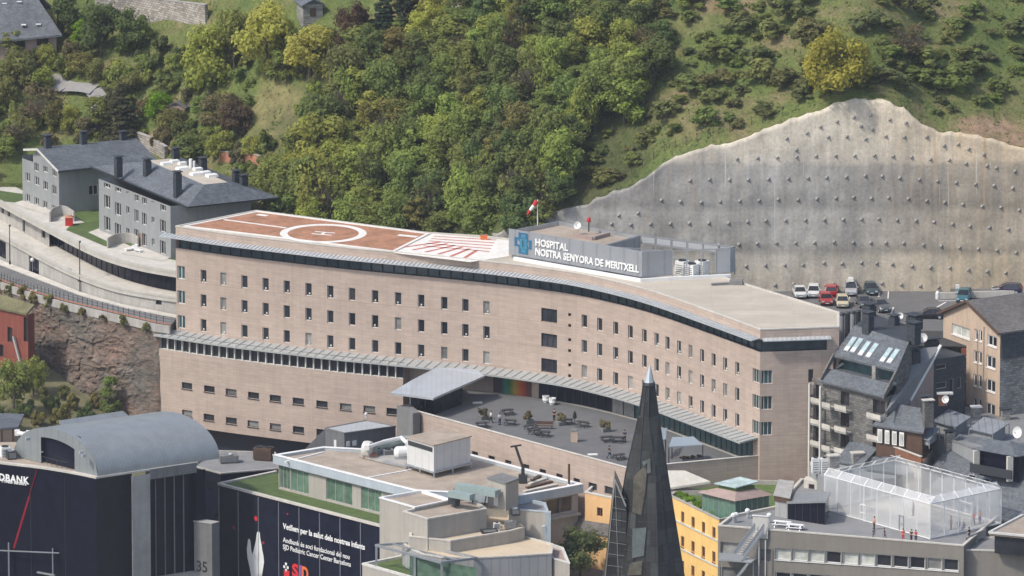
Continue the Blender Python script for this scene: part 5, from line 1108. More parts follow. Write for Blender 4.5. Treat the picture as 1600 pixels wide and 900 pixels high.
r.slab([v3(pkx - kb_ * .5, zpk + .2), v3(pkx + kb_ * 13, zpk + .2), v3(k0 - kd * .7 + kb_ * 13, ze + .2 - .7 * sl2), v3(k0 - kd * .7 - kb_ * .5, ze + .2 - .7 * sl2)], .25); r.build('roof', M['slate_brown'], RC)
b = MB(); a = k0 - kd * .5; b.bar(v3(k0 - kd * .75 - kb_ * .55, ze - .7 * sl2 + .05), v3(pkx - kb_ * .55, zpk + .1), .15, .35); b.bar(v3(pkx - kb_ * .55, zpk + .1), v3(k1 + kd * .5 - kb_ * .55, ze - .5 * sl_ + .05), .15, .35); b.build('bargeboard', M['wood_dark'], RC)
w = MB(); w.wall(Path([tuple(k0 + kb_ * 12), tuple(k0)]), zl2, ze - .02); w.build('gable_side', M['render_red'], RC)
w = MB(); q0_ = kp.at(s15); w.wall(Path([tuple(q0_ + kb_ * 10), tuple(q0_)]), 10, zl2 - .01); w.build('lower_side', M['render_pink'], RC)
for k in range(3):
    z = zl2 - 1.6 - k * 3.4; b = MB(); p = q0_ - kd * .6 + kb_ * 1.0; b.box((p.x, p.y, z), (1.3, 2.2, .15), math.atan2(kd.y, kd.x)); bo = b.build('balcony', M['concrete'], RC); b = MB(); b.box((p.x, p.y, z + .55), (1.2, 2.1, .9), math.atan2(kd.y, kd.x)); b.build('balcony_front', M['render_red'], bo)
b = MB(); p = kp.at(kp.spx(1537.5, 28), .06); b.box((p.x, p.y, (12 + ze) / 2), (.12, .12, ze - 12)); p = kp.at(kp.spx(1528, 28), .05); b.box((p.x, p.y, (12 + ze - 1.2) / 2), (.07, .07, ze - 13.4)); b.build('downpipe', M['steel'], RC)
# steel flues by the hospital's end
for i, px in enumerate((1315, 1324, 1332.5, 1341)):
    x, y = G(px, 540 + i * 2, 27); y += i * .3; t = thing('flue', 'tall dark steel flue in a row of four at the end of the hospital', 'flue', (x, y, 14), 'steel flues beside the hospital end'); zt = Zat(x, y, 492 - i * 1.5); b = MB(); b.tube((x, y, 13), (x, y, zt), .36, n=10); b.build('pipe', M['galv' if i % 2 == 0 else 'steel_dark'], t); b = MB(); b.lathe((x, y, zt), [(.44, 0), (.44, .12), (.3, .3), (0, .34)], n=10); b.build('cowl', M['steel_dark'], t)
# guard wall and ramp at the back of the car park
t = thing('guard_wall', 'low pale guard wall along the ramp at the far side of the car park', 'guard wall', (*G(1466, 466, PARK_Z), PARK_Z)); b = MB(); p0, p1 = G3(1465, 467, PARK_Z), G3(1650, 464, PARK_Z); b.bar(Vector(p0) + Vector((0, 0, .45)), Vector(p1) + Vector((0, 0, .7)), .35, .9); b.build('wall', M['concrete_pale'], t); b = MB(); b.lathe((p0[0], p0[1], PARK_Z), [(.3, 0), (.3, .9), (.15, 1.1), (0, 1.15)], n=8); b.build('end_post', M['white'], t)
t = thing('kiosk', 'small green and white cabinet at the foot of the anchored wall', 'cabinet', (*G(1496, 461, PARK_Z), PARK_Z)); x, y = G(1496, 460, PARK_Z); b = MB(); b.box((x, y, PARK_Z + .45), (.7, .5, .9)); b.build('base', M['duct_green'], t); b = MB(); b.box((x, y, PARK_Z + 1.15), (.5, .4, .5)); b.build('head', M['white'], t)
# ------------------------------------------------------------------ roofs between the dark block and the sports court
def roofhouse(name, label, eave_px, ridge_px, ze_, zr_, zbase, wm, rm, back=7., cat='house'):
    """house seen from above: eave line and ridge line of the near slope given, the far slope mirrored"""
    a, b_ = Vector(G3(*eave_px[0], ze_)), Vector(G3(*eave_px[1], ze_)); c_, d_ = Vector(G3(*ridge_px[1], zr_)), Vector(G3(*ridge_px[0], zr_))
    n__ = (b_ - a).cross(d_ - a).normalized(); dd = Vector(_ray(*ridge_px[1])); o__ = Vector((0, CAMY, CAMZ)); c_ = o__ + dd * ((a - o__).dot(n__) / dd.dot(n__)); t = thing(name, label, cat, (*a.to_2d(), zbase)); r = MB(); r.slab([a, b_, c_, d_], .22); e, f = Vector((*(c_ * 2 - b_).to_2d(), ze_)), Vector((*(d_ * 2 - a).to_2d(), ze_)); r.slab([d_, c_, e, f], .22); ro = r.build('roof', M[rm], t)
    u = (b_ - a).to_2d().normalized(); nn = Vector((-u.y, u.x)); ins = .45
    A, B, C_, D_ = a.to_2d() + nn * ins + u * ins, b_.to_2d() + nn * ins - u * ins, e.to_2d() - nn * ins - u * ins, f.to_2d() - nn * ins + u * ins
    w = MB()
    for p, q in ((A, B), (B, C_), (C_, D_), (D_, A)): w.wall(Path([p, q]), zbase, ze_ - .18)
    w.face([v3(B, ze_ - .18), v3(C_, ze_ - .18), v3(B.lerp(C_, .5), c_.z - .3)]); w.face([v3(D_, ze_ - .18), v3(A, ze_ - .18), v3(A.lerp(D_, .5), zr_ - .3)]); w.build('wall', M[wm], t)
    return t, ro, (a, b_, c_, d_)
RD, ro, PT = roofhouse('chalet', 'chalet with a bluish slate roof and white windows above the timber terrace', ((1362, 664), (1443, 676)), ((1398, 630), (1452, 640)), 22., 24.6, 10, 'wood_dark', 'slate')
wp = Path([PT[0].to_2d() + Vector((.8, .3)), PT[1].to_2d() + Vector((-.5, .5))]); u = (wp.P[1] - wp.P[0]).normalized(); b = MB()
fp = Path([tuple(PT[0].to_2d() + Vector((.45, .2)) ), tuple(PT[1].to_2d() + Vector((-.2, .42)))])
for k in range(4): p = fp.at(.9 + k * 1.15, .16); b = MB(); b.box((p.x, p.y, 20.6), (.75, .08, 1.9), math.atan2(u.y, u.x)); o = b.build('window', M['white'], RD); p = fp.at(.9 + k * 1.15, .22); b = MB(); b.box((p.x, p.y, 20.6), (.5, .06, 1.5), math.atan2(u.y, u.x)); b.build('pane', M['blind_pale'], o)
x, y = G(1445, 645, 24); chimney(RD, x, y, 22.5, Zat(x, y, 622), 1.0, .8, .3); x, y = G(1450, 648, 24.2); chimney(RD, x, y, 22.5, Zat(x, y, 628), 1.3, .9, .3, 'slate_brown', 'concrete_pale')
dish('satellite_dish', 'white satellite dish beside a yellowish box on the chalet ridge', *G(1479, 634, 23.5), 23.5, .55, (-.6, -1, .3)); x, y = G(1476, 630, 23.5); t = thing('roof_box', 'yellowish box with a flat lid on the roofs beside a dish', 'roof box', (x, y, 23)); b = MB(); b.box((x - .4, y, 24.0), (.9, .8, 1.6)); b.build('box', M['wood'], t); b = MB(); b.box((x, y, 24.9), (2.2, 1.0, .18), .1); b.build('lid', M['offwhite'], t)
# timber roof terrace with its things
TT = thing('roof_terrace', 'brown timber roof terrace with a red fence below the chalet', 'roof terrace', (*G(1380, 700, 18.2), 14)); tp_ = [G(1338, 688, 18.2), G(1440, 726, 18.2), G(1458, 700, 18.2), G(1362, 670, 18.2)]
b = MB(); b.prism(tp_, 10, 18.2, 0, 1); b.build('deck', [M['render_beige'], M['wood']], TT); b = MB()
for i in (0, 3): 
    a, c_ = Vector(tp_[i]), Vector(tp_[(i + 1) % 4]); b.bar((*a, 18.75), (*c_, 18.75), .12, 1.0)
b.build('fence', M['wood'], TT); b = MB(); a, c_ = Vector(tp_[0]), Vector(tp_[1]); b.bar((*a, 19.3), (*c_, 19.3), .35, .12); b.build('fence_cap', M['concrete_pale'], TT)
x, y = G(1368, 690, 18.3); t = thing('garden_table', 'white oval table on the timber roof terrace', 'table', (x, y, 18.2)); b = MB(); b.lathe((x, y, 18.95), [(0, 0), (1.0, .01), (1.0, .07), (0, .075)], n=18); b.build('tabletop', M['white'], t); b = MB(); b.tube((x, y, 18.2), (x, y, 18.95), .12); b.build('pedestal', M['white'], t)
# long dark roof on the right with a loggia dormer
RE, ro, PT = roofhouse('apartment_house', 'large house whose long dark slate roof has a loggia dormer, behind the sports court', ((1420, 772), (1622, 828)), ((1497, 678), (1640, 700)), 13.8, 20.6, 2, 'render_grey', 'slate', cat='house')
ra, rb, rc, rdv_ = PT; ru = (rb - ra).normalized(); rv = (rdv_ - ra); rv = (rv - ru * rv.dot(ru)).normalized(); rn_ = ru.cross(rv)
def on_roof(px, py): d = Vector(_ray(px, py)); o = Vector((0, CAMY, CAMZ)); return o + d * ((ra - o).dot(rn_) / d.dot(rn_))
for px, py, w_, h_ in ((1472, 740, 3.0, 1.0), (1517, 748, 1.5, 1.1), (1540, 754, 1.3, 1.1)):
    c = on_roof(px, py); b = MB(); P = [c + ru * a + rv * q for a, q in ((-w_ / 2, -h_), (w_ / 2, -h_), (w_ / 2, h_ * .6), (-w_ / 2, h_ * .6))]; b.hexa([tuple(p + rn_ * .01) for p in P] + [tuple(p + rn_ * .12) for p in P]); o = b.build('roof_window', M['steel'], ro); b = MB(); P = [c + ru * a + rv * q for a, q in ((-w_ / 2 + .15, -h_ + .15), (w_ / 2 - .15, -h_ + .15), (w_ / 2 - .15, h_ * .6 - .15), (-w_ / 2 + .15, h_ * .6 - .15))]; b.face([tuple(p + rn_ * .13) for p in P]); b.build('roof_pane', M['bank_glass'], ro)
# dormer
zd = on_roof(1550, 712).z + 2.0
dq = [Vector(G3(px, py, zd)) for px, py in ((1516, 701), (1588, 714), (1640, 706), (1566, 690))]; b = MB(); b.slab([dq[0], dq[1], dq[2], dq[3]], .35); top = sum(dq, Vector()) / 4 + Vector((0, 0, 1.3))
b = MB()
for i in range(4): b.face([dq[i], dq[(i + 1) % 4], top])
b.face([d_ for d_ in reversed(dq)]); dm = b.build('dormer_roof', M['slate'], RE)
b = MB(); c0, c1 = dq[0].lerp(dq[1], .06).to_2d(), dq[0].lerp(dq[1], .97).to_2d(); bk_ = (dq[3] - dq[0]).to_2d().normalized(); b.wall(Path([c0 + bk_ * .9, c1 + bk_ * .9]), zd - 3.7, zd - .05); b.build('dormer_glazing', M['bank_glass'], RE)
b = MB(); b.bar((*(c0 - bk_ * .5), zd - 2.45), (*(c1 - bk_ * .5), zd - 2.45), .15, 1.2); b.bar((*(c0 - bk_ * .5), zd - 2.45), (*(c0 + bk_ * 2), zd - 2.45), .15, 1.2); b.build('dormer_parapet', M['steel_dark'], RE)
for u_ in (.08, .88): p = c0.lerp(c1, u_); b = MB(); b.box((p.x, p.y, zd - 1.8), (.8, .5, 3.4), .3); b.build('dormer_pier', M['concrete_pale'], RE)
x, y = G(1484, 690, 20.); chimney(RE, x, y, 17, Zat(x, y, 676), 1.2, 1.0, .3, 'stone_wall'); 
# flat dark roofs filling the block behind, sheet-metal lean-tos
FBk = thing('flat_roofed_block', 'low block with a flat dark roof between the slate roofs and the tan gabled house', 'building', (*G(1520, 650, 20), 8)); fp_ = [G(1440, 672, 20.2), G(1530, 705, 20.2), G(1660, 690, 20.2), G(1640, 640, 20.2), G(1480, 632, 20.2)]; block(FBk, fp_, 6, 20.3, 'render_grey', 'membrane', 'concrete_dark', par=.15)
for lab, P, z in (('ribbed pale sheet-metal lean-to roof nearest the chalet ridge', ((1457, 657), (1492, 668), (1517, 651), (1482, 639)), 21.6), ('ribbed grey sheet-metal lean-to roof closer to the stone-clad side wall', ((1514, 670), (1551, 678), (1577, 661), (1537, 651)), 21.6), ('small ribbed white sheet-metal roof beside the terrace planting', ((1426, 680), (1452, 688), (1468, 669), (1440, 664)), 21.0)):
    t = thing('lean_to', lab, 'lean-to', (*G(*P[0], z), z - 1.4)); q = [Vector(G3(px, py, z + (.7 if i > 1 else 0))) for i, (px, py) in enumerate(P)]; b = MB(); b.slab(q, .12); b.build('sheet_roof', M['sheet_metal'], t); b = MB()
    for p in q: b.box((p.x * .995 + sum(v.x for v in q) / 4 * .005, p.y, (p.z - .13 + 19.8) / 2), (.12, .12, p.z - .13 - 19.8))
    b.hexa([(*(q[i].to_2d().lerp(q[(i + 2) % 4].to_2d(), .1)), 20.1) for i in range(4)] + [(*(q[i].to_2d().lerp(q[(i + 2) % 4].to_2d(), .1)), q[i].z - .2) for i in range(4)]); b.build('base', M['render_grey'], t)
for px, yt, yb, w_, lab in ((1525, 637, 652, 1.1, 'white-capped stone chimney in front of the tan facade'), (1571, 640, 655, 1.1, 'dark-capped chimney below the stone-clad side wall'), (1592, 628, 642, 1.5, 'dark chimney at the frame edge against the stone-clad wall'), (1500, 658, 672, .9, 'small dark chimney between the two lean-to roofs')):
    x, y = G(px, yb, 20.2); t = thing('chimney_stack', lab, 'chimney', (x, y, 20.2)); zt = Zat(x, y, yt); b = MB(); b.box((x, y, (20 + zt) / 2), (w_, .9, zt - 20), .2); b.build('stack', M['stone_wall'], t); b = MB(); b.box((x, y, zt + .15), (w_ * 1.35, 1.2, .16), .2); b.build('cap', M['white' if 'white' in lab else 'slate_dark'], t)
dish('satellite_dish', 'large white satellite dish at the frame edge above the loggia dormer', *G(1592, 690, 20.6), 20.6, .8, (-.9, -1, .25))
# old low buildings in front of the dark block: pale walls, chimneys, slate lean-to
OB = thing('old_house', 'old low house with a patched slate roof between the dark block and the court cage', 'house', (*G(1310, 740, 15), 8)); zo = 16.2; P = [G(1264, 728, zo), G(1292, 748, zo), G(1400, 745, zo), G(1400, 716, zo), G(1300, 700, zo)]
b = MB(); b.prism(P, 4, zo - .2); b.build('wall', M['render_grey'], OB); q = [Vector(G3(px, py, z)) for px, py, z in ((1306, 720, zo + .2), (1345, 728, zo + .2), (1372, 700, zo + 2.4), (1330, 686, zo + 2.4))]; b = MB(); b.slab(q, .25); q2_ = [Vector(G3(px, py, z)) for px, py, z in ((1352, 732, zo + .2), (1425, 742, zo + .2), (1440, 722, zo + 1.8), (1372, 706, zo + 1.8))]; b.slab(q2_, .25); b.build('roof', M['slate'], OB)
b = MB()
for a, c_ in (((1338, 690), (1400, 712)), ((1334, 730), (1300, 738))): b.bar(G3(*a, zo + 1.6), G3(*c_, zo + 1.6), .5, .5)
b.build('wall_cap', M['concrete_pale'], OB)
for px, yt, yb, lab, w_ in ((1302, 712, 738, 'grey chimney at the foot of the balconies', 1.4), (1340, 708, 726, 'brown chimney between the patched slate roofs', 1.6), (1410, 709, 724, 'square grey chimney below the timber terrace', 1.5), (1431, 722, 738, 'white-rimmed chimney next to the long dark roof', 1.2)):
    x, y = G(px, yb, zo); b = MB(); zt = Zat(x, y, yt); b.box((x, y, (zo - 3 + zt) / 2), (w_, 1.1, zt - zo + 3), .3); o = b.build('chimney', M['stone_wall'], OB); b = MB(); b.box((x, y, zt + .08), (w_ * 1.15, 1.3, .16), .3); b.build('chimney_cap', M['concrete_pale'], o)
for i, (px, lab) in enumerate(((1274, 'white air conditioner box nearest the hospital end wall'), (1288, 'white air conditioner box beside the grey chimney'))):
    x, y = G(px, 742, zo - .4); t = machine('air_conditioner', lab, 'air conditioner', (x, y, zo - .2), (1.0, .7, 2.0), .2, 'white', fans=1)
PWl = thing('pale_shed', 'pale yellow wall with a brown shutter squeezed behind the court cage', 'shed', (*G(1275, 775, 13), 8)); pw = Path([G(1256, 752, 14.6), G(1292, 757, 14.6)]); h = hwp(pw, 1268, 761, .9, .8, 14); w = MB(); w.wall(pw, 6, 14.8, [h], .15); p3_ = [tuple(pw.P[0]), tuple(pw.P[1]), tuple(pw.P[1] + Vector((.3, 2))), tuple(pw.P[0] + Vector((.3, 2)))]; w.face([(*p, 14.8) for p in p3_]); w.wall(Path([p3_[1], p3_[2]]), 6, 14.8); w.wall(Path([p3_[3], p3_[0]]), 6, 14.8); w.build('wall', M['concrete_pale'], PWl); window(PWl, pw, h, .15, fm='wood', pm='pane', name='shutter_window')
# ================================================================== FOREGROUND
GZ = 14.
# ---- school building with the caged court on its roof
SB = thing('school_building', 'long taupe building with ribbon windows and a caged sports court on its roof', 'building', (*G(1300, 900, 0), -18))
ga, gb = Vector(G(1122, 821, GZ)), Vector(G(1506, 852.5, GZ)); gu = (gb - ga).normalized(); gn = Vector((-gu.y, gu.x))
gpoly = [tuple(ga), tuple(gb), tuple(gb + gn * 31), tuple(ga + gn * 28 + gu * 3), G(1212, 791, GZ), G(1143, 805, GZ)]
gp = Path(gpoly[:2]); hs = []
def zof(px, py): s = gp.spx(px, 12); p = gp.at(s); return s, Zat(p.x, p.y, py)
for k in range(11):
    px = 1223.5 + k * 26.2; s, z = zof(px, 865 + k * 1.7 + 1); hs.append((s - 1.06, s + 1.06, z - .8, z + .82, dict(pm=('blind_pale', 'blind_pale', 'blind_pale', 'pane', 'blind_pale', 'blind_pale', 'pane', 'pane', 'pane', 'pane_blind', 'pane')[k], fm='white', fw=.12, sill=1, name='ribbon_window')))
    hs.append((s - 1.06, s + 1.06, z - 4.1, z - 2.5, dict(pm='pane', fm='white', fw=.12, name='ribbon_window')))
for px, w_, y0 in ((1142, 2.9, 858), (1142, 2.9, 897), (1196, 1.6, 868)): s, z = zof(px, y0); hs.append((s - w_ / 2, s + w_ / 2, z - .9, z + .9, dict(pm='pane_blind', fm='steel', nx=0, name='stair_window')))
block(SB, gpoly, -18, GZ, 'render_taupe', 'membrane', 'concrete_pale', {0: hs}, par=.3, pt=.35, depth=.35)
RFZ = GZ - .3
# roof things
def vent_cowl(px, py, label):
    x, y = G(px, py, RFZ); t = thing('vent_cowl', label, 'roof vent', (x, y, RFZ), 'white vent cowls on the school roof'); b = MB(); b.tube((x, y, RFZ), (x, y, RFZ + .9), .14, n=8); b.build('pipe', M['galv'], t); b = MB(); b.lathe((x, y, RFZ + .85), [(0, 0), (.34, .05), (.36, .3), (.2, .5), (0, .55)], n=10); b.build('cowl', M['white'], t)
for px, py, lab in ((1146, 817, 'white vent cowl at the left corner of the school roof'), (1150, 816, 'white vent cowl touching the corner one'), (1168, 810, 'white vent cowl tilted on its pipe, nearer the glass pavilion'), (1202, 817, 'white vent cowl behind the stair head panel')): vent_cowl(px, py, lab)
x, y = G(1189, 838, RFZ); t = thing('roof_panel', 'pale yellow-white panel at the head of the outside steel stair', 'panel', (x, y, RFZ)); b = MB(); p = Vector(ga) + gu * gp.spx(1189, GZ) - gn * .25; b.box((p.x, p.y, RFZ + .6), (2.1, .15, 3.0), math.atan2(gu.y, gu.x)); b.build('panel', M['offwhite'], t); b = MB(); b.box((p.x, p.y, RFZ + 2.15), (2.25, .3, .1), math.atan2(gu.y, gu.x)); b.build('cap', M['white'], t)
KQ = [G(1231, 811, RFZ), G(1289, 820, RFZ), G(1295, 806, RFZ), G(1243, 796, RFZ)]
t = thing('roof_pavilion', 'black glass pavilion with a sloping grey roof on the school roof', 'pavilion', (*KQ[0], RFZ)); b = MB(); hL, hR = 2.1, 3.1
for i, (h0, h1) in enumerate(((hL, hR), (hR, hR), (hR, hL), (hL, hL))): a, c_ = KQ[i], KQ[(i + 1) % 4]; b.face([(*a, RFZ), (*c_, RFZ), (*c_, RFZ + h1), (*a, RFZ + h0)])
b.build('glass_wall', M['bank_glass'], t); o = inset(KQ, -.2); b = MB(); b.slab([(*o[0], RFZ + hL + .25), (*o[1], RFZ + hR + .25), (*o[2], RFZ + hR + .25), (*o[3], RFZ + hL + .25)], .25); b.build('roof', M['zinc'], t); b = MB()
for k in range(6): p = Vector(KQ[0]).lerp(Vector(KQ[1]), k / 5) - Vector((0, .03)); z = RFZ + lerp(hL, hR, k / 5); b.box((p.x, p.y, (RFZ + z) / 2), (.09, .08, z - RFZ))
b.build('mullion', M['steel_dark'], t)
kq = [G(1211, 806, RFZ), G(1232, 810, RFZ), G(1238, 786, RFZ), G(1219, 783, RFZ)]; t = thing('lift_house', 'grey lift house with a brown band round its flat top on the school roof', 'lift house', (*kq[0], RFZ)); b = MB(); b.prism(kq, RFZ, RFZ + 2.1); b.build('wall', M['siding'], t); b = MB(); b.prism(inset(kq, -.15), RFZ + 2.1, RFZ + 2.8); b.build('band', M['wood_dark'], t); b = MB(); b.prism(inset(kq, -.25), RFZ + 2.8, RFZ + 2.95); b.build('flat_top', M['concrete'], t)
def bench(name, label, px, py, z, L, rz, m='white', m2='steel', group=None, table=True):
    x, y = G(px, py, z); t = thing(name, label, 'table', (x, y, z), group); c, s_ = math.cos(rz), math.sin(rz)
    def q(u, v): return (x + u * c - v * s_, y + u * s_ + v * c)
    b = MB(); b.box((x, y, z + .74), (L, .75, .06), rz); b.build('tabletop', M[m], t)
    for v in (-.65, .65): p = q(0, v); b = MB(); b.box((*p, z + .44), (L, .28, .05), rz); b.build('bench', M[m], t)
    for u in (-L * .35, L * .35):
        b = MB()
        for v in (-.5, .5): b.bar((*q(u, v * .5), z + .72), (*q(u, v * 1.5), z), .07, .07)
        b.bar((*q(u, -.72), z + .4), (*q(u, .72), z + .4), .06, .06); b.build('trestle', M[m2], t)
    return t
bench('picnic_table', 'white picnic table nearest the stair head on the school roof', 1222, 823, RFZ, 2.4, -.35, group='picnic tables on the school roof'); bench('picnic_table', 'white picnic table at the foot of the black glass pavilion', 1243, 828, RFZ, 2.2, -.35, group='picnic tables on the school roof')
# steel stair down the facade
ST = thing('outside_stair', 'galvanised steel stair with mesh sides running down the front of the school', 'stair', (*G(1165, 880, 8), 6)); fo = -gn
def fp(px, z, d): s = gp.spx(px, 12); p = gp.at(min(gp.L, max(.01, s)), d); return Vector((p.x, p.y, z))
zA = GZ - .05; zB = zof(1160, 868)[1]; A_, B_ = fp(1196, zA, .7), fp(1168, zB, 2.2)
for off in (0, 1.25):
    b = MB(); b.bar(A_ + Vector((gu.x, gu.y, 0)) * (-off), B_ + Vector((gu.x, gu.y, 0)) * (-off), .08, .3); b.build('stringer', M['galv'], ST)
    b = MB(); b.bar(A_ + Vector((-gu.x * off, -gu.y * off, 1.0)), B_ + Vector((-gu.x * off, -gu.y * off, 1.0)), .07, .07); b.build('handrail', M['galv'], ST)
    b = MB(); P = [A_ + Vector((-gu.x * off, -gu.y * off, .15)), B_ + Vector((-gu.x * off, -gu.y * off, .15)), B_ + Vector((-gu.x * off, -gu.y * off, .95)), A_ + Vector((-gu.x * off, -gu.y * off, .95))]; b.hexa([tuple(p + Vector((gu.x, gu.y, 0)) * k) for k in (0, .03) for p in P]); b.build('mesh_side', M['mesh_panel'], ST)
for k in range(13): p = A_.lerp(B_, (k + .5) / 13) - Vector((gu.x, gu.y, 0)) * .62; b = MB(); b.box(tuple(p), (1.2, .34, .05), math.atan2(gu.y, gu.x)); b.build('tread', M['concrete_pale'], ST)
lz_ = zof(1150, 884)[1]; b = MB(); p = fp(1158, zB - .1, 1.6); b.box(tuple(p), (4.6, 2.6, .14), math.atan2(gu.y, gu.x)); b.build('landing', M['galv'], ST); b = MB()
for u in (-2.2, 2.2): q = p + Vector((gu.x, gu.y, 0)) * u; b.box((q.x, q.y, p.z - 4), (.12, .12, 8))
b.build('stair_post', M['galv'], ST); b = MB(); q = p - Vector((gn.x, gn.y, 0)) * 1.28; b.bar(q - Vector((gu.x * 2.2, gu.y * 2.2, -.55)), q + Vector((gu.x * 1.0, gu.y * 1.0, .55)), .04, .95); b.build('landing_screen', M['mesh_panel'], ST)
A2, B2 = fp(1180, zB - .15, 2.3), fp(1150, zB - 3.6, 2.3); b = MB(); b.bar(A2, B2, .1, .3); b.bar(A2 - Vector((gn.x, gn.y, 0)), B2 - Vector((gn.x, gn.y, 0)), .1, .3); b.build('lower_flight', M['galv'], ST)
b = MB(); p = fp(1197, zof(1197, 868)[1], .9); 
for px in (1189, 1199): q = fp(px, zof(px, 873)[1], .9); b.box(tuple(q), (.12, .12, 5.5))
b.build('stair_frame', M['white'], ST)
# ---- cage of the court
CG = thing('court_cage', 'tall white post and net cage round the rooftop sports court', 'sports cage', (*G(1420, 810, RFZ), RFZ))
CF, CL, CR = Vector(G(1453, 843, RFZ)), Vector(G(1288, 797, RFZ)), Vector(G(1564, 819, RFZ)); CB = CL + (CR - CF) ; CH = 4.9
cl2 = Vector(G(1283, 788, RFZ))
ring_ = [CF, CR, CB + (CB - CF) * .02, CL + (CB - CL) * .10, CL]; ring_ = [CL, CF, CR, CB, CL + (CB - CL) * .06]
sides = [(CL, CF, 8), (CF, CR, 5), (CR, CB, 9), (CB, CL, 6)]
cen = (CL + CF + CR + CB) / 4; net = []
for a, b_, n_ in sides:
    d = (b_ - a).normalized(); inn_ = Vector((-d.y, d.x))
    for k in range(n_):
        p = a.lerp(b_, k / n_); b = MB(); b.box((p.x, p.y, RFZ + CH / 2), (.13, .13, CH)); q = p + inn_ * .9
        if (cen - p).dot(inn_) < 0: q = p - inn_ * .9
        b.bar((p.x, p.y, RFZ + CH - .05), (q.x, q.y, RFZ + CH + .75), .14, .12); b.build('post', M['white'], CG)
    for z in (CH - .05, .12): b = MB(); b.bar((*a, RFZ + z), (*b_, RFZ + z), .12, .13); b.build('rail', M['white'], CG)
    b = MB(); q0, q1 = a + inn_ * .9, b_ + inn_ * .9; b.bar((*q0, RFZ + CH + .75), (*q1, RFZ + CH + .75), .05, .05); b.build('top_wire', M['white'], CG)
    b = MB(); b.face([(*a, RFZ + .1), (*b_, RFZ + .1), (*b_, RFZ + CH), (*a, RFZ + CH)]); b.build('side_net', M['net'], CG)
    b = MB(); b.face([(*a, RFZ + CH), (*b_, RFZ + CH), (*q1, RFZ + CH + .73), (*q0, RFZ + CH + .73)]); b.build('overhang_net', M['net_dense'], CG)
for a, b_, u0, u1 in ((CL, CF, .34, .39), (CL, CF, .71, .75)):
    b = MB(); p, q = a.lerp(b_, u0), a.lerp(b_, u1); o = Vector((0, -.1))
    for r_ in (p, q): b.box((r_.x, r_.y - .1, RFZ + 1.1), (.12, .12, 2.2))
    b.bar((p.x, p.y - .1, RFZ + 2.2), (q.x, q.y - .1, RFZ + 2.2), .12, .12); b.bar((p.x, p.y - .1, RFZ + 1.1), (q.x, q.y - .1, RFZ + 1.1), .1, .1); b.build('gate', M['white' if u0 < .5 else 'steel'], CG)
ct = MB(); ct.face([(*p, RFZ + .006) for p in (CL, CF, CR, CB)]); cs = ct.build('court_surface', M['concrete'], CG); b = MB(); cx = (CF - CL).normalized(); cy = (CR - CF).normalized()
def cl_(a, c_, w_=.1): b.bar((*a, RFZ + .012), (*c_, RFZ + .012), w_, .006)
cc = [CL + cx * 1.2 + cy * 1.2, CF - cx * 1.2 + cy * 1.2, CR - cx * 1.2 - cy * 1.2, CB + cx * 1.2 - cy * 1.2]
for i in range(4): cl_(cc[i], cc[(i + 1) % 4])
cl_(cc[0].lerp(cc[1], .5), cc[3].lerp(cc[2], .5)); b.build('court_lines', M['paint_white'], cs)
def hoop(px, py, label, rz):
    x, y = G(px, py, RFZ); t = thing('basketball_hoop', label, 'basketball hoop', (x, y, RFZ), 'hoops of the court'); b = MB(); b.tube((x, y, RFZ), (x, y, RFZ + 2.9), .1); b.build('pole', M['white'], t); f = Vector((math.cos(rz), math.sin(rz))); p = Vector((x, y)) + f * .9; b = MB(); b.bar((x, y, RFZ + 2.9), (*p, RFZ + 3.1), .1, .1); b.build('arm', M['white'], t); b = MB(); b.box((*p, RFZ + 3.3), (.06, 1.7, 1.05), rz); b.build('backboard', M['white'], t); c = p + f * .35; b = MB()
    for k in range(10): a0, a1_ = k * .628, (k + 1) * .628; b.bar((c.x + .24 * math.cos(a0), c.y + .24 * math.sin(a0), RFZ + 3.0), (c.x + .24 * math.cos(a1_), c.y + .24 * math.sin(a1_), RFZ + 3.0), .03, .03)
    b.build('ring', M['logo_orange'], t)
hoop(1326, 800, 'white basketball hoop near the pavilion end of the court', -.4); hoop(1412, 826, 'white basketball hoop near the front side net of the court', 1.2)
def goal(px, py, rz, label):
    x, y = G(px, py, RFZ); t = thing('goal', label, 'goal', (x, y, RFZ), 'small goals'); c, s_ = math.cos(rz), math.sin(rz); b = MB()
    for u in (-1.3, 1.3): b.box((x + u * c, y + u * s_, RFZ + .95), (.09, .09, 1.9))
    b.bar((x - 1.35 * c, y - 1.35 * s_, RFZ + 1.9), (x + 1.35 * c, y + 1.35 * s_, RFZ + 1.9), .09, .09); b.build('goal_frame', M['white'], t); b = MB(); b.face([(x - 1.3 * c, y - 1.3 * s_, RFZ + 1.88), (x + 1.3 * c, y + 1.3 * s_, RFZ + 1.88), (x + 1.3 * c - s_ * .9, y + 1.3 * s_ + c * .9, RFZ + .05), (x - 1.3 * c - s_ * .9, y - 1.3 * s_ + c * .9, RFZ + .05)]); b.build('goal_net', M['net'], t)
goal(1508, 806, -.9, 'small white goal at the far right end of the court')
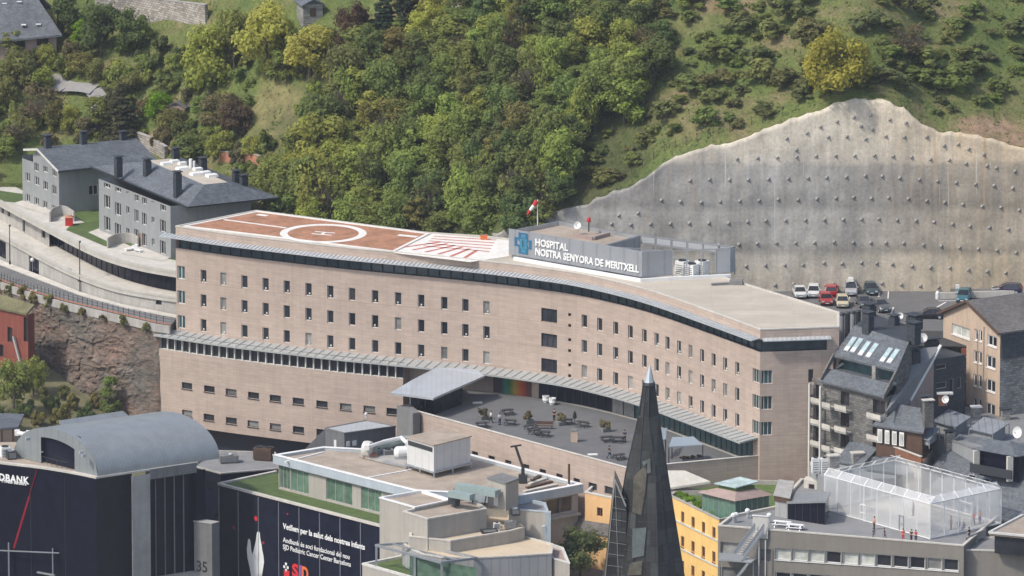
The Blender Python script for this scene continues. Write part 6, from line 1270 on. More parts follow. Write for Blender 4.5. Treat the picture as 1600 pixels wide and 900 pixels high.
# lower wing and sand roof at the right edge
SW = thing('low_wing', 'low taupe wing with a sand-coloured roof and a railed balcony at the right edge', 'building', (*G(1560, 880, 6), -18)); zs = 13.2
wp = [G(1506, 858, zs), G(1640, 862, zs), G(1660, 838, zs), G(1530, 838, zs)]; block(SW, wp, -18, zs - .1, 'render_taupe', 'membrane', 'concrete_pale', {}, par=.2)
sp4 = [G(1546, 833, zs + 2.6), G(1640, 842, zs + 2.6), G(1660, 800, zs + 2.6), G(1598, 806, zs + 2.6)]; b = MB(); b.slab([(*p, zs + 2.6) for p in sp4], .3); b.build('sand_roof', [M['roof_gravel'], M['concrete_pale']], SW); q = inset(sp4, .5); b = MB(); b.prism(q, zs - .2, zs + 2.29); b.build('glazed_wall', M['pane'], SW)
b = MB()
for (a, c_) in ((0, 1), (3, 0)):
    A4, C4 = Vector(sp4[a]), Vector(sp4[c_]); b.bar((*A4, zs + 2.7), (*C4, zs + 2.7), .35, .25)
b.build('roof_edge', M['offwhite'], SW); b = MB(); A4, C4 = Vector(G(1553, 857, zs)), Vector(G(1640, 861, zs)); b.bar((*A4, zs + 1.0), (*C4, zs + 1.0), .06, .06)
for k in range(12): p = A4.lerp(C4, k / 11); b.box((p.x, p.y, zs + .5), (.04, .04, 1.0))
b.build('railing', M['steel'], SW); b = MB(); b.bar((*G(1508, 852, zs), zs + .5), (*G(1540, 838, zs), zs + .5), .12, 1.1); b.build('side_parapet', M['concrete'], SW)
vent = None
# ---- yellow building with the glazed roof pavilion
YB = thing('yellow_house', 'yellow house with rows of small windows and a planted roof terrace beside the glass spire', 'house', (*G(1085, 900, 2), -18)); YZ = 12.
ya, yb = Vector(G(1046, 774, YZ)), Vector(G(1124, 812, YZ)); yu = (yb - ya).normalized(); yn = Vector((-yu.y, yu.x))
yp = [tuple(ya), tuple(yb), G(1212, 795, YZ), G(1240, 752, YZ), G(1080, 748, YZ)]; P = Path(yp[:2]); hs = []
for k in range(4):
    for j in range(3): hs.append(hwp(P, 1066.5 + k * 16.3, 808 + k * 8 + j * 38.2, .95, 1.5, 8) + (dict(fm='wood', pm='pane', nx=1, sill=1, fw=.14),))
block(YB, yp, -18, YZ, 'render_yellow', 'lawn', 'render_beige', {0: hs}, par=.5, pt=.3)
b = MB()
for dz in (3.0, 6.6): o = P.at(0, .06), P.at(P.L - .001, .06); b.bar((*o[0], YZ - dz), (*o[1], YZ - dz), .12, .22)
b.build('string_course', M['offwhite'], YB)
zp_ = 14.6; pe = [G(1089, 769, zp_), G(1148, 783.5, zp_), G(1209, 773, zp_), G(1165, 756, zp_)]; pr = [G(1120, 761, zp_ + 1.0), G(1150, 767, zp_ + 1.0), G(1182, 762, zp_ + 1.0), G(1156, 755.5, zp_ + 1.0)]; pt4 = [(*p, zp_ + .9) for p in pr]
GP_ = thing('glass_pavilion', 'green glazed roof pavilion with a pinkish tiled roof on the yellow house', 'pavilion', (*pe[0], YZ)); b = MB()
for i in range(4): j = (i + 1) % 4; b.face([(*pe[i], zp_), (*pe[j], zp_), pt4[j], pt4[i]])
b.face([(*p, zp_) for p in reversed(pe)]); b.build('tiled_roof', M['render_pink'], GP_); b = MB(); gi = inset(pe, .5); b.prism(gi, YZ - .4, zp_ - .01); b.build('glazing', M['green_glass'], GP_)
b = MB()
for i in range(4):
    A4, C4 = Vector(gi[i]), Vector(gi[(i + 1) % 4])
    for k in range(6): p = A4.lerp(C4, k / 6); b.box((p.x, p.y, (YZ + zp_) / 2 - .2), (.12, .12, zp_ - YZ + .3))
b.build('mullion', M['duct_green'], GP_); l0 = inset(pr, .15); b = MB(); b.prism(l0, zp_ + .8, zp_ + 1.3); b.build('lantern_base', M['lawn'], GP_); b = MB(); l1 = inset(pr, -.2); b.slab([(*p, zp_ + 1.55 + (.0 if i < 2 else .35)) for i, p in enumerate(l1)], .15); b.build('lantern_roof', M['sky_pane'], GP_)
hd = thing('roof_hedge', 'strip of shrubs on the roof terrace of the yellow house', 'hedge', (*G(1075, 780, YZ), YZ)); HEDGES = [(hd, G(1056, 776, YZ), G(1112, 803, YZ), 1.0, YZ - .4)]
# ramp roof and pale slab between terrace wall and yellow house
t = thing('pale_roof', 'pale sloping slab roof between the spire and the terrace wall', 'roof', (*G(1080, 750, 12), 8)); q = [Vector(G3(px, py, z)) for px, py, z in ((1030, 765, 12.5), (1046, 762, 12.6), (1110, 752, 13.4), (1070, 735, 14.5), (1030, 735, 14.5))]; b = MB(); b.slab(q, .3); b.build('slab', M['concrete_pale'], t); b = MB(); b.prism([(p.x, p.y) for p in q], 2, 12.1); b.build('wall', M['render_beige'], t)
# ---- glass spire
SPY = -150.; SP = thing('glass_spire', 'dark glass spire with a silver needle tip in front of the hospital', 'tower', (*D(1003, 900, SPY)[:1], SPY, -18))
def sp3(px, py, dy=0): x, z = D(px, py, SPY + dy); return Vector((x, SPY + dy, z))
lv = [(575, 1015, 1015, 1015, 0), ]
B = [(596, 1006, 1014, 1022), (650, 998, 1013, 1029), (740, 978, 1024, 1043), (900, 944 + 8, 1028, 1069), (1150, 915, 1034, 1108)]
def sec(py, l, m_, r_):                 # seven-sided section, crease at m_
    L_, M_, R_ = sp3(l, py), sp3(m_, py), sp3(r_, py); w_ = (R_ - L_).length; cy_ = SPY; c = (L_ + R_) / 2
    q1 = L_.lerp(M_, .45)
    return [L_ + Vector((0, w_ * .10, 0)), q1 + Vector((0, -w_ * .30, 0)), M_ + Vector((0, -w_ * .34, 0)), R_ + Vector((0, w_ * .02, 0)), R_.lerp(M_, .4) + Vector((0, w_ * .5, 0)), L_.lerp(M_, .4) + Vector((0, w_ * .5, 0))]
S_ = [sec(*q) for q in B]; b = MB(); fr = MB()
for A4, C4 in zip(S_, S_[1:]):
    for i in range(6): j = (i + 1) % 6; b.face([C4[i], C4[j], A4[j], A4[i]])
sb = b.build('glass_body', M['spire_glass'], SP)
for A4, C4, kk in zip(S_, S_[1:], (3, 4, 7, 9)):
    for i in range(6): fr.tube(A4[i], C4[i], .09, n=5)
    for k in range(kk):
        for i in (0, 1, 2): 
            a, c_ = A4[i].lerp(C4[i], k / kk), A4[i + 1].lerp(C4[i + 1], k / kk); fr.tube(a, c_, .03, n=4)
    for i in (0, 1, 2): fr.tube(A4[i].lerp(A4[i + 1], .5), C4[i].lerp(C4[i + 1], .5), .04, n=4)
fr.build('spire_frame', M['steel_dark'], SP)
tb = sp3(1014, 597); tp_ = sp3(1015.5, 569); b = MB(); b.tube(tb, tp_, .72, n=8, r2=.02); b.build('needle_tip', M['galv'], SP); b = MB(); b.tube(tb - Vector((0, 0, .35)), tb + Vector((0, 0, .02)), .85, n=8, r2=.72); b.build('collar', M['steel_dark'], SP)
# side gable as a glazed bay; reflections on the facets painted as flat patches
b = MB(); ga_ = [sp3(961, 750, -1), sp3(979, 792, -1), sp3(979, 900, -1), sp3(946, 900, -1)]; gc_ = [ga_[3], ga_[2], sp3(979, 1150, -1), sp3(895, 1150, -1)]
for q in (ga_, gc_): b.face(q[::-1]); b.face([p + Vector((0, 6, 0)) for p in q])
for a, c_ in ((ga_[0], ga_[3]), (gc_[0], gc_[3]), (ga_[1], ga_[0])): b.face([a, c_, c_ + Vector((0, 6, 0)), a + Vector((0, 6, 0))])
sg_ = b.build('side_gable', M['spire_glass'], SP); b = MB()
for k in range(9): y_ = 775 + k * 18; b.tube(sp3(tab(y_, [(750, 961), (900, 946)]), y_, -1.1), sp3(978, y_ + 4, -1.1), .022, n=4)
b.tube(sp3(961, 750, -1.1), sp3(966, 900, -1.1), .025, n=5); b.tube(sp3(961, 750, -1.1), sp3(946, 900, -1.1), .04, n=5); b.tube(sp3(961, 750, -1.1), sp3(978, 791, -1.1), .12, n=5); b.build('gable_frame', M['concrete'], sg_)
def patch(name, m_, pts):               # thin opaque patch on the left main facet, coloured like a reflection
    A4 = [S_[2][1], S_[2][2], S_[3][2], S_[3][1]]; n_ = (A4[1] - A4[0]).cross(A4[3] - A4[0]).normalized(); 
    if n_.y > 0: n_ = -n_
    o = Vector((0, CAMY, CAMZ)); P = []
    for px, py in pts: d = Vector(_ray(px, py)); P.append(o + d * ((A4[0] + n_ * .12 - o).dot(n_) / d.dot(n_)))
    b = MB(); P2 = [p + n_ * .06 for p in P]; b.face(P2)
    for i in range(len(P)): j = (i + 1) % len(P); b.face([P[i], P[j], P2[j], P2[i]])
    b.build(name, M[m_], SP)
patch('reflection_patch', 'reflect_pale', [(988, 826), (1010, 824), (1006, 868), (988, 872)]); patch('reflection_patch', 'reflect_brown', [(990, 745), (1012, 722), (1008, 770), (1002, 805), (988, 800)]); patch('reflection_patch', 'reflect_brown', [(984, 880), (1004, 876), (1002, 898), (980, 899)])
patch('reflection_patch', 'reflect_pale', [(1003, 722), (1016, 716), (1017, 738), (1012, 740)])
# ---- orange house and dark roof beside the spire
OH = thing('orange_house', 'orange house corner with one brown window and a dark lean-to roof', 'house', (*G(930, 800, 6), -18)); oz = 11.2
oa, ob = Vector(G(914, 769, oz)), Vector(G(962, 779, oz)); op = Path([oa, ob]); h = hwp(op, 937, 800, 1.0, 1.2, 5); block(OH, [tuple(oa), tuple(ob), tuple(ob + Vector((2, 7))), tuple(oa + Vector((2, 7)))], -18, oz, 'render_orange', 'roof_gravel', 'offwhite', {0: [h + (dict(fm='wood', pm='pane', nx=1),)]})
b = MB(); q = [Vector(G3(px, py, z)) for px, py, z in ((893, 826, 6.0), (952, 838, 6.0), (953, 817, 7.6), (905, 806, 7.6))]; b.slab(q, .2); b.build('lean_to_roof', M['slate_brown'], OH); b = MB(); b.wall(Path([G(895, 828, 5.8), G(953, 840, 5.8)]), -18, 5.8); b.build('lower_wall', M['render_orange'], OH)
# ---- office block in the centre: tiers
OF = thing('office_block', 'pale stepped office block with brown gravel roofs, white fascias and a green roof strip', 'office building', (*G(640, 900, -5), -18)); Z0 = 12.
A0, B0, C0_, D0, E0_, F0 = (Vector(G(px, py, Z0)) for px, py in ((429, 712.5), (648, 768), (812, 776), (909, 758), (736, 712), (506, 700)))
mp = [tuple(p) for p in (A0, B0, C0_, D0, E0_, F0)]
b = MB(); b.face([(*p, Z0 - .25) for p in inset(mp, .3)]); b.build('roof', M['roof_gravel'], OF)
fa = MB(); o, i_ = inset(mp, -.15), inset(mp, .4)
for k in range(6):
    j = (k + 1) % 6; h_ = 1.05
    fa.hexa([(*o[k], Z0 - h_), (*o[j], Z0 - h_), (*i_[j], Z0 - h_), (*i_[k], Z0 - h_), (*o[k], Z0 + .12), (*o[j], Z0 + .12), (*i_[j], Z0 + .12), (*i_[k], Z0 + .12)])
fa.build('fascia', M['paleblue'], OF); cp = MB(); o2, i2 = inset(mp, -.2), inset(mp, .45)
for k in range(6): j = (k + 1) % 6; cp.hexa([(*o2[k], Z0 + .122), (*o2[j], Z0 + .122), (*i2[j], Z0 + .122), (*i2[k], Z0 + .122), (*o2[k], Z0 + .2), (*o2[j], Z0 + .2), (*i2[j], Z0 + .2), (*i2[k], Z0 + .2)])
cp.build('coping', M['white'], OF)
mi = inset(mp, .35); P = Path([mi[0], mi[1]]); hs = []
for px, w_ in ((445, 2.2), (466, 4.2), (530, 5.2), (580, 4.0)): s = P.spx(px, 7); hs.append((max(.1, s - w_ / 2), s + w_ / 2, Z0 - 4.4, Z0 - 1.3))
hs = [hs[0], (hs[0][1] + .15, hs[1][1], hs[1][2], hs[1][3])] + hs[2:]
w = MB(); w.wall(P, -6, Z0 - 1.06, hs, .2)
P2_ = Path([mi[2], mi[3]]); hs2 = [hwp(P2_, 865, 792, 2.4, 2.2, 6), hwp(P2_, 884, 788, 2.2, 2.2, 6)]; w.wall(P2_, -18, Z0 - 1.06, hs2, .2)
for k in (1, 3, 4, 5): w.wall(Path([mi[k], mi[(k + 1) % 6]]), -18, Z0 - 1.06)
w.build('wall', M['render_beige'], OF)
for h in hs: window(OF, P, h, .2, fm='concrete', pm='pane_green', nx=2)
for h in hs2: window(OF, P2_, h, .2, fm='concrete', pm='pane')
w = MB(); s_ = P2_.at(0, .4); e_ = P2_.at(P2_.L - .01, .4); w.bar((*s_, Z0 - 3.9), (*e_, Z0 - 3.9), .6, .3); w.build('ledge', M['concrete'], OF)
b = MB(); b.bar(G3(446, 722, Z0 - .2), G3(505, 707, Z0 - .2), .25, .2); b.build('roof_pipe', M['white'], OF); b = MB(); b.bar(G3(572, 747, Z0 - .2), G3(643, 734, Z0 - .2), .3, .16); b.build('roof_pipe', M['white'], OF)
# tier in front: low parapet roofs
def tier(name, P, z, wm, rm, cap, zb=-18, par=.3, pt=.3): return block(OF, [G(px, py, z) for px, py in P], zb, z, wm, rm, cap, {}, par=par, pt=pt, name=name + '_wall', roofname=name + '_roof')
tier('bay', [(593, 777.5), (648, 793), (706, 781), (659, 766)], 12.15, 'render_beige', 'roof_gravel', 'white')
tier('stair', [(630, 799), (668, 811), (760, 795), (735, 776), (700, 782)], 11.9, 'render_beige', 'roof_gravel', 'concrete_pale')
tier('ledge', [(640, 838), (704, 845), (796, 830), (820, 824), (790, 800), (640, 812)], 9.2, 'render_beige', 'roof_sand', 'concrete_pale')
zc_ = 7.6; arc = [(628, 848), (640, 857), (660, 866), (690, 871), (740, 872), (800, 869), (862, 865), (864, 850), (820, 838), (700, 838), (645, 838)]
tier('round', arc, zc_, 'siding', 'roof_sand', 'concrete_pale', par=.12)
tier('side', [(862, 872), (890, 880), (880, 856), (850, 846)], 6.8, 'render_beige', 'render_pink', 'offwhite')
b = MB(); q = [G3(810, 778, Z0 - .3), G3(856, 796, Z0 - .3)]; cpt2 = tier('corner', [(795, 795), (857, 800), (852, 786), (812, 776.5)], 11.2, 'render_beige', 'membrane', 'paleblue')
x_, y_ = G(856, 798, 11.2); b.bar((x_, y_ - .5, 11.2), (x_, y_ - .6, 2), .8, .8); b.bar((x_ - .6, y_ - .8, 9.3), (x_ - .1, y_ - .6, 7.2), .5, .5); b.build('white_duct', M['paleblue'], OF)
# pergola and green court in the corner
b = MB(); gz = 4.6; g4 = [G(566, 883, gz), G(680, 915, gz), G(740, 905, gz), G(640, 868, gz)]; b.prism(g4, -18, gz); b.build('court_wall', M['render_beige'], OF); b = MB(); b.face([(*p, gz + .01) for p in inset(g4, .5)]); stuff(b.build('green_roof', M['turf'], OF)); b = MB(); o, i_ = inset(g4, -.05), inset(g4, .4)
for k in range(4): j = (k + 1) % 4; b.hexa([(*o[k], gz + .003), (*o[j], gz + .003), (*i_[j], gz + .003), (*i_[k], gz + .003), (*o[k], gz + .3), (*o[j], gz + .3), (*i_[j], gz + .3), (*i_[k], gz + .3)])
b.build('court_coping', M['offwhite'], OF); b = MB(); zq = 7.7; pg = [G(587, 852, zq), G(690, 879, zq), G(745, 872, zq), G(640, 848, zq)]
for k in range(4): b.bar((*pg[k], zq), (*pg[(k + 1) % 4], zq), .3, .3)
b.bar((*Vector(pg[0]).lerp(Vector(pg[3]), .5), zq), (*Vector(pg[1]).lerp(Vector(pg[2]), .5), zq), .2, .2)
for px, py in ((588, 853), (648, 868), (690, 878)): x, y = G(px, py, zq); b.box((x, y, (gz + zq) / 2), (.3, .3, zq - gz))
b.build('pergola', M['steel'], OF); b = MB(); b.wall(Path([G(640, 866, zq), G(745, 885, zq)]), gz, zq - .2); b.build('court_glazing', M['pane_green'], OF)
# dark curtain-wall with poster
gz2 = Z0 - 4.55; q0, q1, q2 = Vector(G(342, 756, gz2)), Vector(G(597, 822, gz2)), Vector(G(432, 737, gz2)); gw = Path([q0, q1]); b = MB(); b.wall(gw, -18, gz2 - .25); b.wall(Path([q0 + (q2 - q0), q0]), -18, gz2 - .25); cw = b.build('curtain_wall', M['bank_glass'], OF)
b = MB(); sq = [tuple(q0), tuple(q1), tuple(q1 + Vector((5, 8))), tuple(q2)]; b.face([(*p, gz2 - .1) for p in inset(sq, .1)]); stuff(b.build('green_strip', M['turf'], OF))
b = MB(); b.bar((*q0, gz2), (*q1, gz2), .5, .3); b.bar((*q0, gz2), (*q2, gz2), .5, .3); u = (q1 - q0).normalized(); b.build('roof_edge', M['concrete_pale'], OF)
for k, px in enumerate((342.5, 373, 404.5, 436, 468, 500, 532, 564, 596)): s = gw.spx(px, 0) if k else .05; p = gw.at(min(s, gw.L - .03), .04); b = MB(); b.box((p.x, p.y, (gz2 - 18) / 2 - .2), (.1, .1, gz2 + 17.6), math.atan2(u.y, u.x)); b.build('glazing_bar', M['steel'], cw)
w = MB(); rr = [tuple(q1 - Vector((.05, -.05))), G(640, 826, gz2 + .3), G(660, 815, gz2 + .3)]; w.wall(Path([rr[0], G(650, 834, gz2 + .2)]), -18, gz2 + .15); w.build('end_wall', M['render_beige'], OF)
xd = Vector((u.x, u.y, 0)); UP = Vector((0, 0, 1)); gn_ = Vector((u.y, -u.x, 0))
def wpx(px, py, d=.06): s = gw.spx(px, 0); p = gw.at(s); return Vector((p.x, p.y, Zat(p.x, p.y, py))) + gn_ * d
def wlen(p0, p1): return gw.spx(p1, 0) - gw.spx(p0, 0)
text(cw, 'poster_lettering', "Vetllem per la salut dels nostres infants", wpx(443, 825.5), xd, UP, .78, 'sign_white', wlen(443, 571), .05, .022)
text(cw, 'poster_lettering', "Andbank és soci fundacional del nou", wpx(443, 846.5), xd, UP, .68, 'sign_white', wlen(443, 547), .05, .006)
text(cw, 'poster_lettering', "SJD Pediatric Cancer Center Barcelona", wpx(443, 857.5), xd, UP, .68, 'sign_white', wlen(443, 549), .05, .006)
text(cw, 'poster_emblem', "S", wpx(457, 899, .06), xd, UP, 1.7, 'logo_red', wlen(455, 465), .05, .04); text(cw, 'poster_emblem', "J", wpx(466, 901, .06), xd, UP, 1.7, 'logo_violet', wlen(465, 471), .05, .04); text(cw, 'poster_emblem', "D", wpx(472.5, 903.5, .06), xd, UP, 1.7, 'logo_orange', wlen(472, 482), .05, .04)
b = MB(); p = wpx(447.5, 886); 
for dx, dz in ((0, .45), (-.35, 0), (.35, 0), (0, -.45)): c = p + xd * dx + UP * dz; b.hexa([tuple(c + xd * a + UP * z + gn_ * d) for d in (.05, 0) for a, z in ((-.18, -.18), (.18, -.18), (.18, .18), (-.18, .18))])
b.build('poster_emblem', M['sign_white'], cw); b = MB(); c = wpx(449, 899); b.hexa([tuple(c + xd * a + UP * z + gn_ * d) for d in (.05, 0) for a, z in ((-.6, -.8), (.5, -.8), (.5, .7), (-.6, .7))]); b.build('poster_emblem', M['logo_red'], cw)
def disc(px, py, r_, m_): b = MB(); c = wpx(px, py); b.face([tuple(c + xd * r_ * math.cos(t) + UP * r_ * math.sin(t)) for t in [i * math.pi / 10 for i in range(20)]]); b.build('poster_dot', M[m_], cw)
disc(400.5, 810, .36, 'logo_red'); disc(366, 824, .25, 'line_red'); disc(412, 848, .2, 'line_red'); disc(450, 803, .16, 'line_red')
hand = [(393, 903), (390, 885), (387, 872), (386, 858), (388, 843), (390, 841), (392, 845), (393, 858), (394.5, 866), (396, 862), (400, 846), (402, 832), (404, 829.5), (406.5, 832), (407, 840), (409, 850), (410, 858), (412, 868), (413, 878), (411, 890), (409, 903)]
b = MB(); P = [wpx(px, py) for px, py in hand]; b.face(P); b.build('poster_hand', M['sign_white'], cw); b = MB()
for a, c_ in (((402.5, 868), (403.2, 886)), ((398, 866), (401, 875)), ((405, 862), (405.6, 876))): b.bar(wpx(*a, .065), wpx(*c_, .065), .05, .02)
b.build('poster_crease', M['concrete'], cw)
# ---- things on the office roof
t = thing('air_handler', 'large white air handling unit with a sand-coloured top on the office roof', 'air handling unit', (*G(685, 735, Z0), Z0 - .2)); hz = Z0 + .6; hq_ = [Vector(G(px, py, hz)) for px, py in ((636, 724), (678, 737), (735, 722.5), (693, 711))]; b = MB(); b.prism([tuple(p) for p in hq_], hz, hz + 3.6); b.build('casing', M['white_panel'], t); b = MB(); b.prism(inset([tuple(p) for p in hq_], -.15), hz + 3.6, hz + 3.75); b.build('lid', M['roof_gravel'], t); b = MB(); uu = (hq_[1] - hq_[0]).normalized(); nn = Vector((uu.y, -uu.x)); a, c_ = hq_[0] + uu * .3 + nn * .03, hq_[1] - uu * .3 + nn * .03; b.bar((*a, hz + 3.0), (*c_, hz + 3.0), .06, .62); b.build('louvre', M['steel_dark'], t); b = MB(); o = inset([tuple(p) for p in hq_], -.12)
for k in range(4): b.bar((*o[k], hz - .1), (*o[(k + 1) % 4], hz - .1), .22, .22)
for p in o + [tuple(Vector(o[1]).lerp(Vector(o[2]), .5)), tuple(Vector(o[0]).lerp(Vector(o[1]), .5))]: b.box((*p, (Z0 - .25 + hz) / 2 - .1), (.2, .2, hz - Z0 + .1))
b.build('support_frame', M['steel'], t)
def tube_thing(name, label, cat, P, r_, m_, caps=None):
    t = thing(name, label, cat, P[0]); b = MB(); b.pipe(P, r_, n=8); b.build('pipe', M[m_], t)
    for p in P[1:-1]: b = MB(); b.lathe(p, [(0, -r_ * 1.1), (r_ * .9, -r_ * .6), (r_ * 1.12, 0), (r_ * .9, r_ * .6), (0, r_ * 1.1)], n=8); b.build('joint', M[m_], t)
    for p in (P[0], P[-1]): b = MB(); b.box(p, (r_ * 2.4,) * 3); b.build('flange', M[m_], t)
    return t
tube_thing('duct', 'long white pipe bent over the plant beside the air handling unit', 'pipe', [G3(573, 699, Z0 + 1.6), G3(600, 690, Z0 + 1.6), G3(627, 684, Z0 + 1.6), G3(637, 693, Z0 + 1.4)], .28, 'white'); tube_thing('duct', 'pale green duct lying between the plant and the air handling unit', 'duct', [G3(583, 701, Z0 + .8), G3(610, 694, Z0 + .8), G3(634, 689, Z0 + .8)], .5, 'duct_green')
x, y = G(626, 707, Z0 + .9); t = thing('tank', 'round white tank beside the air handling unit', 'tank', (x, y, Z0)); b = MB(); b.lathe((x - .9, y, Z0 + .9), [(0, 0), (.55, .12), (.8, .4), (.8, 1.7), (.55, 2.0), (0, 2.1)], n=14, ax=(1, .3, 0)); b.build('vessel', M['white'], t); b = MB(); b.box((x, y, Z0 + .05), (1.6, .9, .5)); b.build('cradle', M['steel'], t)
x, y = G(574, 703, Z0 + .8); t = thing('fan_housing', 'pinkish round fan housing at the end of the roof plant', 'fan housing', (x, y, Z0)); b = MB(); b.lathe((x - .5, y, Z0 + .9), [(0, 0), (1.15, .05), (1.25, .5), (1.15, 1.1), (0, 1.2)], n=16, ax=(1, -.4, 0)); b.build('drum', M['offwhite'], t); b = MB(); b.box((x + .3, y - .3, Z0 + .1), (2.0, 1.2, .6), .2); b.build('base', M['terracotta'], t)
for i, (px, py, lab) in enumerate(((589, 711, 'flat grey box unit in front of the pinkish fan housing'), (606, 712, 'grey box unit between fan housing and white tank'))): machine('plant_unit', lab, 'plant unit', (*G(px, py, Z0 - .2), Z0 - .25), (1.5, 1.1, .8), .3, 'steel', fans=1)
t = thing('plant_deck', 'grey raised deck below the roof plant of the office block', 'deck', (*G(600, 712, Z0), Z0 - .25)); b = MB(); b.slab([G3(px, py, Z0 + .02) for px, py in ((560, 712), (600, 722), (640, 731), (690, 735), (640, 714), (575, 703))], .18); b.build('grating', M['concrete'], t); b = MB(); b.bar(G3(600, 722, Z0 + .0), G3(640, 731, Z0 + .0), .12, .3); b.build('edge', M['steel'], t)
# grey plant house against the hospital
t = thing('plant_house', 'low grey plant house with a pale roof between hospital and office block', 'building', (*G(540, 710, 6), 0)); z_ = 11.; pq = [G(508, 669, z_), G(538, 677, z_), G(618, 666, z_), G(572, 657, z_)]; block(t, pq, -6, z_, 'siding_dark', 'zinc_white', 'concrete_dark', {}, par=.02, pt=.15); b = MB(); a, c_ = Vector(pq[0]), Vector(pq[3]); dr_ = Vector((-2.8, .3)); b.face([(*a, z_ - .1), (*(a + dr_), z_ - 3), (*(a + dr_), -2), (*a, -2)][::-1]); b.face([(*a, z_ - .1), (*c_, z_ - .1), (*(c_ + dr_), z_ - 3), (*(a + dr_), z_ - 3)]); b.build('sloping_side', M['siding_dark'], t); b = MB(); p = Path(pq[:2]).at(1.8, .05); b.box((p.x + .4, p.y - .3, z_ - 2.4), (.7, .12, 2.2), -.6); b.build('door', M['white'], t); b = MB(); p = Path(pq[1:3]).at(1.6, .05); b.box((p.x, p.y, z_ - 1.6), (.6, .12, .7), .5); p = Path(pq[1:3]).at(.6, .05); b.box((p.x, p.y, z_ - 1.6), (.5, .12, .7), .5); b.build('vent_panel', M['white'], t)
x, y = G(572, 653, z_ + .1); b = MB(); b.tube((x, y, z_), (x, y, z_ + .5), .08); b.lathe((x, y, z_ + .5), [(0, 0), (.22, .1), (.22, .3), (0, .42)], n=8); b.build('roof_lamp', M['white'], t)
# roof stair house, ducts, solar rack, crane arm, chimney
t = thing('stair_house', 'grey roof stair house with a white door and a dark flat cap', 'stair house', (*G(790, 790, Z0), Z0 - .3)); pq = [G(762, 784, Z0), G(790, 793, Z0), G(810, 785, Z0), G(784, 777, Z0)]; b = MB(); b.prism(pq, Z0 - .5, Z0 + 3.2); b.build('wall', M['render_beige'], t); b = MB(); b.prism(inset(pq, -.12), Z0 + 3.2, Z0 + 3.4); b.build('cap', M['concrete_dark'], t); b = MB(); p = Path(pq[:2]).at(1.9, .05); d_ = Path(pq[:2]); v = d_.P[1] - d_.P[0]; b.box((p.x, p.y, Z0 + .95), (.85, .1, 2.2), math.atan2(v.y, v.x)); b.build('door', M['white'], t)
t = thing('cooling_plant', 'pale green cooling plant raised on dark legs in front of the stair house', 'cooling plant', (*G(735, 768, Z0), Z0 - .3)); b = MB(); b.bar(G3(715, 760, Z0 + 2.0), G3(778, 771, Z0 + 2.0), 1.3, .9); b.build('upper_casing', M['duct_green'], t); b = MB(); b.bar(G3(704, 771, Z0 + 1.6), G3(738, 777, Z0 + 1.6), 1.2, .8); b.build('lower_casing', M['duct_green'], t); b = MB()
for px, py in ((706, 780), (712, 783), (738, 782), (757, 786)): x, y = G(px, py, Z0); b.bar((x, y, Z0 - .3), (x + .3, y + .2, Z0 + 1.4), .16, .16)
b.bar(G3(704, 779, Z0 + .6), G3(715, 784, Z0 + .6), .8, 1.2); b.build('leg_frame', M['steel_dark'], t)
machine('plant_unit', 'small dark unit at the foot of the stair house', 'plant unit', (*G(805, 797, Z0 - .3), 11.), (1.2, 1.0, .7), .2, 'steel_dark', 'steel', 1)
t = thing('roof_rack', 'rows of low weathered planks laid on the office roof beside the parapet', 'roof rack', (*G(850, 765, Z0), Z0 - .25)); 
for k in range(5): b = MB(); b.bar(G3(815 + k * 4, 774 - k * 6, Z0 - .08), G3(872 - k * 8 + 6, 762 - k * 5, Z0 - .08), .55, .2); b.build('plank', M['concrete_pale' if k % 2 else 'wood_dark'], t)
t = thing('window_crane', 'dark jib crane leaning over the office roof', 'crane', (*G(817, 752, Z0), Z0 - .25)); x, y = G(817, 752, Z0); b = MB(); b.box((x, y, Z0 + .4), (1.2, 1.0, 1.1)); b.tube((x, y, Z0 + .9), (x, y, Z0 + 1.8), .25); b.build('base', M['steel_dark'], t); tipz = Zat(x - .9, y, 697); b = MB(); b.bar((x + .1, y, Z0 + 1.6), (x - 1.0, y, tipz), .28, .34); b.build('jib', M['steel_dark'], t); b = MB(); b.bar((x - 1.7, y, tipz - .1), (x - .2, y, tipz + .15), .22, .22); b.build('jib_head', M['steel_dark'], t); b = MB(); b.bar((x + .3, y, Z0 + .9), (x + 1.4, y - .2, Z0 + .5), .5, .3); b.build('counterweight', M['steel'], t)
t = thing('roof_flue', 'thin rusty brown flue pipe rising from the corner of the office roof', 'flue', (*G(889, 757, Z0), Z0)); x, y = G(889, 757, Z0); b = MB(); b.tube((x, y, Z0 - .3), (x, y, Zat(x, y, 725)), .16, n=8); b.build('pipe', M['wood_dark'], t); b = MB(); b.lathe((x, y, Z0 - .2), [(.4, 0), (.35, .15), (.18, .3)], n=8); b.build('flashing', M['steel'], t)
machine('air_conditioner', 'white air conditioner fan unit on the sand-coloured ledge roof', 'air conditioner', (*G(776, 828, 9.0), 8.95), (.9, .5, .9), .15, 'white', fans=1); machine('air_conditioner', 'dark flat condenser beside the white fan unit on the ledge roof', 'condenser', (*G(764, 832, 9.0), 8.95), (2.2, 1.1, .35), .25, 'steel_dark', 'steel', 0); machine('air_conditioner', 'dark condenser box at the corner of the ledge roof', 'condenser', (*G(798, 826, 9.0), 8.95), (1.6, .9, .9), .2, 'concrete_dark', 'steel', 1)
for px, py, z, lab in ((706, 752, Z0, 'white dome lamp behind the pale green plant'), (769, 752, Z0, 'white dome lamp behind the stair house'), (543, 732, Z0, 'small dark roof vent on the brown gravel')): pass
